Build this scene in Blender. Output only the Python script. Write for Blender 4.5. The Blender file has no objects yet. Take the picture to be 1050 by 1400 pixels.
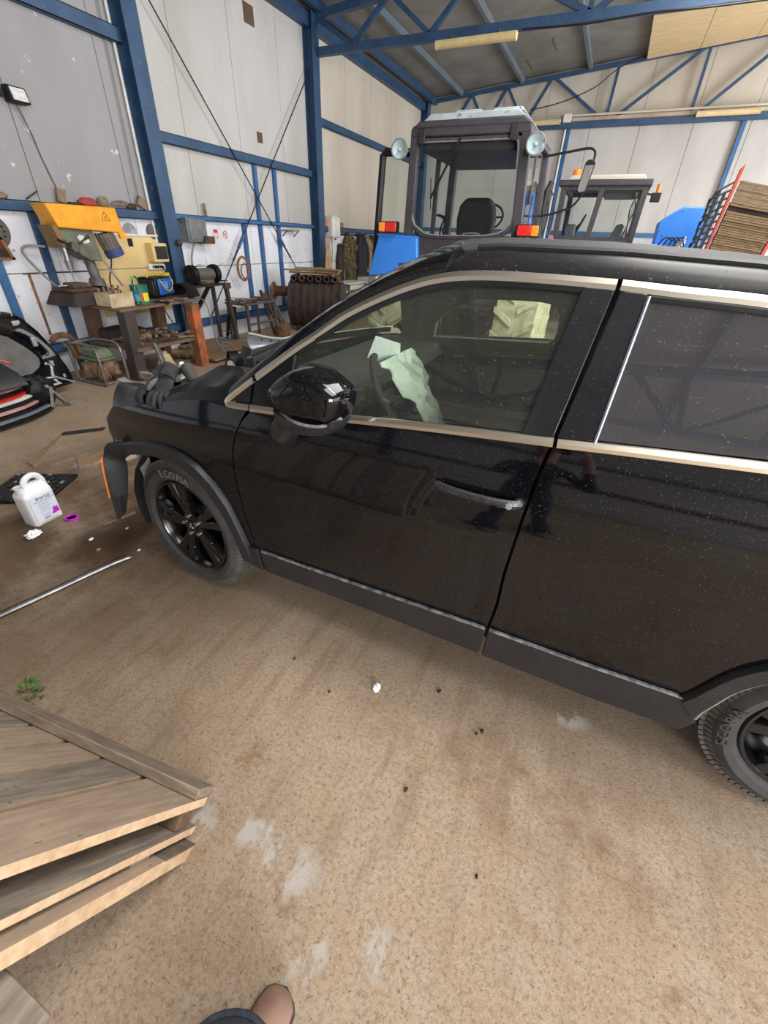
import bpy, math, random
from math import sin, cos, pi, radians, sqrt, atan2
from mathutils import Matrix, Vector, noise as mnoise
random.seed(7)
SC = bpy.context.scene
COL = SC.collection

# ------------------------------------------------------------------ camera
H = 1.70
def cam_matrix(pitch, roll, yaw):
    p, r, y = radians(pitch), radians(roll), radians(yaw)
    a = Matrix(((1, 0, 0), (0, -sin(p), cos(p)), (0, -cos(p), -sin(p))))
    b = Matrix(((cos(r), -sin(r), 0), (sin(r), cos(r), 0), (0, 0, 1)))
    c = Matrix(((cos(y), -sin(y), 0), (sin(y), cos(y), 0), (0, 0, 1)))
    m = c @ a @ b                      # right, down, forward
    return Matrix((m.col[0], -m.col[1], -m.col[2])).transposed()
cam = bpy.data.cameras.new('camera'); camo = bpy.data.objects.new('camera', cam); COL.objects.link(camo)
cam.sensor_fit = 'VERTICAL'; cam.sensor_height = 24.0; cam.lens = 24.0 * 582.5 / 1400.0
cam.clip_start = 0.02; cam.clip_end = 200
camo.matrix_world = Matrix.Translation((0, 0, H)) @ cam_matrix(32.51, -2.25, 23.67).to_4x4()
SC.camera = camo

# ------------------------------------------------------------------ world, light, exposure
W = bpy.data.worlds.new('world'); SC.world = W; W.use_nodes = True
bg = W.node_tree.nodes['Background']; bg.inputs[0].default_value = (0.80, 0.90, 1.0, 1); bg.inputs[1].default_value = 1.0
def area(name, loc, rot, sx, sy, power, color=(1, 1, 1)):
    l = bpy.data.lights.new(name, 'AREA'); l.shape = 'RECTANGLE'; l.size = sx; l.size_y = sy; l.energy = power; l.color = color
    o = bpy.data.objects.new(name, l); COL.objects.link(o); o.location = loc; o.rotation_euler = [radians(a) for a in rot]
    return o
# daylight through the open gate in the wall on the right and the one behind the camera
area('gate_daylight', (8.3, 0.5, 2.4), (0, 64, 0), 4.4, 8.0, 330, (1.0, 0.97, 0.93))
area('near_gate_daylight', (6.2, -5.3, 2.6), (86, 0, 33), 3.8, 3.8, 800, (0.97, 0.98, 1.0))
area('far_gate_daylight', (8.3, 11.5, 2.4), (0, 82, 0), 4.2, 5.0, 850, (0.95, 0.97, 1.0))
area('overhead_fill_near', (2.2, 0.9, 5.75), (0, 0, 0), 3.0, 3.2, 220, (1.0, 0.98, 0.95))  # added overhead fill to brighten the near floor; the roof has no opening
area('overhead_fill', (1.2, 6.0, 5.5), (0, 0, 0), 2.0, 9.0, 420, (1.0, 0.97, 0.93))  # unseen ambient fill added under the closed roof
SC.view_settings.view_transform = 'Standard'; SC.view_settings.look = 'None'
SC.view_settings.exposure = 0.55; SC.view_settings.gamma = 1.0; SC.view_settings.use_curve_mapping = False
SC.cycles.max_bounces = 8; SC.cycles.diffuse_bounces = 5; SC.cycles.transparent_max_bounces = 12
SC.cycles.use_denoising = True; SC.cycles.sample_clamp_indirect = 6.0

# ------------------------------------------------------------------ helpers
def lin(c):
    return tuple((v / 12.92 if v <= 0.04045 else ((v + 0.055) / 1.055) ** 2.4) for v in (c[0] / 255, c[1] / 255, c[2] / 255)) + (1,)
MATS = {}
def mat(name, c1, c2=None, scale=6.0, rough=0.55, metal=0.0, bump=0.0, bscale=40.0, stretch=(1, 1, 1), lo=0.35, hi=0.65, detail=4, spec=0.5, coat=0.0, specks=None):
    m = bpy.data.materials.new(name); m.use_nodes = True
    nt = m.node_tree; N = nt.nodes; L = nt.links; b = N['Principled BSDF']
    b.inputs['Roughness'].default_value = rough; b.inputs['Metallic'].default_value = metal
    b.inputs['Specular IOR Level'].default_value = spec; b.inputs['Coat Weight'].default_value = coat
    b.inputs['Base Color'].default_value = lin(c1)
    tc = N.new('ShaderNodeNewGeometry'); mp = N.new('ShaderNodeMapping'); mp.inputs['Scale'].default_value = stretch
    L.new(tc.outputs['Position'], mp.inputs['Vector'])
    last = None
    if c2 is not None:
        n = N.new('ShaderNodeTexNoise'); n.inputs['Scale'].default_value = scale; n.inputs['Detail'].default_value = detail; n.inputs['Roughness'].default_value = 0.6
        L.new(mp.outputs[0], n.inputs['Vector'])
        r = N.new('ShaderNodeValToRGB'); r.color_ramp.elements[0].position = lo; r.color_ramp.elements[1].position = hi
        r.color_ramp.elements[0].color = lin(c1); r.color_ramp.elements[1].color = lin(c2)
        L.new(n.outputs[0], r.inputs[0]); last = r.outputs[0]
    if specks:
        sc_, thr, col = specks
        n = N.new('ShaderNodeTexNoise'); n.inputs['Scale'].default_value = sc_; n.inputs['Detail'].default_value = 2
        L.new(tc.outputs['Position'], n.inputs['Vector'])
        r = N.new('ShaderNodeValToRGB'); r.color_ramp.elements[0].position = thr; r.color_ramp.elements[1].position = thr + 0.06
        r.color_ramp.elements[0].color = (0, 0, 0, 1); r.color_ramp.elements[1].color = (1, 1, 1, 1)
        L.new(n.outputs[0], r.inputs[0])
        mx = N.new('ShaderNodeMix'); mx.data_type = 'RGBA'; L.new(r.outputs[0], mx.inputs[0])
        if last: L.new(last, mx.inputs[6])
        else: mx.inputs[6].default_value = lin(c1)
        mx.inputs[7].default_value = lin(col); last = mx.outputs[2]
        rr = N.new('ShaderNodeMapRange'); rr.inputs[3].default_value = rough; rr.inputs[4].default_value = 0.7
        L.new(r.outputs[0], rr.inputs[0]); L.new(rr.outputs[0], b.inputs['Roughness'])
    if last: L.new(last, b.inputs['Base Color'])
    if bump:
        n = N.new('ShaderNodeTexNoise'); n.inputs['Scale'].default_value = bscale; n.inputs['Detail'].default_value = 5
        L.new(mp.outputs[0], n.inputs['Vector'])
        bp = N.new('ShaderNodeBump'); bp.inputs['Strength'].default_value = bump; bp.inputs['Distance'].default_value = 0.02
        L.new(n.outputs[0], bp.inputs['Height']); L.new(bp.outputs[0], b.inputs['Normal'])
    MATS[name] = m
    return m
def glass_mat(name, tint, refl=1.5, rough=0.0, dust=None):
    m = bpy.data.materials.new(name); m.use_nodes = True; nt = m.node_tree; N = nt.nodes; L = nt.links
    for n in list(N): N.remove(n)
    o = N.new('ShaderNodeOutputMaterial'); t = N.new('ShaderNodeBsdfTransparent'); t.inputs[0].default_value = tuple(tint) + (1,)
    g = N.new('ShaderNodeBsdfGlossy'); g.inputs['Roughness'].default_value = rough
    f0 = ((refl - 1) / (refl + 1)) ** 2; lw = N.new('ShaderNodeLayerWeight'); lw.inputs[0].default_value = 0.5
    pw = N.new('ShaderNodeMath'); pw.operation = 'POWER'; pw.inputs[1].default_value = 5; L.new(lw.outputs['Facing'], pw.inputs[0])
    f = N.new('ShaderNodeMapRange'); f.inputs[3].default_value = f0; f.inputs[4].default_value = 1.0; L.new(pw.outputs[0], f.inputs[0])
    mx = N.new('ShaderNodeMixShader'); L.new(f.outputs[0], mx.inputs[0]); L.new(t.outputs[0], mx.inputs[1]); L.new(g.outputs[0], mx.inputs[2])
    out = mx.outputs[0]
    if dust:
        d = N.new('ShaderNodeBsdfDiffuse'); d.inputs[0].default_value = lin(dust[1])
        geo = N.new('ShaderNodeNewGeometry'); n = N.new('ShaderNodeTexNoise'); n.inputs['Scale'].default_value = 160; n.inputs['Detail'].default_value = 2
        L.new(geo.outputs['Position'], n.inputs['Vector'])
        r = N.new('ShaderNodeMapRange'); r.inputs[1].default_value = 0.66; r.inputs[2].default_value = 0.74; r.inputs[3].default_value = dust[0]; r.inputs[4].default_value = dust[0] + 0.35
        L.new(n.outputs[0], r.inputs[0])
        m2 = N.new('ShaderNodeMixShader'); L.new(r.outputs[0], m2.inputs[0]); L.new(out, m2.inputs[1]); L.new(d.outputs[0], m2.inputs[2]); out = m2.outputs[0]
    L.new(out, o.inputs[0]); MATS[name] = m
    return m

def resamp(pts, n):
    pts = [Vector(p) for p in pts]
    d = [0.0]
    for a, b in zip(pts, pts[1:]): d.append(d[-1] + (b - a).length)
    out = []
    for i in range(n + 1):
        s = d[-1] * i / n; k = 0
        while k < len(d) - 2 and d[k + 1] < s: k += 1
        seg = d[k + 1] - d[k]
        out.append(pts[k].lerp(pts[k + 1], 0 if seg == 0 else (s - d[k]) / seg))
    return out
def catmull(pts, sub=4):
    P = [Vector(p) for p in pts]; out = []
    for i in range(len(P) - 1):
        p0 = P[max(i - 1, 0)]; p1 = P[i]; p2 = P[i + 1]; p3 = P[min(i + 2, len(P) - 1)]
        for k in range(sub):
            t = k / sub
            out.append(0.5 * ((2 * p1) + (p2 - p0) * t + (2 * p0 - 5 * p1 + 4 * p2 - p3) * t * t + (3 * p1 - p0 - 3 * p2 + p3) * t ** 3))
    out.append(P[-1]); return out

class MB:
    """collects geometry in world coordinates; build() links it as ONE mesh object"""
    def __init__(s, T=None): s.v = []; s.f = []; s.mi = []; s.m = 0; s.T = T
    def add(s, vs, fs):
        o = len(s.v)
        for p in vs:
            p = Vector(p); s.v.append(s.T @ p if s.T else p)
        for f in fs: s.f.append(tuple(i + o for i in f)); s.mi.append(s.m)
        return s
    def box(s, x0, x1, y0, y1, z0, z1):
        return s.add([(x0, y0, z0), (x1, y0, z0), (x1, y1, z0), (x0, y1, z0), (x0, y0, z1), (x1, y0, z1), (x1, y1, z1), (x0, y1, z1)],
                     [(0, 3, 2, 1), (4, 5, 6, 7), (0, 1, 5, 4), (1, 2, 6, 5), (2, 3, 7, 6), (3, 0, 4, 7)])
    def cb(s, c, d):
        return s.box(c[0] - d[0] / 2, c[0] + d[0] / 2, c[1] - d[1] / 2, c[1] + d[1] / 2, c[2] - d[2] / 2, c[2] + d[2] / 2)
    def hexa(s, b, t):      # four bottom, four top corners
        return s.add(list(b) + list(t), [(0, 3, 2, 1), (4, 5, 6, 7), (0, 1, 5, 4), (1, 2, 6, 5), (2, 3, 7, 6), (3, 0, 4, 7)])
    def bar(s, a, b, w, h=None, up=(0, 0, 1)):   # rectangular bar from a to b
        a = Vector(a); b = Vector(b); h = h or w; d = (b - a).normalized(); u = Vector(up)
        if abs(d.dot(u)) > 0.98: u = Vector((1, 0, 0))
        x = d.cross(u).normalized() * (w / 2); z = x.cross(d).normalized() * (h / 2)
        return s.hexa([a - x - z, a + x - z, a + x + z, a - x + z], [b - x - z, b + x - z, b + x + z, b - x + z])
    def tube(s, pts, r, n=6, closed=False, cap=True):
        pts = [Vector(p) for p in pts]; k = len(pts); base = len(s.v); vs = []
        rr = r if isinstance(r, (list, tuple)) else [r] * k
        nrm = None
        for i, p in enumerate(pts):
            if closed: d = pts[(i + 1) % k] - pts[i - 1]
            else: d = pts[min(i + 1, k - 1)] - pts[max(i - 1, 0)]
            d.normalize()
            if nrm is None:
                nrm = d.orthogonal().normalized()
            nrm = (nrm - d * nrm.dot(d))
            if nrm.length < 1e-6: nrm = d.orthogonal()
            nrm.normalize(); bi = d.cross(nrm)
            for j in range(n):
                a = 2 * pi * j / n; vs.append(p + (nrm * cos(a) + bi * sin(a)) * rr[i])
        fs = []
        for i in range(k if closed else k - 1):
            for j in range(n):
                a = i * n + j; b = i * n + (j + 1) % n; c = ((i + 1) % k) * n + (j + 1) % n; d = ((i + 1) % k) * n + j
                fs.append((a, b, c, d))
        if cap and not closed:
            fs.append(tuple(range(n))[::-1]); fs.append(tuple((k - 1) * n + j for j in range(n)))
        return s.add(vs, fs)
    def cyl(s, a, b, r, r2=None, n=16):
        return s.tube([a, b], [r, r if r2 is None else r2], n)
    def lathe(s, prof, c, axis='Z', n=24, closed=False, cap=True):   # prof: list of (radius, height)
        c = Vector(c); vs = []; k = len(prof)
        for r, h in prof:
            for j in range(n):
                a = 2 * pi * j / n
                if axis == 'Z': p = (r * cos(a), r * sin(a), h)
                elif axis == 'Y': p = (r * cos(a), h, r * sin(a))
                else: p = (h, r * cos(a), r * sin(a))
                vs.append(c + Vector(p))
        fs = []
        for i in range(k if closed else k - 1):
            for j in range(n):
                q = (i * n + j, i * n + (j + 1) % n, ((i + 1) % k) * n + (j + 1) % n, ((i + 1) % k) * n + j)
                fs.append(q if axis != 'Y' else q[::-1])
        if not closed and cap:
            if prof[0][0] > 1e-5: fs.append(tuple(range(n)))
            if prof[-1][0] > 1e-5: fs.append(tuple((k - 1) * n + j for j in range(n)))
        return s.add(vs, fs)
    def prism(s, poly, axis, d0, d1):    # polygon in the plane across axis, extruded d0..d1
        def P(a, b, d): return {'X': (d, a, b), 'Y': (a, d, b), 'Z': (a, b, d)}[axis]
        n = len(poly); vs = [P(a, b, d0) for a, b in poly] + [P(a, b, d1) for a, b in poly]
        fs = [tuple(range(n))[::-1], tuple(range(n, 2 * n))] + [(i, (i + 1) % n, n + (i + 1) % n, n + i) for i in range(n)]
        return s.add(vs, fs)
    def grid(s, g, thick=None, flip=False):   # rows of points; thick: offset vector for a closed slab
        nu = len(g); nv = len(g[0]); vs = [p for r in g for p in r]; fs = []
        for i in range(nu - 1):
            for j in range(nv - 1):
                f = (i * nv + j, i * nv + j + 1, (i + 1) * nv + j + 1, (i + 1) * nv + j); fs.append(f[::-1] if flip else f)
        if thick is not None:
            o = len(vs); t = Vector(thick); vs = vs + [Vector(p) + t for p in vs]
            fs += [tuple(i + o for i in f[::-1]) for f in list(fs)]
            ring = [j for j in range(nv)] + [i * nv + nv - 1 for i in range(1, nu)] + [(nu - 1) * nv + j for j in range(nv - 2, -1, -1)] + [i * nv for i in range(nu - 2, 0, -1)]
            for a, b in zip(ring, ring[1:] + ring[:1]):
                q = (a, a + o, b + o, b); fs.append(q[::-1] if flip else q)
        return s.add(vs, fs)
    def blob(s, c, r, n=10, m=7, rough=0.0, seed=0, fr=3.0):
        c = Vector(c); g = []; r = Vector(r) if isinstance(r, (tuple, list, Vector)) else Vector((r, r, r))
        vs = []; fs = []
        for i in range(m + 1):
            th = pi * i / m
            for j in range(n):
                a = 2 * pi * j / n; d = Vector((sin(th) * cos(a), sin(th) * sin(a), cos(th)))
                k = 1 + rough * mnoise.noise(d * fr + Vector((seed * 3.7, seed * 1.3, seed)))
                vs.append(c + Vector((d.x * r.x, d.y * r.y, d.z * r.z)) * k)
        for i in range(m):
            for j in range(n): fs.append((i * n + j, (i + 1) * n + j, (i + 1) * n + (j + 1) % n, i * n + (j + 1) % n))
        return s.add(vs, fs)
    def build(s, name, m, parent=None, loc=None, bev=0, seg=2, smooth=35, recalc=True):
        org = Vector(loc) if loc is not None else (ORG[parent.name] if parent else Vector((0, 0, 0)))
        me = bpy.data.meshes.new(name); me.from_pydata([tuple(p - org) for p in s.v], [], s.f)
        ms = m if isinstance(m, (list, tuple)) else [m]
        for x in ms: me.materials.append(MATS[x] if isinstance(x, str) else x)
        if len(ms) > 1: me.polygons.foreach_set('material_index', s.mi)
        if recalc:
            import bmesh
            b = bmesh.new(); b.from_mesh(me); bmesh.ops.remove_doubles(b, verts=b.verts, dist=1e-6); bmesh.ops.recalc_face_normals(b, faces=b.faces); b.to_mesh(me); b.free()
        me.update()
        if smooth: 
            me.shade_smooth(); me.set_sharp_from_angle(angle=radians(smooth))
        o = bpy.data.objects.new(name, me); COL.objects.link(o)
        if parent:
            o.parent = parent; o.location = org - ORG[parent.name]
        else: o.location = org
        ORG[o.name] = org
        if bev:
            d = o.modifiers.new('bevel', 'BEVEL'); d.width = bev; d.segments = seg; d.limit_method = 'ANGLE'; d.angle_limit = radians(40)
        return o
ORG = {}
def thing(name, label, cat, loc=(0, 0, 0), group=None):
    o = bpy.data.objects.new(name, None); COL.objects.link(o); o.empty_display_size = 0.1
    o.location = loc; ORG[o.name] = Vector(loc); o['label'] = label; o['category'] = cat
    if group: o['group'] = group
    return o
def tag(o, label, cat, group=None):
    o['label'] = label; o['category'] = cat
    if group: o['group'] = group
    return o
def struct(o, label=None):
    o['kind'] = 'structure'
    if label: o['label'] = label
    return o
def sempty(name, label=None):
    o = bpy.data.objects.new(name, None); COL.objects.link(o); ORG[o.name] = Vector((0, 0, 0)); return struct(o, label)
def text(name, body, size, M4, m, parent, ext=0.0006):
    c = bpy.data.curves.new(name, 'FONT'); c.body = body; c.size = size; c.extrude = ext; c.align_x = 'CENTER'; c.align_y = 'CENTER'
    t = bpy.data.objects.new(name, c); COL.objects.link(t)
    dg = bpy.context.evaluated_depsgraph_get(); dg.update()
    me = bpy.data.meshes.new_from_object(t.evaluated_get(dg)); bpy.data.objects.remove(t); bpy.data.curves.remove(c)
    me.transform(M4); me.transform(Matrix.Translation(-ORG[parent.name])); me.materials.clear(); me.materials.append(MATS[m])
    o = bpy.data.objects.new(name, me); COL.objects.link(o); o.parent = parent; ORG[o.name] = ORG[parent.name]
    return o
def frame(o, x, z):      # matrix whose X runs along x, Z along z
    x = Vector(x).normalized(); z = Vector(z); z = (z - x * z.dot(x)).normalized(); y = z.cross(x)
    m = Matrix((x, y, z)).transposed().to_4x4(); m.translation = Vector(o); return m

# ------------------------------------------------------------------ materials
mat('wall_paint_grey', (150, 148, 150), (137, 134, 135), 1.1, 0.7, stretch=(1, 1, 0.35), lo=0.4, hi=0.75, bump=0.06, bscale=25, specks=(9, 0.70, (196, 196, 197)))
mat('wall_paint', (186, 183, 179), (168, 164, 158), 1.1, 0.7, stretch=(1, 1, 0.35), lo=0.4, hi=0.75, bump=0.06, bscale=25, specks=(9, 0.73, (206, 206, 206)))
mat('wall_paint_low_lit', (222, 224, 230), (196, 196, 200), 1.6, 0.7, stretch=(1, 1, 0.5), lo=0.45, hi=0.8, bump=0.06, bscale=25, specks=(14, 0.68, (150, 140, 128)))  # lower wall: bluish daylight painted in as a whiter tone, plus dirt specks
mat('wall_warm', (200, 192, 178), (182, 173, 158), 0.8, 0.75, stretch=(1, 1, 0.3), bump=0.04, bscale=20)
mat('blue_steel', (46, 78, 110), (38, 64, 94), 4.0, 0.5, specks=(30, 0.68, (96, 110, 124)))
mat('blue_steel_bright', (52, 100, 148), (44, 82, 124), 4.0, 0.5, specks=(30, 0.70, (96, 108, 120)))
mat('blue_grey_steel', (88, 104, 118), (104, 112, 118), 3.0, 0.6)
mat('roof_sheet', (134, 134, 130), (108, 107, 102), 1.3, 0.6, bump=0.1, bscale=8, lo=0.3, hi=0.7)
mat('ply', (222, 200, 158), (206, 180, 136), 3.0, 0.7, stretch=(1, 8, 1))
mat('cream_board', (222, 196, 140), (202, 172, 112), 1.4, 0.6, specks=(22, 0.71, (120, 98, 62)))
mat('dark_joint', (140, 132, 122), (160, 152, 142), 8, 0.9)
mat('cable_black', (26, 26, 28), rough=0.5)
mat('cable_grey', (128, 124, 120), rough=0.5)
mat('rust', (98, 68, 48), (62, 46, 38), 9, 0.85, bump=0.2)
mat('rust_dark', (66, 52, 44), (42, 36, 34), 7, 0.8, bump=0.15)
mat('rust_light', (146, 106, 72), (104, 78, 56), 12, 0.85, bump=0.2)
mat('iron_junk', (158, 136, 114), (108, 90, 76), 16, 0.75, metal=0.2, bump=0.2)
mat('steel', (168, 168, 170), (130, 128, 126), 10, 0.35, metal=0.9)
mat('grey_metal', (108, 106, 102), (84, 80, 76), 9, 0.6, metal=0.3)
mat('dark_metal', (52, 50, 50), (36, 34, 34), 9, 0.55, metal=0.3)
mat('black_plastic', (16, 16, 18), (24, 24, 25), 9, 0.5, spec=0.3)
mat('black_matt', (14, 14, 15), rough=0.8)
mat('chrome', (232, 224, 208), rough=0.28, metal=1.0)
mat('car_paint', (6, 6, 9), (17, 18, 22), 2.2, rough=0.06, spec=0.5, lo=.35, hi=.75, specks=(240, 0.665, (66, 65, 64)))
mat('car_trim_black', (15, 15, 18), (30, 30, 34), 3.0, rough=0.28, specks=(240, 0.67, (70, 70, 72)))
mat('cladding', (28, 29, 32), (36, 36, 39), 10, 0.42, specks=(200, 0.66, (86, 84, 80)))
mat('cladding_edge', (130, 130, 130), (54, 54, 56), 30, 0.6)
mat('roof_dust', (56, 56, 56), (26, 26, 28), 9, 0.6, spec=0.2, stretch=(0.25, 2, 2), lo=0.35, hi=0.7, specks=(120, 0.64, (110, 108, 104)))
mat('roof_edge_paint', (13, 12, 14), (30, 29, 30), 5, 0.34, spec=0.22, stretch=(0.3, 2, 2), specks=(150, 0.66, (84, 82, 80)))
mat('rubber', (46, 46, 47), (60, 59, 58), 12, 0.75, bump=0.1, bscale=60)
mat('rubber_tread', (64, 62, 58), (84, 80, 73), 14, 0.85, bump=0.2, bscale=50)
mat('rim_black', (11, 11, 13), rough=0.2, coat=0.3)
mat('interior_dark', (48, 47, 47), (58, 56, 56), 12, 0.8)
mat('interior_grey', (104, 102, 100), (90, 88, 86), 8, 0.8)
mat('airbag', (232, 240, 228), (210, 220, 206), 14, 0.8)
mat('paper', (236, 240, 240), rough=0.7)
mat('amber', (206, 112, 34), rough=0.3)
mat('red_lens', (214, 44, 34), (186, 34, 30), 30, 0.25)
mat('amber_lens', (244, 138, 40), rough=0.25)
mat('clear_lens', (226, 226, 222), (190, 190, 186), 40, 0.15)
mat('tractor_black', (48, 45, 50), (60, 56, 60), 7, 0.6, specks=(60, 0.70, (110, 108, 108)))
mat('tractor_blue', (44, 118, 214), (54, 130, 222), 3, 0.35)
mat('tractor_roof', (166, 176, 180), (140, 148, 150), 7, 0.6, bump=0.1, specks=(20, 0.66, (110, 116, 118)))
mat('dull_alu', (150, 148, 144), (120, 118, 114), 18, 0.5, metal=0.4)
mat('dusty_tyre', (216, 208, 180), (170, 162, 136), 10, 0.9)
mat('pale_rim', (232, 226, 196), (216, 208, 176), 8, 0.6)
mat('yellow', (236, 164, 30), (222, 148, 24), 6, 0.5, specks=(40, 0.71, (170, 120, 50)))
mat('yellow_side', (132, 104, 62), (116, 92, 56), 6, 0.7)  # darkened yellow: shade on the cover's end painted in; printed marks share it
mat('press_green', (112, 114, 96), (86, 88, 76), 6, 0.6)
mat('motor_grey', (104, 96, 84), (84, 78, 70), 12, 0.6)
mat('motor_blue', (52, 72, 128), (44, 60, 108), 8, 0.5)
mat('wood', (168, 136, 100), (132, 104, 76), 5, 0.8, stretch=(1, 10, 10), bump=0.1)
mat('plank', (148, 120, 90), (112, 90, 68), 6, 0.85, stretch=(10, 1, 1), bump=0.15)
mat('slat_wood', (172, 150, 128), (138, 120, 104), 5, 0.85, stretch=(9, 1.2, 1.2), bump=0.12, specks=(40, 0.68, (112, 94, 78)), lo=0.3, hi=0.75)
mat('slat_grey', (146, 132, 116), (108, 100, 92), 5, 0.85, stretch=(9, 1.2, 1.2), bump=0.12, specks=(40, 0.68, (90, 80, 72)))
mat('runner_wood', (142, 126, 108), (112, 98, 86), 6, 0.85, stretch=(1.2, 9, 9), bump=0.12)
mat('lamp_bowl', (226, 226, 222), (206, 206, 202), 30, 0.3, spec=0.8)
mat('pale_wood', (206, 178, 146), (184, 152, 118), 14, 0.8, stretch=(4, 2, 2))
mat('edge_wood', (182, 158, 130), (152, 130, 108), 10, 0.8)
mat('black_wood', (66, 64, 68), (120, 104, 86), 9, 0.85)
mat('bench_wood', (122, 102, 84), (96, 80, 66), 7, 0.8, stretch=(6, 1, 6), bump=0.1)
mat('leg_brown', (110, 84, 64), (88, 68, 54), 6, 0.75, stretch=(4, 4, 0.8))
mat('leg_dark', (78, 66, 62), (58, 52, 52), 5, 0.6, stretch=(3, 3, 0.8))
mat('leg_orange', (184, 98, 52), (112, 82, 62), 3, 0.75, stretch=(1, 1, 1.5), lo=0.40, hi=0.52)
mat('cardboard', (206, 188, 156), (170, 146, 112), 12, 0.85)
mat('white_plastic', (226, 226, 232), rough=0.35)
mat('label_white', (214, 220, 232), rough=0.5)
mat('ink', (40, 36, 44), rough=0.7)
mat('ink_blue', (176, 186, 206), rough=0.7)
mat('purple', (188, 40, 190), rough=0.4)
mat('green_cap', (66, 190, 86), rough=0.4)
mat('bottle_label', (44, 96, 206), (70, 160, 80), 18, 0.4, lo=0.45, hi=0.55)
mat('can_green', (32, 108, 84), (42, 126, 98), 6, 0.35)
mat('can_yellow', (232, 206, 60), rough=0.4)
mat('can_red', (206, 62, 46), rough=0.4)
mat('welder_blue', (36, 104, 196), (30, 88, 172), 6, 0.35)
mat('yellow_tag', (216, 184, 66), rough=0.5)
mat('grey_box', (124, 128, 128), (100, 104, 104), 6, 0.5, metal=0.2)
mat('sign_red', (190, 50, 46), rough=0.6)
mat('camo', (112, 98, 66), (62, 54, 38), 16, 0.9, lo=0.42, hi=0.56, detail=2)
mat('coat_dark', (38, 36, 42), (50, 46, 52), 9, 0.9)
mat('coat_brown', (74, 60, 50), (56, 46, 40), 9, 0.9)
mat('coat_tan', (150, 126, 96), (122, 100, 74), 9, 0.9)
mat('tarp_tan', (186, 154, 118), (160, 130, 98), 9, 0.85)
mat('enamel_white', (226, 226, 222), (206, 204, 198), 6, 0.4)
mat('orange', (226, 120, 44), rough=0.5)
mat('rag_red', (176, 72, 70), (150, 56, 54), 12, 0.9)
mat('rag_tan', (150, 128, 104), (104, 90, 76), 12, 0.9)
mat('glove', (50, 51, 54), (32, 32, 34), 24, 0.95, bump=0.4, bscale=120)
mat('glove_grey', (106, 106, 108), (78, 78, 80), 24, 0.95)
mat('silver_paint', (176, 180, 192), (150, 154, 166), 6, 0.3, metal=0.5)
mat('tube_steel', (148, 142, 132), (112, 106, 98), 14, 0.4, metal=0.6)
mat('engine_green', (110, 122, 100), (88, 98, 80), 6, 0.5)
mat('engine_junk', (146, 116, 90), (92, 72, 60), 18, 0.8, bump=0.3)
mat('red_frame', (168, 52, 36), (138, 44, 32), 6, 0.5)
mat('straw_slat', (126, 102, 72), (86, 70, 50), 14, 0.8, stretch=(1, 1, 6))
mat('lamp_cream', (214, 196, 150), (198, 176, 128), 8, 0.45)
mat('lamp_strip', (176, 168, 156), (150, 128, 104), 3, 0.6, stretch=(0.7, 1, 1))
mat('boot_leather', (142, 110, 94), (120, 92, 78), 14, 0.6)
mat('boot_sole', (56, 50, 46), rough=0.8)
mat('denim', (38, 40, 52), (54, 56, 70), 60, 0.9)
mat('sock_white', (196, 196, 210), (60, 60, 72), 60, 0.9, lo=0.45, hi=0.55)
mat('jacket', (24, 25, 30), (34, 35, 40), 12, 0.85)
mat('skin', (196, 148, 122), (186, 136, 112), 20, 0.55)
mat('hair_dark', (40, 32, 28), rough=0.7)
mat('leaf', (92, 122, 56), (62, 92, 40), 40, 0.7)
mat('mirror', (235, 238, 240), rough=0.02, metal=1.0)
mat('turbine', (196, 196, 192), (160, 160, 156), 12, 0.5)
mat('brown_vent', (96, 74, 60), (80, 62, 50), 20, 0.8)
glass_mat('car_glass', (0.93, 0.97, 0.92), 1.75, 0.0, (0.035, (130, 128, 122)))
glass_mat('rear_glass', (0.26, 0.29, 0.28), 2.0, 0.0, (0.15, (128, 124, 128)))
glass_mat('tractor_glass', (0.90, 0.93, 0.92), 1.4)
glass_mat('bottle_glass', (0.86, 0.92, 0.94), 1.4, 0.05)

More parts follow.
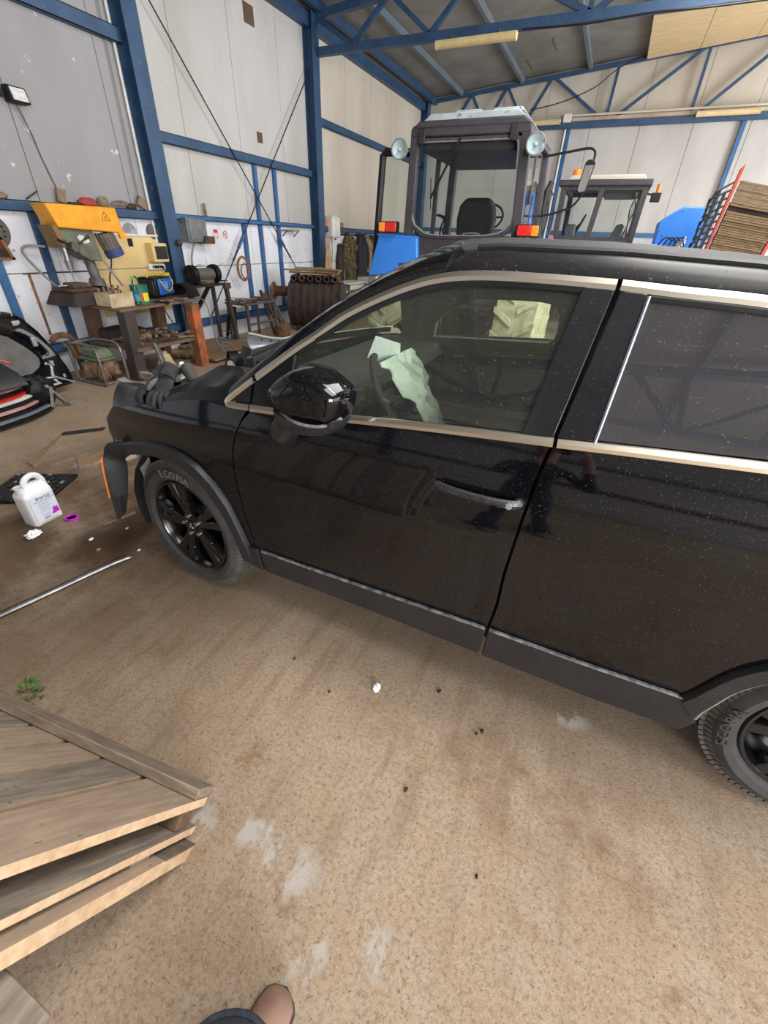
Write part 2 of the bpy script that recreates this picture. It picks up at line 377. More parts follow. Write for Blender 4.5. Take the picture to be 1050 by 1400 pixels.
def floor_material():
    m = bpy.data.materials.new('concrete_floor'); m.use_nodes = True; nt = m.node_tree; N = nt.nodes; L = nt.links; b = N['Principled BSDF']
    b.inputs['Roughness'].default_value = 0.82; b.inputs['Specular IOR Level'].default_value = 0.25
    g = N.new('ShaderNodeNewGeometry'); P = g.outputs['Position']
    def noise(scale, detail=5, rough=0.6, st=(1, 1, 1), rot=0):
        mp = N.new('ShaderNodeMapping'); mp.inputs['Scale'].default_value = st; mp.inputs['Rotation'].default_value = (0, 0, rot); L.new(P, mp.inputs[0])
        n = N.new('ShaderNodeTexNoise'); n.inputs['Scale'].default_value = scale; n.inputs['Detail'].default_value = detail; n.inputs['Roughness'].default_value = rough
        L.new(mp.outputs[0], n.inputs['Vector']); return n.outputs[0]
    def rng(v, a, b_, c=0.0, d=1.0):
        r = N.new('ShaderNodeMapRange'); r.inputs[1].default_value = a; r.inputs[2].default_value = b_; r.inputs[3].default_value = c; r.inputs[4].default_value = d; L.new(v, r.inputs[0]); return r.outputs[0]
    def mul(a, b_, op='MULTIPLY'):
        n = N.new('ShaderNodeMath'); n.operation = op; n.use_clamp = op != 'SUBTRACT'
        for i, q in enumerate((a, b_)):
            if isinstance(q, (int, float)): n.inputs[i].default_value = q
            else: L.new(q, n.inputs[i])
        return n.outputs[0]
    def mix(f, a, c):
        x = N.new('ShaderNodeMix'); x.data_type = 'RGBA'
        if isinstance(f, (int, float)): x.inputs[0].default_value = f
        else: L.new(f, x.inputs[0])
        for i, q in ((6, a), (7, c)):
            if isinstance(q, tuple): x.inputs[i].default_value = lin(q)
            else: L.new(q, x.inputs[i])
        return x.outputs[2]
    def spot(cx, cy, rx, ry, rot=0.0, soft=0.5):      # 1 inside an ellipse, ragged edge
        mp = N.new('ShaderNodeMapping'); mp.vector_type = 'TEXTURE'; mp.inputs['Location'].default_value = (cx, cy, 0); mp.inputs['Rotation'].default_value = (0, 0, rot); mp.inputs['Scale'].default_value = (rx, ry, 50)
        L.new(P, mp.inputs[0]); v = N.new('ShaderNodeVectorMath'); v.operation = 'LENGTH'; L.new(mp.outputs[0], v.inputs[0])
        return rng(v.outputs['Value'], 1.0 + soft, 1.0 - soft)
    base = mix(rng(noise(0.9), 0.35, 0.65), (186, 163, 137), (165, 141, 114))
    base = mix(rng(noise(5, 6), 0.4, 0.75, 0, 0.5), base, (196, 180, 164))
    base = mix(rng(noise(60, 4, 0.75), 0.47, 0.70, 0, 0.75), base, (128, 106, 88))
    base = mix(rng(noise(150, 4), 0.53, 0.70, 0, 0.45), base, (210, 196, 182))
    base = mix(rng(noise(85, 5, 0.7), 0.57, 0.66, 0, 0.8), base, (98, 80, 66))
    streak = noise(9, 4, 0.6, (1.6, 0.22, 1), radians(-8))
    zone = spot(-0.9, 0.95, 1.6, 0.62, 0.05, 0.6)
    base = mix(mul(rng(streak, 0.5, 0.68, 0, 0.55), zone), base, (122, 100, 78))
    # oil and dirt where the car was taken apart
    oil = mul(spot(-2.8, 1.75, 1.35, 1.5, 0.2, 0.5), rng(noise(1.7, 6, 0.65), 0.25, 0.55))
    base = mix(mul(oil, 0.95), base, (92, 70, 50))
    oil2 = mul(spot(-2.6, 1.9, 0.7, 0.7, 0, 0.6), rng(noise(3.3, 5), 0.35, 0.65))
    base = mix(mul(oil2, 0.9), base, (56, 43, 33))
    under = spot(-0.2, 2.2, 2.2, 1.0, 0, 0.25)  # shade beneath the car, painted into the floor colour
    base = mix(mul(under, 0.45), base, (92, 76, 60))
    sill_blotch = mul(spot(0.2, 0.95, 0.5, 0.16, -0.1, 0.7), rng(noise(7, 4), 0.4, 0.65))  # broken brown blotch on the concrete beside the sill
    base = mix(mul(sill_blotch, 0.6), base, (120, 90, 64))
    spots = mul(rng(noise(5.5, 6, 0.7), 0.57, 0.70), rng(noise(1.3, 2), 0.42, 0.60))
    base = mix(mul(spots, 0.8), base, (126, 92, 60))
    spots2 = rng(noise(16, 5, 0.7), 0.64, 0.72)
    base = mix(mul(spots2, 0.6), base, (110, 84, 60))
    dirt = mul(rng(noise(2.6, 5), 0.55, 0.75), spot(-0.3, 0.75, 0.9, 0.4, 0, 0.6))
    base = mix(mul(dirt, 0.45), base, (128, 98, 70))
    pit = rng(noise(24, 4, 0.6), 0.66, 0.74)
    base = mix(mul(pit, 0.7), base, (104, 84, 66))
    # plaster spills: ragged pale patches
    rag = rng(noise(7, 6, 0.65, (1.5, 0.8, 1), radians(24)), 0.47, 0.53)
    for (cx, cy, rx, ry, ro) in ((-0.47, 0.37, 0.12, 0.07, 0.3), (-0.62, 0.41, 0.12, 0.04, 0.3), (-0.84, 0.33, 0.10, 0.06, 0.5), (-0.27, 0.24, 0.09, 0.03, 1.1), (-0.10, 0.33, 0.05, 0.05, 0), (0.32, 1.33, 0.08, 0.05, 0), (-3.55, 2.2, 0.42, 0.14, 0.9)):
        base = mix(mul(mul(rag, spot(cx, cy, rx, ry, ro, 0.35)), 0.8), base, (192, 186, 178))
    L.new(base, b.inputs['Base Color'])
    h = mul(mul(rng(noise(150, 6, 0.75), 0.3, 0.7), 0.8), mul(mul(streak, zone), 0.9), 'ADD')
    bp = N.new('ShaderNodeBump'); bp.inputs['Strength'].default_value = 0.8; bp.inputs['Distance'].default_value = 0.006
    L.new(h, bp.inputs['Height']); L.new(bp.outputs[0], b.inputs['Normal'])
    MATS['floor'] = m
floor_material()

# ------------------------------------------------------------------ the building
def roofz(x): return 5.42 + 0.089 * (x + 6.4)
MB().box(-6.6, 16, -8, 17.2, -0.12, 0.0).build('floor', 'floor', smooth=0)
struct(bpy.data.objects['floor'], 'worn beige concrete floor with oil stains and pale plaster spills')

WX = -6.5
wl = sempty('wall_left', 'tall pale painted wall of wide upright panels behind blue steel columns')
y = -6.0 - 0.53
ys = sorted([5.32 + 1.275 * k for k in range(-9, 10)] + [5.75])
for a, b in zip(ys, ys[1:]):
    if a > 16.9: continue
    b = min(b, 17.0)
    MB().box(WX - 0.06, WX, a + 0.004, b - 0.004, 0.0, 1.205).build('panel', 'wall_paint_low_lit', wl, bev=0.004, seg=1)
    MB().box(WX - 0.06, WX, a + 0.004, b - 0.004, 1.215, 1.93).build('panel', 'wall_paint_low_lit', wl, bev=0.004, seg=1)
    MB().box(WX - 0.06, WX, a + 0.004, b - 0.004, 1.935, roofz(WX) + 0.02).build('panel', 'wall_paint_grey' if a < 5.6 else 'wall_paint' if a < 9.9 else 'wall_warm', wl, bev=0.004, seg=1)
MB().box(WX - 0.1, WX - 0.055, -6, 17, 0, 5.5).build('backing', 'dark_joint', wl)
def girt(y0, y1, z, h=0.11, m='blue_steel', d=0.1):
    b = MB(); b.box(WX, WX + d, y0, y1, z - 0.008, z); b.box(WX, WX + d, y0, y1, z - h, z - h + 0.008); b.box(WX + d - 0.01, WX + d, y0, y1, z - h, z)
    return b.build('girt', m, wl)
girt(-6, 5.66, 1.955, 0.11); girt(5.9, 10.0, 1.945, 0.07, 'blue_steel_bright'); girt(10.3, 16.6, 1.93, 0.10)
girt(-6, 5.66, 3.86, 0.15); girt(5.9, 10.0, 2.93, 0.13); girt(10.3, 16.6, 3.86, 0.13)
girt(-6, 5.66, 0.40, 0.11, 'blue_steel_bright'); girt(5.9, 10.0, 0.40, 0.12, 'blue_steel_bright', 0.06); girt(10.3, 16.6, 0.42, 0.10)
def column(y0, y1, xf=-6.28, top=None):
    b = MB(); xb = WX; ym = (y0 + y1) / 2
    b.box(xf - 0.014, xf, y0, y1, 0, top or roofz(xf) - 0.1); b.box(xb, xb + 0.014, y0, y1, 0, top or roofz(xf) - 0.1); b.box(xb + 0.014, xf - 0.014, ym - 0.006, ym + 0.006, 0, top or roofz(xf) - 0.1)
    b.box(xf - 0.2, xf + 0.03, y0 - 0.04, y1 + 0.04, 0, 0.015)
    return b.build('column', 'blue_steel', wl)
column(5.66, 5.90); column(10.02, 10.26); column(16.45, 16.7); column(0.9, 1.14); column(-3.7, -3.46)
def post(y0, z0, z1, m='blue_steel_bright', lean=0.0):
    b = MB(); b.hexa([(WX, y0, z0), (WX + 0.05, y0, z0), (WX + 0.05, y0 + 0.085, z0), (WX, y0 + 0.085, z0)], [(WX, y0 - lean, z1), (WX + 0.05, y0 - lean, z1), (WX + 0.05, y0 + 0.085 - lean, z1), (WX, y0 + 0.085 - lean, z1)])
    return b.build('post', m, wl)
post(7.62, 0.4, 1.88); post(8.1, 0.4, 2.82); post(8.69, 0.4, 2.82); post(3.84, 0.0, 1.85, 'blue_steel'); post(3.27, 0.0, 1.85)
# a thin rusty strip along the panel joint and a batten
MB().box(WX, WX + 0.012, 3.55, 5.6, 1.2, 1.216).build('joint_strip', 'rust', wl); MB().box(WX, WX + 0.012, 3.6, 3.63, 0.5, 1.2).build('joint_strip', 'rust_light', wl)
MB().tube([(WX + 0.03, 5.60, 1.55), (WX + 0.03, 5.60, 5.3)], 0.018, 8).build('conduit', 'enamel_white', wl)
MB().tube([(WX + 0.03, 5.45, 1.95), (WX + 0.03, 5.52, 5.3)], 0.008, 6).build('conduit', 'cable_grey', wl)
for (a, b) in (((8.30, 4.90), (8.55, 4.66)), ((8.35, 3.30), (8.49, 3.15))):
    MB().box(WX, WX + 0.012, a[0], b[0], b[1], a[1]).build('vent_patch', 'brown_vent', wl)
# bracing rods with turnbuckles
def rod(p0, p1, tb):
    p0 = Vector(p0); p1 = Vector(p1)
    r = MB().tube([p0, p1], 0.010, 6).build('brace_rod', 'cable_black', wl)
    a, b = p0.lerp(p1, tb - 0.025), p0.lerp(p1, tb + 0.025)
    MB().tube([a, b], 0.028, 8).build('turnbuckle', 'blue_steel_bright', r)
    MB().tube([p0.lerp(p1, tb + 0.03), p0.lerp(p1, tb + 0.075)], 0.017, 8).build('turnbuckle', 'dark_metal', r)
    return r
rod((-6.38, 5.88, 4.62), (-6.38, 9.75, 0.45), 0.72); rod((-6.38, 10.05, 4.5), (-6.38, 6.3, 0.35), 0.70)

wf = sempty('wall_far', 'pale upper end wall with a blue lattice truss')
FY = 16.85
xs = [-6.5] + [-5.33 + 1.27 * k for k in range(0, 12)]
for a, b in zip(xs, xs[1:]):
    if a > 8.4: break
    MB().box(a + 0.004, b - 0.004, FY, FY + 0.06, 0, 4.6).build('panel', 'wall_paint', wf, bev=0.004, seg=1)
    MB().prism([(a + 0.004, 4.61), (b - 0.004, 4.61), (b - 0.004, roofz(b)), (a + 0.004, roofz(a))], 'Y', FY, FY + 0.06).build('panel', 'wall_warm', wf)
MB().box(-6.5, 8.6, FY + 0.055, FY + 0.1, 0, 6.5).build('backing', 'dark_joint', wf)
ty = 16.68
MB().box(-6.4, 8.4, ty - 0.03, ty + 0.06, 4.53, 4.665).build('truss_chord', 'blue_steel', wf)
MB().hexa([(-6.4, ty - 0.04, roofz(-6.4) - 0.16), (8.4, ty - 0.04, roofz(8.4) - 0.16), (8.4, ty + 0.06, roofz(8.4) - 0.16), (-6.4, ty + 0.06, roofz(-6.4) - 0.16)],
          [(-6.4, ty - 0.04, roofz(-6.4) - 0.07), (8.4, ty - 0.04, roofz(8.4) - 0.07), (8.4, ty + 0.06, roofz(8.4) - 0.07), (-6.4, ty + 0.06, roofz(-6.4) - 0.07)]).build('truss_chord', 'blue_steel', wf)
tz = lambda x: roofz(x) - 0.12
for (xb, xt) in ((-5.55, -5.0), (-4.5, -5.0), (-4.5, -3.97), (-3.35, -3.97), (-3.35, -2.76), (-1.2, -2.72), (-1.15, -1.12), (-1.02, 0.78), (0.86, 0.86), (0.95, 2.6), (2.8, 2.7), (4.3, 2.8), (4.4, 5.9)):
    MB().bar((xb, ty, 4.66), (xt, ty, tz(xt)), 0.07, 0.07).build('truss_web', 'blue_steel', wf)
for x in (-2.08, 2.13, 6.3): MB().box(x - 0.05, x + 0.05, FY - 0.1, FY, 0, 4.55).build('column', 'blue_steel_bright', wf)
MB().box(-6.3, 8.4, FY - 0.06, FY, 2.02, 2.13).build('girt', 'blue_steel_bright', wf)
st = MB().box(-2.05, 8.0, ty - 0.12, ty - 0.05, 4.67, 4.74).build('timber_strip', 'lamp_strip', wf)
MB().tube([(-2.1, ty - 0.1, 4.79), (8.0, ty - 0.1, 4.79)], 0.025, 8).build('pipe', 'wall_warm', wf)
MB().tube([(-2.17, FY - 0.08, 0.0), (-2.17, FY - 0.08, 4.72)], 0.03, 8).build('pipe', 'enamel_white', wf)
MB().cb((-2.15, ty - 0.1, 4.74), (0.2, 0.12, 0.18)).build('junction_box', 'enamel_white', wf, bev=0.01)
MB().tube(catmull([(-3.2, 16.5, 4.95), (-2.4, 16.45, 5.05), (-1.6, 16.45, 5.3), (-1.15, 16.5, 5.62), (-0.6, 16.5, 5.83), (0.2, 16.5, 5.95)]), 0.012, 5).build('cable', 'cable_black', wf)

wn = sempty('wall_near', 'pale panelled wall with blue girts behind the photographer')
NY = -6.0
for k in range(12):
    a = -6.5 + 1.27 * k
    if a > 4.0: break
    b = min(a + 1.27, 4.6)
    MB().box(a + 0.004, b - 0.004, NY - 0.06, NY, 0, 2.0).build('panel', 'wall_paint', wn, bev=0.004, seg=1)
    MB().prism([(a + 0.004, 2.01), (b - 0.004, 2.01), (b - 0.004, roofz(b)), (a + 0.004, roofz(a))], 'Y', NY - 0.06, NY).build('panel', 'wall_paint', wn)
MB().prism([(4.6, 4.4), (8.6, 4.4), (8.6, roofz(8.6)), (4.6, roofz(4.6))], 'Y', NY - 0.06, NY).build('panel', 'wall_paint', wn)
for z in (3.2, 4.6): MB().box(-6.4, 8.4 if z > 4 else 4.5, NY, NY + 0.1, z - 0.12, z).build('girt', 'blue_steel', wn)
MB().box(-6.4, 4.5, NY, NY + 0.06, 1.55, 1.85).build('timber_board', 'leg_brown', wn)
for x in (-3.4, 4.55): MB().box(x - 0.1, x + 0.1, NY, NY + 0.2, 0, roofz(x) - 0.1).build('column', 'blue_steel', wn)

wr = sempty('wall_right', 'pale panelled wall with two open gateways')
RX = 8.5
def rpanel(y0, y1, z0, z1): MB().box(RX, RX + 0.06, y0 + 0.004, y1 - 0.004, z0, z1).build('panel', 'wall_paint', wr, bev=0.004, seg=1)
for (y0, y1) in ((-6, -3.8), (4.7, 6.8), (6.8, 8.9), (14.1, 16.85)): rpanel(y0, y1, 0, 4.6)
for (y0, y1) in ((-6, -3.8), (-3.8, -1), (-1, 1.8), (1.8, 4.7), (4.7, 6.8), (6.8, 8.9), (8.9, 11.5), (11.5, 14.1), (14.1, 16.85)): rpanel(y0, y1, 4.61, 6.75)
for yy in (-3.8, 4.7, 8.9, 14.1): MB().box(RX - 0.2, RX, yy - 0.1, yy + 0.1, 0, 6.6).build('column', 'blue_steel', wr)

cl = sempty('ceiling', 'grey metal sheet roof on blue purlins')
px_ = [-7.05 + 1.745 * k for k in range(0, 11)]
for i, x in enumerate(px_[:-1]):
    x0, x1 = max(x, -6.6), px_[i + 1]
    for (y0, y1) in ((-6.1, 1.6), (1.6, 9.3), (9.3, 17.0)):
        MB().hexa([(x0, y0, roofz(x0)), (x1 - 0.006, y0, roofz(x1)), (x1 - 0.006, y1 - 0.006, roofz(x1)), (x0, y1 - 0.006, roofz(x0))],
                  [(x0, y0, roofz(x0) + 0.05), (x1 - 0.006, y0, roofz(x1) + 0.05), (x1 - 0.006, y1 - 0.006, roofz(x1) + 0.05), (x0, y1 - 0.006, roofz(x0) + 0.05)]).build('roof_sheet', 'roof_sheet', cl)
for x in px_[1:]:
    MB().box(x - 0.04, x + 0.04, -6, 16.8, roofz(x) - 0.13, roofz(x) - 0.005).build('purlin', 'blue_grey_steel', cl)
MB().box(-6.5, -6.36, -6, 16.8, 5.08, 5.26).build('eave_beam', 'blue_steel', cl); MB().box(-6.2, -6.1, -6, 16.8, 5.26, 5.40).build('purlin', 'blue_steel', cl)
for i, (xa, xb) in enumerate(((-0.5, 0.62), (0.63, 1.72), (1.73, 2.8))):
    MB().hexa([(xa, 10.4, roofz(xa) - 0.16), (xb, 10.4, roofz(xb) - 0.16), (xb, 16.6, roofz(xb) - 0.16), (xa, 16.6, roofz(xa) - 0.16)],
              [(xa, 10.4, roofz(xa) - 0.13), (xb, 10.4, roofz(xb) - 0.13), (xb, 16.6, roofz(xb) - 0.13), (xa, 16.6, roofz(xa) - 0.13)]).build('plywood_panel', 'ply', cl)
for q in ([[-2.525, 14.422, 5.755], [-2.531, 14.781, 5.754], [-2.498, 15.285, 5.757]], [[-3.243, 15.407, 5.691], [-3.239, 15.743, 5.691], [-3.217, 16.228, 5.693]]): MB().tube(q, .012, 5).build('rust_mark', 'rust_light', cl)
def truss(name, yy):
    t = sempty(name, 'blue steel lattice roof truss crossing the hall')
    MB().box(-6.4, 8.4, yy - 0.06, yy + 0.06, 4.70, 4.82).build('chord', 'blue_steel', t)
    a, b = -6.4, 8.4
    MB().hexa([(a, yy - 0.06, roofz(a) - 0.25), (b, yy - 0.06, roofz(b) - 0.25), (b, yy + 0.06, roofz(b) - 0.25), (a, yy + 0.06, roofz(a) - 0.25)],
              [(a, yy - 0.06, roofz(a) - 0.13), (b, yy - 0.06, roofz(b) - 0.13), (b, yy + 0.06, roofz(b) - 0.13), (a, yy + 0.06, roofz(a) - 0.13)]).build('chord', 'blue_steel', t)
    for xb, xt in ((-5.5, -6.32), (-5.5, -4.75), (-3.95, -4.75), (-3.95, -3.1), (-1.3, -3.05), (-1.3, -1.3), (-1.25, 0.7), (1.5, 0.75), (1.5, 1.5), (1.55, 3.4), (4.2, 3.5), (4.3, 6.0), (6.9, 6.1)):
        MB().bar((xb, yy, 4.8), (xt, yy, roofz(xt) - 0.19), 0.075, 0.075).build('web', 'blue_steel', t)
    return t
tr = truss('trim_1', 10.2)
truss('trim_2', 1.0); truss('trim_3', -3.8)
MB().tube(catmull([(-2.3, 10.12, 4.69), (-1.3, 10.12, 4.66), (-0.4, 10.12, 4.69), (0.6, 10.12, 4.67), (3, 10.12, 4.69)]), 0.014, 5).build('cable', 'cable_black', tr)

# ------------------------------------------------------------------ lamps
def tube_lamp(x0, x1, y, z, label, hang=None):
    t = thing('tube_lamp', label, 'lamp', ((x0 + x1) / 2, y, z), 'strip lamps under the roof')
    MB().box(x0, x1, y - 0.05, y + 0.05, z - 0.0, z + 0.05).build('housing', 'lamp_cream', t, bev=0.012)
    d = MB(); pr = [(y + 0.075 * cos(a), z + 0.01 - 0.07 * sin(a)) for a in [pi * k / 8 for k in range(9)]]
    d.prism(pr, 'X', x0 + 0.03, x1 - 0.03).build('diffuser', 'lamp_cream', t)
    for x in (x0 + 0.01, x1 - 0.04): MB().prism([(y + 0.082 * cos(a), z + 0.012 - 0.076 * sin(a)) for a in [pi * k / 8 for k in range(9)]], 'X', x, x + 0.03).build('end_cap', 'lamp_cream', t)
    for x in (x0 + 0.3, x1 - 0.3): MB().box(x - 0.015, x + 0.015, y - 0.01, y + 0.01, z + 0.05, hang or z + 0.09).build('bracket', 'grey_metal', t)
    return t
tube_lamp(-3.78, -2.36, 10.08, 4.62, 'long cream strip lamp hung under the blue roof truss', 4.72)
tube_lamp(0.98, 2.36, 16.5, 4.66, 'cream strip lamp on the timber strip of the end wall', 4.70)
tube_lamp(-3.6, -2.3, 16.5, 4.66, 'cream strip lamp half hidden by the tractor roof', 4.70)
tube_lamp(0.95, 2.3, 12.6, 5.52, 'cream strip lamp on the pale plywood ceiling panels', 5.95)

fl = thing('floodlight', 'small square black floodlight with a dangling wire on the pale wall', 'floodlight', (WX, 4.1, 2.92))
MB().hexa([(WX + 0.03, 4.0, 2.84), (WX + 0.15, 4.01, 2.845), (WX + 0.15, 4.205, 2.845), (WX + 0.03, 4.2, 2.84)], [(WX + 0.03, 4.0, 2.985), (WX + 0.11, 4.01, 2.985), (WX + 0.11, 4.205, 2.985), (WX + 0.03, 4.2, 2.985)]).build('housing', 'black_plastic', fl, bev=0.008)
MB().hexa([(WX + 0.145, 4.03, 2.86), (WX + 0.155, 4.03, 2.86), (WX + 0.155, 4.185, 2.86), (WX + 0.145, 4.185, 2.86)], [(WX + 0.112, 4.03, 2.97), (WX + 0.122, 4.03, 2.97), (WX + 0.122, 4.185, 2.97), (WX + 0.112, 4.185, 2.97)]).build('lens', 'clear_lens', fl)
MB().box(WX, WX + 0.05, 3.97, 4.0, 2.88, 2.95).build('bracket', 'dark_metal', fl)
MB().tube(catmull([(WX + 0.04, 4.1, 2.84), (WX + 0.03, 4.18, 2.6), (WX + 0.012, 4.22, 2.4), (WX + 0.012, 4.28, 2.15), (WX + 0.012, 4.36, 1.96)]), 0.005, 5).build('wire', 'cable_black', fl)
MB().tube(catmull([(WX + 0.04, 4.13, 2.84), (WX + 0.012, 4.2, 2.5), (WX + 0.012, 4.25, 2.3), (WX + 0.012, 4.33, 1.96)]), 0.004, 5).build('wire', 'cable_grey', fl)

# ------------------------------------------------------------------ the black car
YC = 2.13
ZP = [0.2, .30, .45, .60, .75, .90, 1.0, 1.1, 1.2, 1.25, 1.66, 1.72]; YP = [.075, .055, .035, .03, .02, .0, .004, .022, .055, .075, .275, .34]
def interp(x, xs, ys):
    if x <= xs[0]: return ys[0] + (x - xs[0]) * (ys[1] - ys[0]) / (xs[1] - xs[0])
    for i in range(len(xs) - 1):
        if x <= xs[i + 1]: return ys[i] + (ys[i + 1] - ys[i]) * (x - xs[i]) / (xs[i + 1] - xs[i])
    return ys[-1]
def prof(z):      # lightly smoothed side section
    return (interp(z - .03, ZP, YP) + 2 * interp(z, ZP, YP) + interp(z + .03, ZP, YP)) / 4
def S(x, z):
    y = 1.205 + prof(z)
    if x < -1.3: y += .10 * ((-1.3 - x) / .9) ** 2
    if x > 1.2: y += .12 * ((x - 1.2) / .9) ** 2
    return y
def side(x, z, off=0.0, mir=False):
    y = S(x, z) - off
    return Vector((x, 2 * YC - y if mir else y, z))
def coons(bot, top, left, right, nu, nv):
    v2 = lambda L: [Vector((p[0], p[1], 0)) for p in L]
    b, t, l, r = resamp(v2(bot), nu), resamp(v2(top), nu), resamp(v2(left), nv), resamp(v2(right), nv)
    g = []
    for j in range(nv + 1):
        v = j / nv; row = []
        for i in range(nu + 1):
            u = i / nu
            p = b[i] * (1 - v) + t[i] * v + l[j] * (1 - u) + r[j] * u - (b[0] * (1 - u) * (1 - v) + b[-1] * u * (1 - v) + t[0] * (1 - u) * v + t[-1] * u * v)
            row.append((p.x, p.y))
        g.append(row)
    return g
def patch(bot, top, left=None, right=None, nu=16, nv=10, off=0.0, th=0.025, mir=False):
    left = left or [bot[0], top[0]]; right = right or [bot[-1], top[-1]]
    g = coons(bot, top, left, right, nu, nv)
    return MB().grid([[side(x, z, off, mir) for x, z in r] for r in g], (0, -th if mir else th, 0))
def strip(pts, w, off=0.006, th=0.012, mir=False, n=24, sm=True):     # a band of width w following pts on the side surface
    P = [Vector((p[0], p[1], 0)) for p in pts]
    P = resamp(catmull(P, 5) if sm else P, n)
    a, b = [], []
    for i, p in enumerate(P):
        d = (P[min(i + 1, n)] - P[max(i - 1, 0)]).normalized(); q = Vector((-d.y, d.x, 0)) * (w / 2)
        a.append(p - q); b.append(p + q)
    rows = []
    for k, o in ((0, off - 0.003), (0.5, off + 0.002), (1, off - 0.003)):
        rows.append([side(*(a[i].lerp(b[i], k)).xy, o, mir) for i in range(n + 1)])
    return MB().grid(rows, (0, -th if mir else th, 0))

car = thing('car', 'black car with dusty side, dangling front wheel trim and stripped nose', 'car', (0.0, YC, 0.0))
gapFR = [(0.034, 1.623), (0.02, 1.494), (0.006, 1.347), (-0.023, 1.218), (-0.04, 1.11), (-0.053, 0.947), (-0.067, 0.729), (-0.067, 0.561), (-0.080, 0.436), (-0.089, 0.253)]
gapFD = [(-1.119, 1.144), (-1.169, 1.071), (-1.198, 1.008), (-1.218, 0.924), (-1.236, 0.79), (-1.232, 0.614), (-1.204, 0.454), (-1.18, 0.431)]
sh = lambda L, d, e=0: [(x + d, z + e) for x, z in L]
belt = [(-1.13, 1.140), (-1.027, 1.146), (-0.716, 1.170), (-0.472, 1.190), (-0.238, 1.206), (-0.024, 1.219)]
beltR = [(-0.013, 1.219), (0.154, 1.231), (0.482, 1.251), (0.92, 1.278)]
chrome_up = [(-1.232, 1.150), (-1.109, 1.248), (-0.958, 1.361), (-0.889, 1.407), (-0.787, 1.479), (-0.674, 1.537), (-0.566, 1.581), (-0.466, 1.608), (-0.339, 1.621), (-0.162, 1.622), (0.026, 1.619)]
chrome_upR = [(0.038, 1.619), (0.197, 1.611), (0.371, 1.604), (0.70, 1.578), (1.05, 1.54), (1.35, 1.495), (1.60, 1.44)]
glass_top = [(-0.955, 1.345), (-0.881, 1.388), (-0.778, 1.450), (-0.665, 1.508), (-0.558, 1.551), (-0.457, 1.580), (-0.332, 1.596), (-0.189, 1.601), (-0.057, 1.600)]
arch = [(-2.02, .795), (-1.90, .835), (-1.752, .873), (-1.633, .887), (-1.536, .876), (-1.443, .835), (-1.368, .756), (-1.311, .653), (-1.262, .50), (-1.242, .432)]
archin = [(-2.03, .715), (-1.93, .750), (-1.742, .797), (-1.617, .804), (-1.518, .777), (-1.435, .713), (-1.368, .607), (-1.318, .486), (-1.298, .328)]
crease = [(-1.995, .985), (-1.783, 1.035), (-1.608, 1.083), (-1.447, 1.119), (-1.276, 1.142), (-1.135, 1.136)]

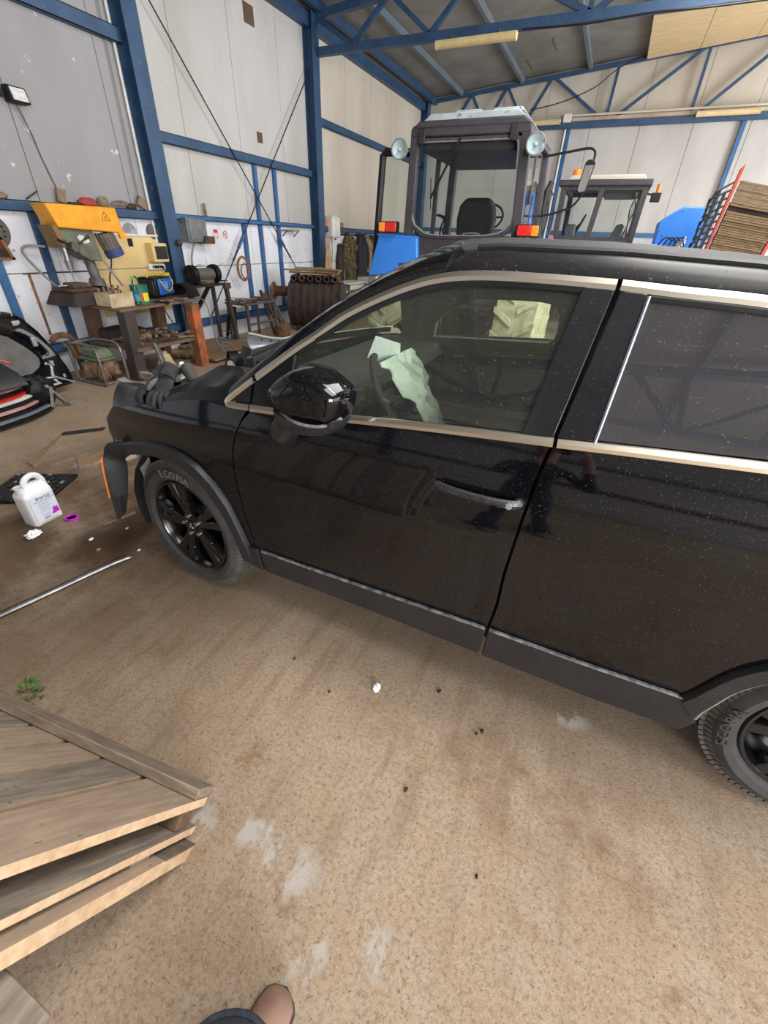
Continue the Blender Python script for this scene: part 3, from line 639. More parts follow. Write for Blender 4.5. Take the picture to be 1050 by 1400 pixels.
# dark inner shell so that nothing is hollow
b = MB(); b.box(-1.2, 1.95, 1.36, 2.90, .26, .40); b.box(-1.22, -1.15, 1.36, 2.9, .3, 1.12); b.box(.62, 1.95, 1.45, 2.81, .4, .95); b.box(-1.9, -1.2, 1.62, 2.64, .25, .34)
b.build('floor_pan', 'black_matt', car)
for mir in (False, True):
    # fenders
    nose = [(-2.13, .745), (-2.135, .82), (-2.09, .91), (-1.995, .985)]
    gf = [(-1.242, .432)] + sh(gapFD[::-1], -.007)[1:-1] + [(-1.135, 1.136)]
    bt = [(-2.13, .745)] + arch
    f = patch(bt, crease, nose, gf, 30, 14, 0.0, .012, mir).build('fender', 'car_paint', car)
    if not mir:
        top = [(-2.03, 1.37, 1.075), (-1.93, 1.36, 1.07), (-1.75, 1.36, 1.075), (-1.62, 1.36, 1.12), (-1.52, 1.365, 1.165), (-1.46, 1.38, 1.195), (-1.40, 1.40, 1.232), (-1.30, 1.41, 1.238), (-1.25, 1.39, 1.215), (-1.235, 1.345, 1.195)]
        tp = resamp([Vector(p) for p in top], 26); bs = resamp([Vector((x, 0, z)) for x, z in crease], 26); g = []
        for j in range(9):
            v = j / 8; row = []
            for i in range(27):
                a = side(bs[i].x, bs[i].z); p = a.lerp(tp[i], v); bulge = 4 * v * (1 - v)
                p.z += .022 * bulge + .018 * bulge * mnoise.noise(Vector((p.x * 6, v * 2, 3)))
                if abs(p.x + 1.42) < .16 and v > .35: p.z -= .035 * (1 - abs(p.x + 1.42) / .16) * bulge
                row.append(p)
            g.append(row)
        MB().grid(g, (0, 0.004, -.012)).build('fender_top', 'car_trim_black', car)
        ap = [[Vector(p) for p in tp], [p + Vector((.0, .10, -.03)) for p in tp], [p + Vector((0, .13, -.35)) for p in tp]]
        MB().grid(ap, (0, .006, -.006)).build('inner_apron', 'black_matt', car)
        # bent front edge of the fender, bare grey plastic underneath
        MB().grid([[side(x, z, .003) for x, z in nose], [side(x, z, -.03) + Vector((-.045, 0, -.01)) for x, z in nose]], (.004, .004, 0)).build('fender_lip', 'dull_alu', car)
        MB().grid([[side(-1.995, .985), (-2.03, 1.37, 1.075)], [side(-2.09, .91), (-2.10, 1.42, .98)], [side(-2.13, .8), (-2.14, 1.45, .85)]], (.006, 0, 0)).build('fender_end', 'car_trim_black', car)
    # wheel arch trim, rear half fixed
    sel = lambda L, n: resamp([Vector((x, z, 0)) for x, z in L], n)
    A, B = sel(arch + [(-1.238, .366)], 26), sel(archin, 26)
    rows = []
    for k, off in ((0, .004), (.12, .024), (.85, .028), (1.0, .004)):
        rows.append([side(*(A[i].lerp(B[i], k)).xy, off, mir) for i in range(27)])
    wa = MB().grid(rows, (0, (-1 if mir else 1) * .016, 0)).build('wheel_arch_trim', 'cladding', car)
    if not mir:
        out = [side(-2.02, .795, .012), (-2.075, 1.235, .79), (-2.115, 1.225, .74), (-2.12, 1.205, .655), (-2.125, 1.19, .50), (-2.12, 1.178, .352)]
        inn = [side(-2.03, .715, .012), (-2.065, 1.275, .69), (-2.085, 1.29, .65), (-2.09, 1.275, .575), (-2.10, 1.245, .47), (-2.115, 1.218, .378)]
        O, I = resamp(catmull(out, 4), 16), resamp(catmull(inn, 4), 16)
        rr = [[O[i] + Vector((-.012, .01, 0)) for i in range(17)], O, [O[i].lerp(I[i], .5) + Vector((.006, -.012, .004)) for i in range(17)], I]
        lo = MB().grid(rr, (.010, .012, 0)).build('loose_trim_end', 'cladding', car)
        lo['label'] = 'dangling grey end of the wheel arch trim'
        q = resamp([O[5], O[13]], 6)
        MB().grid([[O[5 + i] + Vector((-.014, .004, 0)) for i in range(8)], [O[5 + i] + Vector((-.010, -.006, 0)) for i in range(8)]], (.004, .006, 0)).build('side_reflector', 'amber', lo)
        # torn inner liner behind it
        g = []
        for i in range(15):
            a = radians(200 - 10.5 * i)
            g.append([Vector((-1.66 + .435 * cos(a) + .012 * mnoise.noise(Vector((i * .9, k, 2))), 1.30 + k * .09, .40 + .415 * sin(a))) for k in range(5)])
        MB().grid(g, (0.004, 0, .006)).build('wheel_liner', 'black_matt', car)
        MB().grid([[(-2.02 + .03 * mnoise.noise(Vector((i * .8, 0, 1))), 1.33, .72 - i * .035) for i in range(9)], [(-1.985 + .02 * mnoise.noise(Vector((i * .9, 5, 1))), 1.36, .72 - i * .035) for i in range(9)]], (.01, .004, 0)).build('torn_liner_edge', 'dull_alu', car)
    patch([(-1.30, .315), (-1.188, .292)], [(-1.247, .432), (-1.193, .432)], [(-1.30, .315), (-1.272, .37), (-1.247, .432)], None, 5, 5, .014, .03, mir).build('front_sill', 'cladding', car, bev=.004)
    # ---------------- front door
    doorbot = [(-1.18, .431), (-0.745, .430), (-.369, .434), (-.087, .437)]
    lft = gapFD[::-1]; rgt = [(-.087, .437)] + sh(gapFR[::-1], -.007)[2:7] + [(-.030, 1.207)]
    fd = patch(doorbot, [(-1.119, 1.128), (-1.027, 1.134), (-.716, 1.158), (-.472, 1.178), (-.238, 1.194), (-.030, 1.207)], lft[:-1] + [(-1.119, 1.128)], rgt, 30, 22, 0, .03, mir).build('front_door', 'car_paint', car)
    sill = patch([(-1.172, .292), (-.623, .285), (-.096, .262)], doorbot, [(-1.172, .292), (-1.18, .431)], [(-.096, .262), (-.087, .437)], 24, 6, .014, .03, mir).build('door_cladding', 'cladding', fd, bev=.006)
    strip([(-1.17, .433), (-.745, .432), (-.369, .436), (-.094, .438)], .008, .016, .01, mir, 16).build('cladding_edge', 'cladding_edge', fd)
    strip(belt[1:] if mir else [(-1.12, 1.141)] + belt[1:], .024, .009, .012, mir).build('chrome_strip', 'chrome', fd)
    strip(chrome_up[1:], .026, .004, .014, mir, 40).build('chrome_strip', 'chrome', fd)
    gb = [(-.955, 1.163), (-.716, 1.184), (-.472, 1.203), (-.238, 1.219), (-.118, 1.226)]
    patch(gb, glass_top, None, None, 24, 10, -.012, .004, mir).build('window_glass', 'car_glass', fd, smooth=60)
    patch([(-.118, 1.222), (-.027, 1.231)], [(-.057, 1.608), (.026, 1.608)], None, None, 5, 10, .002, .02, mir).build('pillar_cover', 'car_trim_black', fd, bev=.003)
    strip([(-.955, 1.352), (-.87, 1.407), (-.778, 1.463), (-.665, 1.521), (-.558, 1.565), (-.45, 1.594), (-.332, 1.606), (-.189, 1.609), (-.05, 1.607)], .026, .000, .02, mir, 30).build('window_seal', 'black_plastic', fd)
    patch([(-1.12, 1.153), (-.960, 1.163)], [(-1.113, 1.232), (-.960, 1.345)], None, None, 6, 5, -.004, .02, mir).build('mirror_sail', 'black_plastic', fd)
    strip([(-.957, 1.165), (-.953, 1.34)], .014, .004, .015, mir, 6, False).build('window_divider', 'car_trim_black', fd)
    # ---------------- fixed quarter window in front of the door
    qw = patch([(-1.205, 1.154), (-1.132, 1.156)], [(-1.195, 1.168), (-1.130, 1.216)], None, None, 4, 4, -.002, .01, mir).build('quarter_window', 'black_plastic', car)
    strip([(-1.128, 1.140), (-1.190, 1.137), (-1.228, 1.137), (-1.236, 1.147), (-1.212, 1.170), (-1.122, 1.238)], .022, .006, .012, mir, 30).build('chrome_strip', 'chrome', qw)
    # ---------------- rear door
    rarc = [(.584, .437), (.633, .562), (.712, .687), (.80, .775)]
    rdb = [(-.079, .437), (.267, .431), (.584, .437)]
    rd = patch(rdb + rarc[1:], [(-.020, 1.207), (.154, 1.219), (.482, 1.239), (.93, 1.266)], sh(gapFR[::-1], .003)[1:6] + [(-.020, 1.207)], [(.80, .775), (.88, 1.0), (.93, 1.266)], 30, 20, 0, .03, mir).build('rear_door', 'car_paint', car)
    patch([(-.084, .258), (.317, .240), (.640, .252)], [(-.079, .437), (.267, .431), (.588, .437)], None, [(.640, .252), (.664, .335), (.625, .375), (.588, .437)], 20, 8, .014, .03, mir).build('door_cladding', 'cladding', rd, bev=.006)
    strip([(-.074, .438), (.267, .433), (.57, .437)], .009, .016, .01, mir, 16).build('cladding_edge', 'cladding_edge', rd)
    strip(beltR, .024, .009, .012, mir).build('chrome_strip', 'chrome', rd)
    strip(chrome_upR[:4], .026, .004, .014, mir).build('chrome_strip', 'chrome', rd)
    patch([(-.018, 1.231), (.080, 1.240)], [(.040, 1.606), (.108, 1.603)], None, None, 5, 10, .002, .02, mir).build('pillar_cover', 'car_trim_black', rd, bev=.003)
    strip([(.083, 1.236), (.112, 1.598)], .009, .008, .014, mir, 8, False).build('bright_strip', 'silver_paint', rd)
    patch([(.088, 1.241), (.482, 1.266), (.86, 1.289)], [(.117, 1.588), (.40, 1.575), (.76, 1.545)], None, None, 18, 10, -.010, .004, mir).build('window_glass', 'rear_glass', rd, smooth=60)
    strip([(.115, 1.597), (.40, 1.585), (.75, 1.557)], .022, .000, .02, mir, 14).build('window_seal', 'black_plastic', rd)
    patch([(.86, 1.289), (.935, 1.292)], [(.76, 1.555), (.82, 1.555)], None, None, 4, 8, .0, .02, mir).build('pillar_cover', 'car_trim_black', rd)
    # ---------------- rear quarter, wheel arch trim, quarter glass
    rarc2 = [(.80, .775), (.92, .83), (1.06, .85), (1.22, .825), (1.36, .745), (1.46, .62), (1.51, .45)]
    patch(rarc2 + [(1.93, .45)], [(.935, 1.266), (1.3, 1.28), (1.65, 1.26), (1.95, 1.18)], [(.80, .775), (.885, 1.0), (.935, 1.266)], [(1.93, .45), (1.97, .8), (1.95, 1.18)], 28, 16, 0, .02, mir).build('rear_quarter', 'car_paint', car)
    qg = patch([(.945, 1.292), (1.3, 1.298), (1.62, 1.28)], [(.83, 1.552), (1.15, 1.51), (1.50, 1.43)], None, None, 12, 8, -.008, .004, mir).build('quarter_glass', 'rear_glass', car)
    strip(chrome_upR[3:], .026, .004, .014, mir).build('chrome_strip', 'chrome', qg)
    patch([(1.62, 1.272), (1.95, 1.19)], [(1.50, 1.47), (1.80, 1.36)], None, None, 8, 6, 0, .02, mir).build('rear_pillar', 'car_paint', car)
    patch([(1.53, .25), (1.9, .30)], [(1.51, .45), (1.93, .45)], None, None, 8, 5, .006, .02, mir).build('bumper_corner', 'cladding', car)
    RA = [(1.06 + .47 * cos(radians(a)), .38 + .47 * sin(radians(a))) for a in range(176, -14, -8)]; RB = [(1.06 + .405 * cos(radians(a)), .38 + .405 * sin(radians(a))) for a in range(184, -14, -8)]
    A, B = sel([(.577, .432), (.590, .455)] + RA[3:], 30), sel([(.652, .345), (.652, .40)] + RB[3:], 30); rows = []
    for k, off in ((0, .004), (.12, .022), (.82, .026), (1.0, .004)):
        rows.append([side(*(A[i].lerp(B[i], k)).xy, off, mir) for i in range(31)])
    ra = MB().grid(rows, (0, (-1 if mir else 1) * .02, 0)).build('wheel_arch_trim', 'cladding', car)
    strip([tuple(B[i].xy) for i in range(0, 26)], .016, .012, .03, mir, 40).build('trim_lip', 'dull_alu', ra)
    # ---------------- A pillar, roof edge band
    ch = [(-1.236, 1.160), (-1.118, 1.258), (-.968, 1.373), (-.897, 1.421), (-.795, 1.493), (-.680, 1.551), (-.570, 1.595), (-.466, 1.623)]
    inn = [(-1.249, 1.38, 1.211), (-1.10, 1.398, 1.312), (-.94, 1.418, 1.434), (-.86, 1.43, 1.484), (-.75, 1.447, 1.547), (-.64, 1.467, 1.607), (-.524, 1.49, 1.661), (-.43, 1.502, 1.688)]
    c2, i2 = resamp([side(x, z) for x, z in ch], 24), resamp([Vector(p) for p in inn], 24)
    mm = lambda p: Vector((p.x, 2 * YC - p.y, p.z)) if mir else p
    rows = []
    for k in range(6):
        v = k / 5; bl = 4 * v * (1 - v) * .014
        rows.append([mm(c2[i].lerp(i2[i], v) + Vector((-.3 * bl, -bl, bl))) for i in range(25)])
    MB().grid(rows, (.01, (-.02 if mir else .02), -.012)).build('windshield_pillar', 'car_paint', car)

# ---------------- roof
zc = lambda x: interp(x, [-.674, -.566, -.466, -.339, .03, .37, .70, 1.05, 1.35, 1.60, 1.8], [1.551, 1.595, 1.623, 1.636, 1.634, 1.619, 1.593, 1.555, 1.51, 1.455, 1.40])
def roofsec(x, hx):
    y0 = S(x, zc(x)); z0 = zc(x)
    return [(y0, z0), (y0 + .012, z0 + .022), (y0 + .04, z0 + .044), (y0 + .085, z0 + .055)]
edge, topg = [], []
for i in range(31):
    t = i / 30; x = -.466 + t * 2.19
    sec = roofsec(x, 0)
    edge.append([Vector((x, y, z)) for y, z in sec])
    y1, z1 = sec[-1]; row = []
    for j in range(21):
        s = j / 20; q = 4 * s * (1 - s)
        xx = x - .11 * q * (1 - t) + .05 * q * t
        row.append(Vector((xx, y1 + s * (2 * YC - 2 * y1), z1 + .030 * q + .006 * min(1, q * 6))))
    topg.append(row)
MB().grid(edge, (0, .02, -.02)).build('roof_edge', 'roof_edge_paint', car); MB().grid([[Vector((p.x, 2 * YC - p.y, p.z)) for p in r] for r in edge], (0, -.02, -.02)).build('roof_edge', 'roof_edge_paint', car)
MB().grid(topg, (0, 0, -.03)).build('roof', 'roof_dust', car)
for mir in (False, True):
    P = [Vector((r[3].x, (2 * YC - r[3].y) if mir else r[3].y, r[3].z + .004)) for r in edge[1:]]
    MB().tube(P, .010, 6).build('roof_moulding', 'cladding', car)
MB().grid([[p + Vector((.02, 0, -.045)) for p in r[::2]] for r in topg[::3]], (0, 0, -.02)).build('headliner', 'interior_grey', car)
# ---------------- windshield and its cowl
rows = []
inn_s = resamp([Vector(p) for p in inn], 12)
for k in range(13):
    p = inn_s[k]; row = []; v = k / 12
    for j in range(15):
        s = j / 14; q = 4 * s * (1 - s)
        row.append(Vector((p.x - (.24 * (1 - v) + .11 * v) * q, p.y + s * (2 * YC - 2 * p.y), p.z + (.03 * v) * q)))
    rows.append(row)
MB().grid(rows, (.004, 0, -.004)).build('windshield', 'car_glass', car, smooth=60)
b = MB(); g = []
for k in range(4):
    row = []
    for j in range(15):
        s = j / 14; q = 4 * s * (1 - s)
        row.append(Vector((-1.255 - .24 * q - .07 * k, 1.40 + s * 1.46, 1.205 - .018 * k + (.012 if k % 2 else 0))))
    g.append(row)
b.grid(g, (0, 0, -.03)); b.build('cowl', 'black_plastic', car)
wp = MB(); wp.tube([(-1.42, 2.0, 1.21), (-1.36, 1.75, 1.225), (-1.28, 1.5, 1.235)], .009, 6); wp.tube([(-1.33, 1.46, 1.25), (-1.49, 2.08, 1.235)], .007, 6); wp.build('wiper', 'black_plastic', car)
# ---------------- engine bay left after the nose came off
b = MB(); b.box(-1.95, -1.35, 1.75, 2.5, .35, .72); b.box(-1.8, -1.4, 1.9, 2.35, .72, .80); b.cyl((-1.55, 1.62, .5), (-1.55, 1.62, .95), .09); b.tube([(-1.9, 1.9, .7), (-1.75, 2.1, .78), (-1.5, 2.3, .78)], .035, 8)
b.build('engine', 'dark_metal', car, bev=.02)
b = MB(); b.bar((-2.06, 1.42, .62), (-2.06, 2.85, .62), .08, .1); b.box(-2.02, -1.95, 1.5, 2.75, .3, .58); b.build('crash_beam', 'black_matt', car)
# ---------------- tail end
g = []
for k, (x, z) in enumerate(((1.73, 1.50), (1.86, 1.33), (1.97, 1.12), (2.02, .95), (2.05, .72), (2.06, .5), (2.0, .3))):
    y0 = S(min(x, 1.95), min(z, 1.66)); row = []
    for j in range(13):
        s = j / 12; q = 4 * s * (1 - s); row.append(Vector((x + .07 * q, y0 + s * 2 * (YC - y0), z + .02 * q)))
    g.append(row)
MB().grid(g, (-.03, 0, 0)).build('tailgate', 'car_paint', car)
for sgn in (1, -1):
    y0, y1 = (1.42, 1.75) if sgn == 1 else (2 * YC - 1.75, 2 * YC - 1.42)
    MB().box(2.0, 2.07, y0, y1, .96, 1.06).build('tail_light', 'red_lens', car, bev=.01)

# ---------------- wheels
def wheel(x, yf, z, mir=False):
    sg = -1 if mir else 1
    w = MB(); pr = [(.268, .030), (.285, .006), (.312, .000), (.330, .010), (.346, .024), (.358, .036), (.366, .047), (.3715, .075), (.362, .077), (.362, .085), (.374, .087), (.374, .118), (.363, .120), (.363, .130), (.374, .132), (.374, .160), (.362, .162), (.362, .170), (.3715, .172), (.3715, .2), (.352, .22), (.31, .235), (.265, .225)]
    w.lathe([(r, sg * h) for r, h in pr], (x, yf, z), 'Y', 64, cap=False)
    name = 'wheel'
    o = w.build(name, 'rubber', car)
    # tread blocks cut by cross grooves: raised shoulder lugs
    t = MB()
    for k in range(88):
        a = 2 * pi * k / 88
        for h0, h1, r0, sk in ((.036, .074, .362, .02), (.089, .117, .370, -.02), (.133, .159, .370, -.02), (.173, .206, .362, .02)):
            pts = []
            for rr in (r0, .3775):
                for (h, da) in ((h0, -.026 + sk), (h1, -.026), (h1, .026), (h0, .026 + sk)):
                    r2 = rr - (.012 if h < .035 else 0); pts.append((x + r2 * cos(a + da), yf + sg * h, z + r2 * sin(a + da)))
            t.hexa(pts[:4], pts[4:])
        for sg2 in (0, 1):      # shoulder blocks reaching round onto the sidewall
            hh = (lambda h: h) if sg2 == 0 else (lambda h: .235 - h)
            q = [(x + r2 * cos(a + da), yf + sg * hh(h), z + r2 * sin(a + da)) for (h, r2, da) in ((.024, .338, -.026), (.020, .342, -.026), (.020, .342, .024), (.024, .338, .024), (.050, .362, -.026), (.042, .3735, -.026), (.042, .3735, .024), (.050, .362, .024))]
            t.hexa(q[:4], q[4:])
    tb = t.build('tread', 'rubber_tread', o, smooth=0); tb['kind'] = 'stuff'
    r = MB(); r.lathe([(.268, sg * .028), (.262, sg * .020), (.252, sg * .022), (.240, sg * .045), (.232, sg * .19)], (x, yf, z), 'Y', 48, cap=False); r.lathe([(.0, sg * .15), (.235, sg * .16)], (x, yf, z), 'Y', 32)
    r.build('rim_barrel', 'rim_black', o)
    for k in range(10):
        a = 2 * pi * k / 10 + (.13 if k % 2 == 0 else -.13) * 1 + .2; d = MB()
        ca, sa = cos(a), sin(a); a2 = 2 * pi * (k // 2 * 2 + (0 if k % 2 == 0 else 1)) / 10 + .2
        def pt(rad, wd, h): 
            aa = a + (.10 if k % 2 == 0 else -.10) * (1 - rad / .25)
            return Vector((x + rad * cos(aa) - wd * sin(aa), yf + sg * h, z + rad * sin(aa) + wd * cos(aa)))
        for (ra_, rb_, wa_, wb_, ha, hb) in ((.045, .15, .030, .030, .040, .028), (.15, .25, .030, .036, .028, .026)):
            d.hexa([pt(ra_, -wa_, ha + .03), pt(ra_, wa_, ha + .03), pt(rb_, wb_, hb + .035), pt(rb_, -wb_, hb + .035)], [pt(ra_, -wa_ * .6, ha), pt(ra_, wa_ * .6, ha), pt(rb_, wb_ * .7, hb), pt(rb_, -wb_ * .7, hb)])
        d.build('spoke', 'rim_black', o, bev=.003, seg=1)
    MB().lathe([(.08, sg * .065), (.074, sg * .042), (.036, sg * .036), (.034, sg * .030), (0, sg * .028)], (x, yf, z), 'Y', 24).build('hub', 'rim_black', o)
    for k in range(5):
        a = 2 * pi * k / 5 + .55
        MB().lathe([(.010, sg * .045), (.010, sg * .026), (.006, sg * .022), (0, sg * .022)], (x + .058 * cos(a), yf, z + .058 * sin(a)), 'Y', 8).build('wheel_nut', 'steel', o)
    lg = MB()
    for k in range(3):      # three small rhombs meeting at the centre
        a = pi / 2 + 2 * pi * k / 3; u = Vector((cos(a), 0, sin(a))); v = Vector((-sin(a), 0, cos(a)))
        c = Vector((x, yf + sg * .0265, z)); q = [c, c + u * .0095 + v * .0055, c + u * .019, c + u * .0095 - v * .0055]
        lg.add(q + [p + Vector((0, sg * .004, 0)) for p in q], [(0, 1, 2, 3), (4, 7, 6, 5), (0, 1, 5, 4), (1, 2, 6, 5), (2, 3, 7, 6), (3, 0, 4, 7)])
    lg.build('emblem', 'silver_paint', o, smooth=0)
    return o
wf_ = wheel(-1.688, 1.262, .376); wr_ = wheel(1.06, 1.255, .376); wheel(-1.665, 2 * YC - 1.262, .376, True); wheel(1.06, 2 * YC - 1.255, .376, True)
def tyre_text(w, x, y, z, body, a0, r, size, m='dull_rubber'):
    dg = bpy.context.evaluated_depsgraph_get(); vs = MB(); a = a0
    for i, chh in enumerate(body):
        c = bpy.data.curves.new('letter', 'FONT'); c.body = chh; c.size = size; c.extrude = .0012; c.align_x = 'CENTER'; c.resolution_u = 2
        t = bpy.data.objects.new('letter', c); COL.objects.link(t); dg = bpy.context.evaluated_depsgraph_get()
        me = bpy.data.meshes.new_from_object(t.evaluated_get(dg)); a -= 0 if i == 0 else size * (.42 if 'I' in body[i - 1:i + 1] else .76) / r
        R = Vector((cos(a), 0, sin(a))); T = Vector((sin(a), 0, -cos(a)))
        M4 = Matrix((T, R, Vector((0, -1, 0)))).transposed().to_4x4(); M4.translation = Vector((x, y, z)) + R * r
        vs.add([M4 @ v.co for v in me.vertices], [tuple(p.vertices) for p in me.polygons])
        bpy.data.objects.remove(t); bpy.data.curves.remove(c); bpy.data.meshes.remove(me)
    o = vs.build('tyre_lettering', m, w, smooth=0, recalc=False); o['kind'] = 'stuff'; return o
mat('dull_rubber', (112, 110, 106), rough=.8)
tyre_text(wf_, -1.688, 1.262, .376, 'ECOPIA', radians(108), .298, .056)
hp_ = Vector((-1.688, 1.262 + .03, .376)) - ORG['car']; wf_.matrix_local = Matrix.Translation(hp_) @ Matrix.Rotation(radians(-5), 4, 'Z') @ Matrix.Translation(-hp_)
tyre_text(wr_, 1.06, 1.255, .376, 'ECOPIA', radians(200), .298, .05, 'rubber')

# ---------------- folded side mirror
mr = MB()
outl = [(-.893, 1.288), (-.865, 1.318), (-.815, 1.352), (-.779, 1.366), (-.735, 1.369), (-.700, 1.362), (-.652, 1.335), (-.620, 1.310), (-.619, 1.288), (-.630, 1.245), (-.645, 1.222), (-.73, 1.214), (-.82, 1.218), (-.868, 1.232), (-.884, 1.252)]
cx, cz = -.755, 1.285
rings = []
for yy, s in ((1.185, .80), (1.165, 1.0), (1.12, 1.005), (1.075, .965), (1.048, .86), (1.036, .62), (1.032, .3)):
    rings.append([Vector((cx + (p.x - cx) * s, yy, cz + (p.y - cz) * s)) for p in resamp([Vector((a, b_, 0)) for a, b_ in outl + outl[:1]], 40)[:-1]])
def ringmesh(rings, capA=True, capB=True):
    m = MB(); n = len(rings[0]); vs = [p for r in rings for p in r]; fs = []
    for i in range(len(rings) - 1):
        for j in range(n): fs.append((i * n + j, i * n + (j + 1) % n, (i + 1) * n + (j + 1) % n, (i + 1) * n + j))
    if capA: fs.append(tuple(range(n)))
    if capB: fs.append(tuple((len(rings) - 1) * n + j for j in range(n)))
    m.add(vs, fs); return m
sm = ringmesh(rings).build('side_mirror', 'car_paint', car, smooth=50)
low = [(-.884, 1.232), (-.868, 1.224), (-.73, 1.206), (-.645, 1.214), (-.628, 1.236), (-.640, 1.196), (-.665, 1.178), (-.73, 1.163), (-.81, 1.160), (-.862, 1.178)]
lr = []
for yy, s in ((1.175, .9), (1.12, 1.0), (1.078, .96), (1.056, .85), (1.048, .5)):
    lr.append([Vector((-.755 + (p.x + .755) * s, yy, 1.2 + (p.y - 1.2) * s)) for p in resamp([Vector((a, b_, 0)) for a, b_ in low + low[:1]], 36)[:-1]])
ringmesh(lr).build('mirror_underside', 'cladding', sm)
scr = MB(); scr.tube(catmull([(-.868, 1.086, 1.228), (-.80, 1.050, 1.216), (-.73, 1.040, 1.211), (-.67, 1.054, 1.216), (-.634, 1.094, 1.234)], 4), .0055, 6); scr.build('scraped_edge', 'cladding_edge', sm)
MB().prism([(-.86, 1.24), (-.85, 1.30), (-.77, 1.34), (-.68, 1.33), (-.645, 1.29), (-.66, 1.245)], 'Y', 1.186, 1.190).build('mirror_glass', 'mirror', sm)
ft = MB(); ft.tube([(-.93, 1.235, 1.10), (-.915, 1.18, 1.105), (-.885, 1.125, 1.135), (-.85, 1.11, 1.18)], [.03, .042, .046, .04], 12); ft.build('mirror_foot', 'cladding', sm)
# ---------------- door handles
mat('handle_grey', (26, 26, 28), (52, 52, 52), 40, .35)
def handle(x0, mir, par, bezel):
    sg = -1 if mir else 1
    P = lambda x, z, o: side(x, z, o, mir)
    h = MB(); pts = [P(x0 - .142, 1.035, .002), P(x0 - .12, 1.034, .022), P(x0 - .05, 1.03, .034), P(x0 + .03, 1.028, .036), P(x0 + .10, 1.028, .032), P(x0 + .138, 1.028, .020), P(x0 + .142, 1.027, .0)]
    h.tube(catmull(pts, 4), [.008] * 4 + [.013] * 17 + [.016] * 4, 8); o = h.build('door_handle', 'handle_grey', par)
    c = MB(); g = []
    for k in range(5):
        t = k / 4; g.append([P(x0 - .045 + .075 * cos(2 * pi * j / 20) * (1 - .3 * t), 1.03 + .042 * sin(2 * pi * j / 20) * (1 - .3 * t), .0015 - .012 * t) for j in range(21)])
    c.grid(g); c.build('handle_recess', 'car_trim_black', o)
    if bezel:
        MB().grid([[P(x0 + .085, 1.040, .040), P(x0 + .142, 1.040, .030)], [P(x0 + .085, 1.014, .040), P(x0 + .142, 1.014, .030)]], (0, .012, 0)).build('lock_cover', 'cladding', o, bev=.003)
        q = P(x0 + .118, 1.027, .036); MB().lathe([(.011, 0), (.011, -.006), (.006, -.007), (0, -.006)], q, 'Y', 14).build('lock_cylinder', 'silver_paint', o)
handle(-.218, False, [o for o in bpy.data.objects if o.name == 'front_door'][0], True)
handle(-.218, True, bpy.data.objects['front_door.001'], False)
handle(.72, False, bpy.data.objects['rear_door'], False); handle(.72, True, bpy.data.objects['rear_door.001'], False)

# ---------------- interior
b = MB(); g = []
for j in range(13):
    s = j / 12; yy = 1.42 + s * 1.42
    g.append([Vector((x, yy, z + .015 * sin(s * 9) * (k > 2))) for k, (x, z) in enumerate(((-1.28, 1.16), (-1.15, 1.165), (-1.0, 1.16), (-.88, 1.145), (-.84, 1.09), (-.86, .98), (-.90, .85), (-.95, .6)))])
b.grid(g, (-.02, 0, -.02)); b.build('dashboard', 'interior_dark', car)
# far door trim with the window opening
tr_ = MB(); yt = 2.80
op = [(-.93, 1.185), (-.915, 1.28), (-.80, 1.37), (-.66, 1.43), (-.40, 1.440), (-.27, 1.440), (-.215, 1.42), (-.19, 1.375), (-.185, 1.30), (-.20, 1.225)]
opr = resamp([Vector((x, z, 0)) for x, z in op + op[:1]], 40)[:-1]
outr = []
for p in opr:
    d = Vector((p.x + .55, p.y - 1.31, 0)); t = 99
    for lo_, hi_, v in ((-1.15, .35, d.x), ):
        if abs(v) > 1e-6: t = min(t, ((hi_ + .55) / v) if v > 0 else ((lo_ + .55) / v))
    if abs(d.y) > 1e-6: t = min(t, (1.60 - 1.31) / d.y if d.y > 0 else (.42 - 1.31) / d.y)
    outr.append(Vector((-.55 + d.x * t, 1.31 + d.y * t, 0)))
yz = lambda z: yt - max(0, z - 1.22) * .30
rings = [[Vector((p.x, yz(p.y) + .06, p.y)) for p in opr], [Vector((p.x, yz(p.y), p.y)) for p in opr], [Vector((p.x, yz(p.y) , p.y)) for p in outr]]
ringmesh(rings, False, False).build('far_door_trim', 'interior_grey', car, smooth=20)
b = MB(); b.box(-.95, -.05, 2.74, 2.81, .72, .78); b.build('arm_rest', 'interior_dark', car, bev=.02)
b = MB(); b.tube(catmull([(-.70, 2.785, 1.07), (-.66, 2.775, 1.04), (-.59, 2.775, .955), (-.455, 2.775, .862), (-.268, 2.78, .848)], 5), .004, 5); b.build('trim_seam', 'dull_alu', car)
MB().box(-.78, -.70, 2.775, 2.79, 1.075, 1.095).build('inner_handle', 'silver_paint', car, bev=.004)
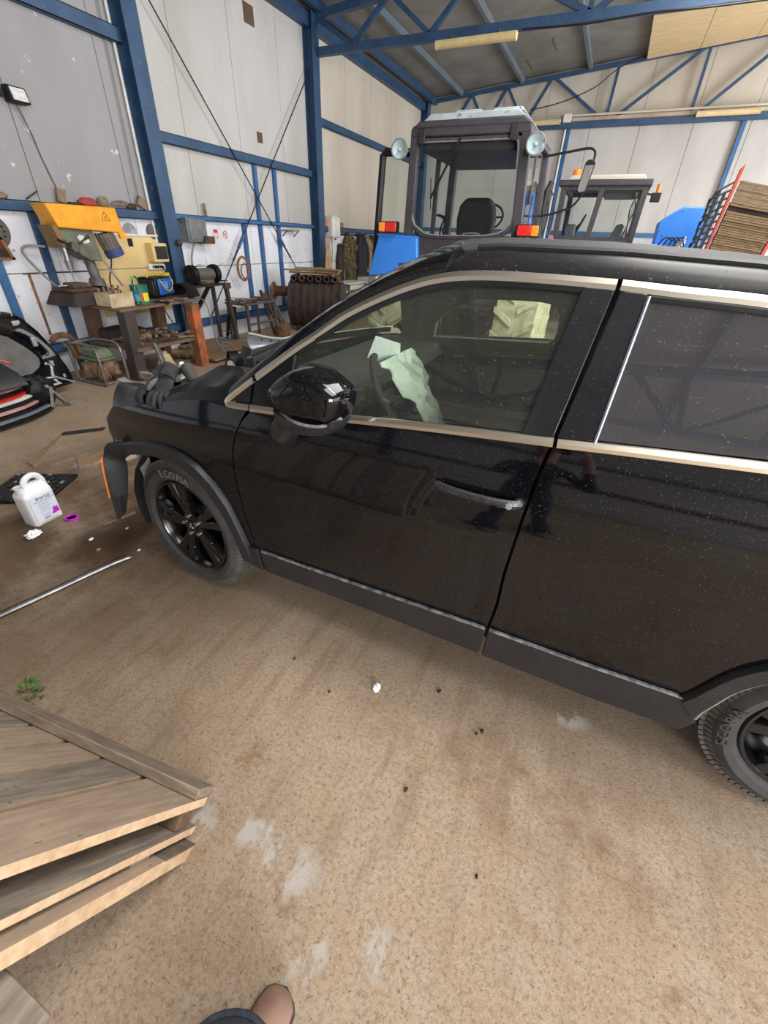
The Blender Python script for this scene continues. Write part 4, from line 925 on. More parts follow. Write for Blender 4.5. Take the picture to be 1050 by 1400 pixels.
# steering wheel with the burst airbag
sw_c = Vector((-.70, 1.70, 1.16)); ax = Vector((.86, 0.05, .5)).normalized(); u = Vector((0, 1, 0)); u = (u - ax * u.dot(ax)).normalized(); v = ax.cross(u)
o = MB().tube([sw_c + u * .185 * cos(2 * pi * k / 32) + v * .185 * sin(2 * pi * k / 32) for k in range(32)], .016, 8, closed=True).build('steering_wheel', 'interior_dark', car)
b = MB()
for a in (0, pi, -pi / 2): b.bar(sw_c, sw_c + (u * cos(a) + v * sin(a)) * .18, .05, .02, ax)
b.cyl(sw_c - ax * .3, sw_c, .035, .05); b.build('wheel_spokes', 'interior_dark', o)
g = []
for i in range(19):
    t = i / 18; row = []
    for j in range(17):
        s = j / 16 - .5
        p = sw_c + ax * (.05 + .05 * sin(t * pi)) + u * (s * (.30 - .12 * t)) + v * (.13 - .10 * t) + Vector((.10 * t * t + .05 * t, 0, -.24 * t))
        p += ax * (.035 * mnoise.noise(Vector((s * 7, t * 5, 1.3))) + .018 * mnoise.noise(Vector((s * 19, t * 11, 4))) + .03 * (1 - 4 * s * s))
        row.append(p)
    g.append(row)
MB().grid(g, ax * .006).build('airbag', 'airbag', o)
MB().add([(-.80, 1.60, 1.30), (-.765, 1.60, 1.385), (-.685, 1.66, 1.355), (-.69, 1.68, 1.255)], [(0, 1, 2, 3)]).grid([[(-.80, 1.60, 1.298), (-.69, 1.68, 1.253)], [(-.765, 1.60, 1.383), (-.685, 1.66, 1.353)]], (-.002, 0, 0)).build('paper_sheet', 'paper', car)
# seats laid back
for yy in (1.72, 2.52):
    st_ = MB(); st_.box(-.45, .12, yy - .24, yy + .24, .42, .60); o = st_.build('seat', 'interior_dark', car, bev=.05, seg=3)
    b = MB(); b.bar((.12, yy, .56), (.62, yy, 1.12), .46, .14, (0, 1, 0)) if False else b.hexa([(.05, yy - .23, .55), (.20, yy - .23, .50), (.20, yy + .23, .50), (.05, yy + .23, .55)], [(.50, yy - .20, 1.16), (.60, yy - .20, 1.10), (.60, yy + .20, 1.10), (.50, yy + .20, 1.16)])
    b.build('backrest', 'interior_dark', o, bev=.04, seg=3)
    b = MB(); b.hexa([(.54, yy - .12, 1.17), (.63, yy - .12, 1.13), (.63, yy + .12, 1.13), (.54, yy + .12, 1.17)], [(.62, yy - .10, 1.34), (.70, yy - .10, 1.30), (.70, yy + .10, 1.30), (.62, yy + .10, 1.34)]); b.build('headrest', 'interior_dark', o, bev=.03, seg=3)
MB().hexa([(.75, 1.5, .6), (1.3, 1.5, .55), (1.3, 2.76, .55), (.75, 2.76, .6)], [(1.22, 1.5, 1.22), (1.38, 1.5, 1.2), (1.38, 2.76, 1.2), (1.22, 2.76, 1.22)]).build('rear_bench', 'interior_dark', car, bev=.05)

# ------------------------------------------------------------------ big tractor, seen from behind
t1 = thing('tractor', 'blue tractor with dark cab seen from behind, just beyond the black car', 'tractor', (-1.6, 6.2, 0))
def pipe_frame(pts, r, m, name, par, n=6, closed=True):
    return MB().tube(pts, r, n, closed=closed).build(name, m, par)
yb, yf = 5.5, 6.85
# cab posts and rails
def cab_frame(name, par, m, posts, w=.075):
    for a, b in posts: MB().bar(a, b, w, w, (0, 1, 0)).build(name, m, par, bev=.006, seg=1)
cab_frame('cab_post', t1, 'tractor_black', [((-2.24, yb, 1.76), (-2.205, yb, 2.69)), ((-1.0, yb, 1.76), (-1.06, yb, 2.69)), ((-2.22, yf, 1.5), (-2.19, yf, 2.69)), ((-1.0, yf, 1.5), (-1.06, yf, 2.69))], .09)
cab_frame('cab_rail', t1, 'tractor_black', [((-2.24, yb, 2.65), (-1.03, yb, 2.65)), ((-2.2, yf, 2.65), (-1.03, yf, 2.65)), ((-2.2, yb, 2.66), (-2.19, yf, 2.66)), ((-1.05, yb, 2.66), (-1.05, yf, 2.66)), ((-1.0, yb, 1.5), (-1.0, yf, 1.45))], .07)
cab_frame('cab_post', t1, 'tractor_black', [((-1.03, 6.15, 1.5), (-1.05, 6.15, 2.66))], .035)
# rear window surround with rounded lower corners
op = [(-2.20, 2.60), (-2.24, 2.57), (-2.235, 1.95), (-2.20, 1.85), (-2.05, 1.76), (-1.92, 1.745), (-1.35, 1.755), (-1.14, 1.785), (-1.055, 1.85), (-1.04, 1.92), (-1.085, 2.56), (-1.11, 2.60)]
sc_ = lambda L, k, cx=-1.64, cz=2.17: [(cx + (x - cx) * k, cz + (z - cz) * k) for x, z in L]
R_ = lambda L, y, n=48: [Vector((p.x, y, p.y)) for p in resamp([Vector((a, b, 0)) for a, b in L + L[:1]], n)[:-1]]
def ringm(rings, caps=False): return ringmesh(rings, caps, caps)
ringm([R_(sc_(op, 1.02), yb + .03), R_(sc_(op, 1.02), yb - .035), R_(sc_(op, .955), yb - .04), R_(sc_(op, .955), yb + .02)]).build('rear_window_frame', 'tractor_black', t1)
ringm([R_(sc_(op, .958), yb - .02), R_(sc_(op, .958), yb - .044), R_(sc_(op, .935), yb - .042), R_(sc_(op, .935), yb - .01)]).build('window_rubber', 'dull_alu', t1)
g = MB(); n = R_(sc_(op, .945), yb - .012); g.add(n + [p + Vector((0, .005, 0)) for p in n], [tuple(range(48))[::-1], tuple(range(48, 96))] + [(i, (i + 1) % 48, 48 + (i + 1) % 48, 48 + i) for i in range(48)]); g.build('rear_window_glass', 'tractor_glass', t1)
MB().bar((-1.70, yb - .06, 2.60), (-1.98, yb - .06, 2.10), .014, .02).bar((-1.99, yb - .055, 2.28), (-1.97, yb - .055, 2.0), .008).build('wiper', 'black_plastic', t1)
for x in (-2.12, -1.17): MB().box(x - .035, x + .035, yb - .075, yb - .03, 2.56, 2.68).build('hinge', 'dark_metal', t1, bev=.005)
# header above the window and roof
MB().hexa([(-2.25, yb - .05, 2.62), (-1.01, yb - .05, 2.62), (-1.01, yb + .05, 2.62), (-2.25, yb + .05, 2.62)], [(-2.23, yb - .05, 2.71), (-1.03, yb - .05, 2.71), (-1.03, yb + .05, 2.71), (-2.23, yb + .05, 2.71)]).build('header', 'tractor_black', t1, bev=.01)
rf = [(-2.25, 2.68), (-2.16, 2.745), (-1.10, 2.745), (-1.0, 2.68)]
MB().prism(rf, 'Y', yb - .06, yf + .06).build('roof', 'tractor_black', t1, bev=.02)
rt = MB(); rt.prism([(-2.14, 2.742), (-2.05, 2.80), (-1.17, 2.80), (-1.08, 2.742)], 'Y', yb - .02, yf)
for (a, b) in ((-1.80, -1.55), (-1.42, -1.15)): rt.prism([(a - .03, 2.795), (a, 2.825), (b, 2.825), (b + .03, 2.795)], 'Y', yb + .03, yf - .05)
rt.build('roof_cover', 'tractor_roof', t1, bev=.01)
MB().box(-2.15, -1.1, yb + .05, yf, 2.50, 2.64).build('headliner', 'tractor_black', t1, bev=.03)
# side glass right, inner windscreen pillar and lower rear panel
MB().hexa([(-1.0, yb + .06, 1.55), (-.995, yb + .06, 1.55), (-.995, yf - .05, 1.55), (-1.0, yf - .05, 1.55)], [(-1.055, yb + .06, 2.62), (-1.05, yb + .06, 2.62), (-1.05, yf - .05, 2.62), (-1.055, yf - .05, 2.62)]).build('side_glass', 'tractor_glass', t1)
cab_frame('cab_post', t1, 'tractor_black', [((-2.2, 6.2, 1.5), (-2.18, 6.2, 2.64))], .05)
MB().hexa([(-2.10, yb - .02, 1.1), (-.95, yb - .02, 1.1), (-.95, yb + .06, 1.1), (-2.10, yb + .06, 1.1)], [(-2.12, yb - .02, 1.76), (-1.0, yb - .02, 1.76), (-1.0, yb + .06, 1.76), (-2.12, yb + .06, 1.76)]).build('rear_panel', 'tractor_black', t1, bev=.01)
MB().box(-2.2, -1.0, yb, yf + .1, 1.05, 1.16).build('cab_floor', 'tractor_black', t1)
MB().box(-1.73, -1.60, yb - .06, yb - .02, 1.56, 1.60).build('plate_lamp', 'enamel_white', t1); MB().lathe([(.035, 0), (.035, .06), (.02, .08), (0, .085)], (-1.63, yb - .06, 1.60), 'Z', 12).build('breather_cap', 'dark_metal', t1)
# open door on the left
d = MB().tube([(-2.30, 5.62, 2.52), (-2.60, 5.60, 2.53), (-2.635, 5.60, 2.50), (-2.70, 5.60, 1.66), (-2.71, 5.60, 1.35)], .04, 8).build('open_door', 'black_plastic', t1)
MB().bar((-2.71, 5.60, 1.38), (-2.3, 5.62, 1.38), .05).build('door_rail', 'black_plastic', d)
MB().hexa([(-2.69, 5.60, 1.40), (-2.32, 5.61, 1.40), (-2.32, 5.615, 1.40), (-2.69, 5.605, 1.40)], [(-2.61, 5.60, 2.50), (-2.32, 5.61, 2.50), (-2.32, 5.615, 2.50), (-2.61, 5.605, 2.50)]).build('door_glass', 'tractor_glass', d)
# fenders
MB().hexa([(-2.72, 5.42, 1.32), (-2.07, 5.42, 1.40), (-2.07, 5.5, 1.40), (-2.72, 5.5, 1.32)], [(-2.585, 5.42, 1.75), (-2.10, 5.42, 1.735), (-2.10, 5.5, 1.735), (-2.585, 5.5, 1.75)]).build('fender', 'tractor_blue', t1, bev=.012)
MB().hexa([(-2.60, 5.42, 1.745), (-2.10, 5.42, 1.73), (-2.10, 6.5, 1.70), (-2.60, 6.5, 1.70)], [(-2.60, 5.42, 1.765), (-2.10, 5.42, 1.75), (-2.10, 6.5, 1.72), (-2.60, 6.5, 1.72)]).build('fender_top', 'tractor_blue', t1)
MB().hexa([(-2.75, 5.43, 1.08), (-2.05, 5.43, 1.12), (-2.05, 5.47, 1.12), (-2.75, 5.47, 1.08)], [(-2.72, 5.43, 1.315), (-2.05, 5.43, 1.395), (-2.05, 5.47, 1.395), (-2.72, 5.47, 1.315)]).build('fender_skirt', 'dull_alu', t1)
for k in range(5): MB().lathe([(.012, 0), (.012, -.012), (0, -.014)], (-2.66 + .14 * k, 5.43, 1.30 + .017 * k), 'Y', 8).build('bolt', 'dull_alu', t1)
MB().hexa([(-1.02, 5.42, 1.40), (-.62, 5.42, 1.36), (-.62, 5.5, 1.36), (-1.02, 5.5, 1.40)], [(-1.02, 5.42, 1.745), (-.66, 5.42, 1.765), (-.66, 5.5, 1.765), (-1.02, 5.5, 1.745)]).build('fender', 'tractor_blue', t1, bev=.012)
MB().hexa([(-1.02, 5.42, 1.735), (-.62, 5.42, 1.755), (-.60, 6.5, 1.72), (-1.0, 6.5, 1.70)], [(-1.02, 5.42, 1.755), (-.62, 5.42, 1.775), (-.60, 6.5, 1.74), (-1.0, 6.5, 1.72)]).build('fender_top', 'tractor_blue', t1)
# tail lights on the fenders
for x0, amber_left in ((-2.565, True), (-.985, False)):
    tl = MB().box(x0, x0 + .235, 5.36, 5.44, 1.775, 1.885).build('tail_light', 'black_plastic', t1, bev=.008)
    xa = x0 + .085 if amber_left else x0 + .15
    MB().box(x0 + .012, xa, 5.345, 5.37, 1.785, 1.875).build('lens', 'amber_lens' if amber_left else 'red_lens', tl, bev=.006)
    MB().box(xa + .003, x0 + .223, 5.345, 5.37, 1.785, 1.875).build('lens', 'red_lens' if amber_left else 'amber_lens', tl, bev=.006)
# work lamps
for x, z in ((-2.335, 2.515), (-.935, 2.515)):
    wl_ = MB().lathe([(0, .10), (.05, .09), (.085, .03), (.092, 0), (.092, -.012), (.082, -.014), (.080, -.004)], (x, 5.36, z), 'Y', 24, cap=False).build('work_lamp', 'dull_alu', t1)
    MB().lathe([(.081, -.006), (.06, -.016), (.03, -.02), (0, -.021)], (x, 5.36, z), 'Y', 20).build('lens', 'bottle_glass', wl_); MB().lathe([(.080, -.004), (.055, .025), (.02, .045), (0, .048)], (x, 5.36, z), 'Y', 24, cap=False).build('bowl', 'lamp_bowl', wl_)
    MB().lathe([(.016, .04), (.016, .0), (.010, -.008), (0, -.009)], (x, 5.36, z), 'Y', 12).build('bulb', 'enamel_white', wl_)
    MB().bar((x, 5.44, z), (-2.2 if x < -2 else -1.06, 5.5, z), .025).build('bracket', 'dark_metal', wl_)
# rear wheels
def tractor_wheel(x0, x1, y, r, par):
    w = MB(); m = (x0 + x1) / 2; hw = (x1 - x0) / 2
    w.lathe([(r * .62, -hw * .8), (r * .80, -hw), (r * .93, -hw * .92), (r * .95, -hw * .4), (r * .95, hw * .4), (r * .93, hw * .92), (r * .80, hw), (r * .62, hw * .8)], (m, y, r), 'X', 48)
    o = w.build('rear_wheel', 'dusty_tyre', par)
    for k in range(20):
        a = 2 * pi * k / 20
        for sg in (-1, 1):
            aa = a + (.157 if sg > 0 else 0); q = []
            for rr in (r * .94, r * 1.0):
                for (h, da) in ((0.02 * sg, .16), (sg * hw * .98, -.02), (sg * hw * .98, -.11), (0.02 * sg, .06)):
                    q.append((m + h, y + rr * cos(aa + da), r + rr * sin(aa + da)))
            MB().hexa(q[:4], q[4:]).build('tyre_lug', 'dusty_tyre', o, bev=.01, seg=1)
    rm = MB(); rm.lathe([(r * .63, hw * .7), (r * .60, hw * .55), (r * .5, hw * .1), (r * .2, hw * .15), (r * .18, hw * .4), (0, hw * .4)], (m, y, r), 'X', 32); rm.build('rim', 'pale_rim', o)
    return o

tractor_wheel(-1.08, -.60, 6.02, .80, t1); tractor_wheel(-2.62, -2.14, 6.02, .80, t1)
# seat, steering wheel, levers
seat = MB().prism([(-1.82, 1.64), (-1.845, 1.95), (-1.82, 2.08), (-1.75, 2.155), (-1.47, 2.155), (-1.40, 2.08), (-1.375, 1.95), (-1.40, 1.64)], 'Y', 6.02, 6.15).build('seat', 'black_plastic', t1, bev=.045, seg=4)
MB().box(-1.83, -1.39, 6.0, 6.5, 1.50, 1.62).build('seat_cushion', 'black_plastic', seat, bev=.03)
MB().tube(catmull([(-1.76, 6.0, 1.66), (-1.74, 5.97, 1.77), (-1.68, 5.97, 1.80), (-1.52, 5.97, 1.79), (-1.46, 6.0, 1.66)], 4), .012, 6).build('seat_bracket', 'dull_alu', seat)
sw = Vector((-1.62, 6.70, 2.0)); MB().tube([sw + Vector((.19 * cos(a), .08 * sin(a), .19 * sin(a) * .75)) for a in [2 * pi * k / 28 for k in range(28)]], .014, 6, closed=True).bar(sw + Vector((-.18, 0, 0)), sw + Vector((.18, 0, 0)), .02).cyl(sw, sw + Vector((0, .15, -.6)), .03).build('steering_wheel', 'black_plastic', t1)
MB().box(-1.9, -1.3, 6.78, 6.95, 1.2, 1.80).build('dashboard', 'dark_metal', t1, bev=.03)
for x in (-2.08, -2.12): MB().tube(catmull([(x, 6.3, 1.2), (x, 6.28, 1.8), (x + .03, 6.3, 1.95), (x - .1, 6.35, 2.0)], 4), .012, 6).build('lever', 'black_plastic', t1)
MB().prism([(-1.45, 1.85), (-1.45, 2.28), (-1.40, 2.33), (-1.24, 2.33), (-1.20, 2.28), (-1.20, 1.85)], 'Y', 7.5, 7.8).build('air_filter', 'tractor_blue', t1, bev=.02)
# bonnet
MB().prism([(-2.0, 1.0), (-2.0, 1.55), (-1.85, 1.72), (-1.35, 1.72), (-1.2, 1.55), (-1.2, 1.0)], 'Y', 6.95, 8.7).build('bonnet', 'tractor_blue', t1, bev=.03)
for x in (-2.15, -1.05): MB().lathe([(0, -.14), (.45, -.13), (.5, 0), (.45, .13), (0, .14)], (x, 8.4, .5), 'X', 32).build('front_wheel', 'rubber', t1)
MB().box(-1.9, -1.3, 6.0, 8.5, .6, 1.05).build('chassis', 'dark_metal', t1)
# mirror on its arm, exhaust side
m = MB().tube(catmull([(-1.02, 6.70, 2.60), (-.80, 6.70, 2.63), (-.56, 6.70, 2.66), (-.49, 6.70, 2.62), (-.49, 6.70, 2.53)], 4), .013, 6).build('mirror_arm', 'black_plastic', t1)
MB().prism([(-.565, 2.24), (-.60, 2.27), (-.565, 2.53), (-.535, 2.555), (-.475, 2.55), (-.455, 2.52), (-.495, 2.26), (-.52, 2.235)], 'Y', 6.64, 6.68).build('mirror_shell', 'black_plastic', m, bev=.01)
MB().prism([(-.565, 2.25), (-.588, 2.275), (-.558, 2.50), (-.468, 2.50), (-.505, 2.265)], 'Y', 6.632, 6.639).build('mirror_glass', 'mirror', m)
MB().tube(catmull([(-1.0, 6.72, 2.02), (-.85, 6.72, 2.04), (-.62, 6.72, 2.12), (-.53, 6.70, 2.24)], 4), .012, 6).build('mirror_brace', 'black_plastic', m)
MB().tube([(-.98, 6.9, 1.5), (-.96, 6.9, 2.3), (-.93, 6.92, 2.38)], .035, 10).build('exhaust_pipe', 'dark_metal', t1)
for k, x in enumerate((-.93, -.86)): MB().tube(catmull([(x, 6.9, 1.7), (x + .03, 6.92, 2.0), (x, 6.9, 2.2), (x - .06, 6.9, 2.3)], 4), .010, 5).build('hose', 'cable_black', t1)

# ------------------------------------------------------------------ second tractor, further back
t2 = thing('tractor', 'dark tractor cab with orange roof beacon, behind the blue tractor', 'tractor', (-.5, 11.5, 0))
ya, yz_ = 10.95, 12.3
cab_frame('cab_post', t2, 'tractor_black', [((-1.2, ya, 1.4), (-1.22, ya, 2.78)), ((.20, ya, 1.4), (.22, ya, 2.78)), ((-.62, ya, 1.4), (-.52, ya, 2.7)), ((-1.15, yz_, 1.4), (-1.2, yz_, 2.75)), ((.18, yz_, 1.4), (.2, yz_, 2.75))], .10)
cab_frame('cab_rail', t2, 'tractor_black', [((-1.25, ya, 2.68), (.26, ya, 2.68)), ((-1.2, ya, 1.86), (.24, ya, 1.86)), ((-1.2, yz_, 2.68), (.2, yz_, 2.68)), ((-1.2, ya, 2.68), (-1.2, yz_, 2.68)), ((.2, ya, 2.68), (.2, yz_, 2.68))], .09)
MB().box(-1.32, .31, ya - .1, yz_ + .1, 2.70, 2.80).build('roof', 'tractor_black', t2, bev=.02)
MB().hexa([(-1.2, ya, 2.80), (.20, ya, 2.80), (.20, yz_, 2.80), (-1.2, yz_, 2.80)], [(-1.1, ya, 2.88), (.14, ya, 2.88), (.14, yz_, 2.88), (-1.1, yz_, 2.88)]).build('roof_cover', 'wall_warm', t2, bev=.02)
MB().lathe([(.085, 0), (.085, .09), (.07, .12), (0, .125)], (-1.06, ya + .3, 2.87), 'Z', 16).build('beacon', 'amber_lens', t2)
for (xa, xb) in ((-1.15, -.62), (-.5, .16)): MB().box(xa, xb, ya - .01, ya - .005, 1.9, 2.64).build('window_glass', 'tractor_glass', t2)
MB().prism([(-.45, 2.50), (-.47, 2.62), (.18, 2.62), (.18, 2.52), (-.0, 2.50)], 'Y', ya + .05, ya + .08).build('sun_blind', 'tractor_black', t2)
MB().box(-1.2, .25, ya - .05, ya + .05, 1.2, 1.84).build('rear_panel', 'tractor_black', t2, bev=.02)
MB().box(-1.05, 1.1, ya - .06, ya + 1.2, 1.0, 1.80).build('fender', 'tractor_blue', t2, bev=.04)
sw = Vector((-.85, 11.9, 2.12)); MB().tube([sw + Vector((.16 * cos(a) * .5, .1 * sin(a), .2 * cos(a) - .02)) for a in [2 * pi * k / 24 for k in range(24)]], .016, 6, closed=True).cyl(sw, sw + Vector((-.3, .2, -.4)), .03).build('steering_wheel', 'black_plastic', t2)
MB().prism([(-.2, 1.85), (-.12, 2.12), (-.02, 2.15), (.05, 2.1), (.0, 1.85)], 'Y', 11.6, 11.7).build('seat', 'grey_metal', t2, bev=.02)
MB().box(-1.1, -.9, 11.5, 11.8, 1.8, 2.12).build('seat', 'grey_metal', t2, bev=.03)
wlb = MB().box(.34, .50, ya - .05, ya + .05, 2.46, 2.60).build('work_lamp', 'black_plastic', t2, bev=.01); MB().bar((.2, ya, 2.6), (.4, ya, 2.56), .03).build('bracket', 'black_plastic', wlb)
MB().lathe([(.035, 0), (.035, .13), (0, .14)], (.43, ya - .02, 2.60), 'Z', 10).build('reflector', 'amber', wlb)
for k in range(3): MB().tube(catmull([(.12 - .03 * k, ya - .05, 2.6), (.05 + .04 * k, ya - .06, 2.35), (.08, ya - .05, 2.1), (.02 + .05 * k, ya - .05, 1.9)], 4), .012, 5).build('hose', ('cable_black', 'cable_grey', 'cable_black')[k], t2)
MB().box(-1.33, -1.22, ya - .2, ya - .15, 1.84, 1.90).build('reflector', 'amber', t2)
MB().prism([(-.98, 2.24), (-1.0, 2.38), (-.92, 2.40), (-.88, 2.30)], 'Y', ya + .5, ya + .53).build('mirror', 'enamel_white', t2)
for x0 in (-1.55, -.05):
    w_ = MB(); w_.lathe([(.5, -.2), (.65, -.24), (.78, -.22), (.78, .22), (.65, .24), (.5, .2)], (x0 + .25, 11.3, .78), 'X', 32); w_.build('rear_wheel', 'rubber', t2)
MB().box(-1.0, 0.0, 12.3, 14.0, .6, 1.5).build('bonnet', 'tractor_blue', t2, bev=.06)
for x0 in (-1.1, .1): MB().lathe([(0, -.12), (.4, -.12), (.48, 0), (.4, .12), (0, .12)], (x0, 13.6, .48), 'X', 24).build('front_wheel', 'rubber', t2)

# ------------------------------------------------------------------ implements
im = thing('sprayer_hood', 'bright blue angular machine hood beyond the car roof', 'machine', (.9, 10.2, 0))
hp = [(.52, 1.0), (.58, 1.79), (.56, 2.12), (.62, 2.18), (.845, 2.342), (1.172, 2.335), (1.25, 2.2), (1.28, 1.0)]
MB().prism(hp, 'Y', 10.0, 10.7).build('hood', 'tractor_blue', im, bev=.02)
MB().bar((.5, 9.98, 1.0), (.55, 9.98, 1.80), .05).build('edge_frame', 'dark_metal', im); MB().box(-.1, .75, 9.9, 10.02, 1.66, 1.80).build('crossbar', 'tractor_blue', im, bev=.02)
for (x, z) in ((.60, 2.02), (.66, 1.95), (.86, 2.29)): MB().lathe([(.014, 0), (.014, -.012), (0, -.014)], (x, 10.0, z), 'Y', 8).build('bolt', 'dull_alu', im)
for k, x in enumerate((.70, .78, .86, .93)): MB().tube(catmull([(x - .1, 9.9, 1.6), (x - .04, 9.88, 1.84), (x + .05, 9.88, 1.90), (x + .12, 9.9, 1.86 - .05 * k)], 4), .012, 6).build('hose', 'cable_black', im)
for k in range(5): MB().lathe([(.035, 0), (.035, .05), (.02, .06), (.02, .10), (0, .105)], (.88 + .03 * k, 9.86, 1.68 + .035 * k), 'Z', 10).build('valve', 'steel', im)
for (x, y) in ((.58, 10.06), (1.22, 10.06), (.58, 10.6), (1.22, 10.6)): MB().box(x - .04, x + .04, y - .04, y + .04, 0, 1.05).build('leg', 'dark_metal', im)

mc = thing('harvest_table', 'folded red framed implement with rows of straw coloured slats', 'machine', (1.3, 8.1, 0))
def at(u, v, o=0.0):      # leaning panel: u across, v up
    a = Vector((1.00, 8.0, 0.0)).lerp(Vector((1.22, 8.10, 2.52)), v); b = Vector((1.48, 8.0, 0.0)).lerp(Vector((1.84, 8.10, 2.40)), v)
    return a.lerp(b, u) + Vector((0, -o, 0))
MB().hexa([at(-.09, 0, .05), at(-.02, 0, .05), at(-.02, 0, -.05), at(-.09, 0, -.05)], [at(-.09, 1.03, .05), at(-.04, 1.05, .05), at(-.04, 1.05, -.05), at(-.09, 1.03, -.05)]).build('side_rail', 'red_frame', mc, bev=.006)
MB().hexa([at(1.01, 0, .05), at(1.08, 0, .05), at(1.08, 0, -.05), at(1.01, 0, -.05)], [at(1.01, 1.0, .05), at(1.08, 1.0, .05), at(1.08, 1.0, -.05), at(1.01, 1.0, -.05)]).build('side_rail', 'red_frame', mc, bev=.006)
MB().hexa([at(1.09, 0, .03), at(1.15, 0, .03), at(1.15, 0, -.03), at(1.09, 0, -.03)], [at(1.09, .97, .03), at(1.15, .97, .03), at(1.15, .97, -.03), at(1.09, .97, -.03)]).build('side_rail', 'enamel_white', mc)
MB().hexa([at(1.16, 0, .03), at(1.20, 0, .03), at(1.20, 0, -.03), at(1.16, 0, -.03)], [at(1.16, .95, .03), at(1.20, .95, .03), at(1.20, .95, -.03), at(1.16, .95, -.03)]).build('side_rail', 'tractor_blue', mc)
MB().add([at(0, 0, -.06), at(1, 0, -.06), at(1, .9, -.06), at(0, .9, -.06)], [(0, 1, 2, 3)]).grid([[at(0, 0, -.06), at(1, 0, -.06)], [at(0, .88, -.06), at(1, .88, -.06)]], (0, .01, 0)).build('backing', 'rust_dark', mc)
random.seed(3)
for k in range(62):
    v0 = .34 + k * .0105
    if k in (50, 51): continue
    j = .006 * random.random(); o = .01 + .03 * random.random()
    MB().hexa([at(.0 + j, v0, o), at(1.0 - j, v0 + .002, o), at(1 - j, v0 + .002, o - .03), at(j, v0, o - .03)], [at(j, v0 + .0085, o), at(1 - j, v0 + .0105, o), at(1 - j, v0 + .0105, o - .03), at(j, v0 + .0085, o - .03)]).build('slat', 'straw_slat', mc)
for k in range(22):
    v = .30 + k * .032; a = at(-.12, v, .08)
    MB().tube([a, a + Vector((-.16 - .02 * (k % 3), -.08, -.10)), a + Vector((-.20, -.1, -.22))], .014, 5).build('tine', 'black_plastic', mc)
for u in (-.20, -.32): MB().bar(at(u, .05, .1), at(u, .93, .1), .035).build('tine_bar', 'black_plastic', mc)
MB().bar(at(0, .005), at(1, .005), .1, .02).build('foot', 'dark_metal', mc)

rw = thing('red_white_implement', 'red and white machine panel beside the slatted red frame', 'machine', (2.0, 8.6, 0))
MB().hexa([(1.55, 8.5, 0), (2.3, 8.5, 0), (2.3, 8.6, 0), (1.55, 8.6, 0)], [(1.93, 8.5, 2.06), (2.5, 8.5, 2.1), (2.5, 8.6, 2.1), (1.93, 8.6, 2.06)]).build('red_panel', 'red_frame', rw, bev=.01)
MB().hexa([(1.85, 8.46, .9), (2.6, 8.46, .9), (2.6, 8.5, .9), (1.85, 8.5, .9)], [(2.02, 8.46, 1.86), (2.7, 8.46, 1.86), (2.7, 8.5, 1.86), (2.02, 8.5, 1.86)]).build('white_panel', 'enamel_white', rw, bev=.01)
MB().box(1.6, 2.6, 8.5, 9.1, 0.0, .12).build('base', 'dark_metal', rw)

# ------------------------------------------------------------------ workbench and what stands on it
random.seed(11)
bn = thing('workbench', 'old steel-topped workbench with brown timber legs and a shelf of scrap', 'workbench', (-5.85, 4.7, 0))
TZ = .88
topc = [(-5.27, 3.81), (-5.42, 5.22), (-6.20, 5.60), (-6.44, 3.90)]
MB().prism(topc, 'Z', TZ - .03, TZ).build('worktop', 'bench_wood', bn, bev=.004)
for (x, y, m, w) in ((-5.40, 3.93, 'leg_dark', .15), (-5.27, 4.93, 'leg_orange', .14), (-6.2, 4.02, 'leg_brown', .15), (-5.98, 4.88, 'leg_brown', .15)):
    tx, ty_ = (x + .06 * (x < -5.3), y)
    l = MB(); l.hexa([(x - w / 2, y - w / 2, 0), (x + w / 2, y - w / 2, 0), (x + w / 2, y + w / 2, 0), (x - w / 2, y + w / 2, 0)], [(tx - w / 2, ty_ - w / 2, TZ - .03), (tx + w / 2, ty_ - w / 2, TZ - .03), (tx + w / 2, ty_ + w / 2, TZ - .03), (tx - w / 2, ty_ + w / 2, TZ - .03)])
    lo_ = l.build('leg', m, bn, bev=.008)
    if m == 'leg_orange': lo_['label'] = 'leg with an orange painted side'
MB().prism([(-5.26, 3.90), (-5.27, 4.98), (-6.25, 5.0), (-6.28, 3.95)], 'Z', .37, .41).build('shelf', 'bench_wood', bn, bev=.004)
def junk(name, m, c, n, sx, sy, z, grp, label, seed, cat='scrap', zs=.06, L=(.10, .24)):
    random.seed(seed)
    for k in range(n):
        x = c[0] + random.uniform(-sx, sx); y = c[1] + random.uniform(-sy, sy); a = random.uniform(0, pi); l = random.uniform(*L); zz = z + .02 + zs * random.random() * (k > n // 3)
        b = MB(); d = Vector((cos(a), sin(a), random.uniform(-.08, .08))) * l / 2; p = Vector((x, y, zz)); t = k % 4
        if t == 0: b.cyl(p - d, p + d, .022, None, 8)
        elif t == 1: b.bar(p - d, p + d, .035, .02)
        elif t == 2: b.cyl(p - d * .6, p + d * .6, .035, None, 10); b.cyl(p + d * .6, p + d, .018, None, 8)
        else: b.bar(p - d, p + d, .022, .012); b.lathe([(.035, -.012), (.045, 0), (.035, .012), (.02, 0)], p + d, 'Z', 10, True)
        kd = ('pipe', 'flat bar', 'stepped shaft', 'ring-ended bar')[t]; o = b.build(name, m if k % 3 else 'rust', None, loc=(x, y, z)); tag(o, label % (kd + (' at the end nearer the drill press' if y < c[1] - sy / 3 else ' at the end farther from the drill press' if y > c[1] + sy / 3 else ' in the middle')), cat, grp)
junk('scrap_part', 'iron_junk', (-5.60, 4.45), 52, .28, .46, .41, 'rusty parts on the bench shelf', 'rusty %s of the shelf heap', 5)
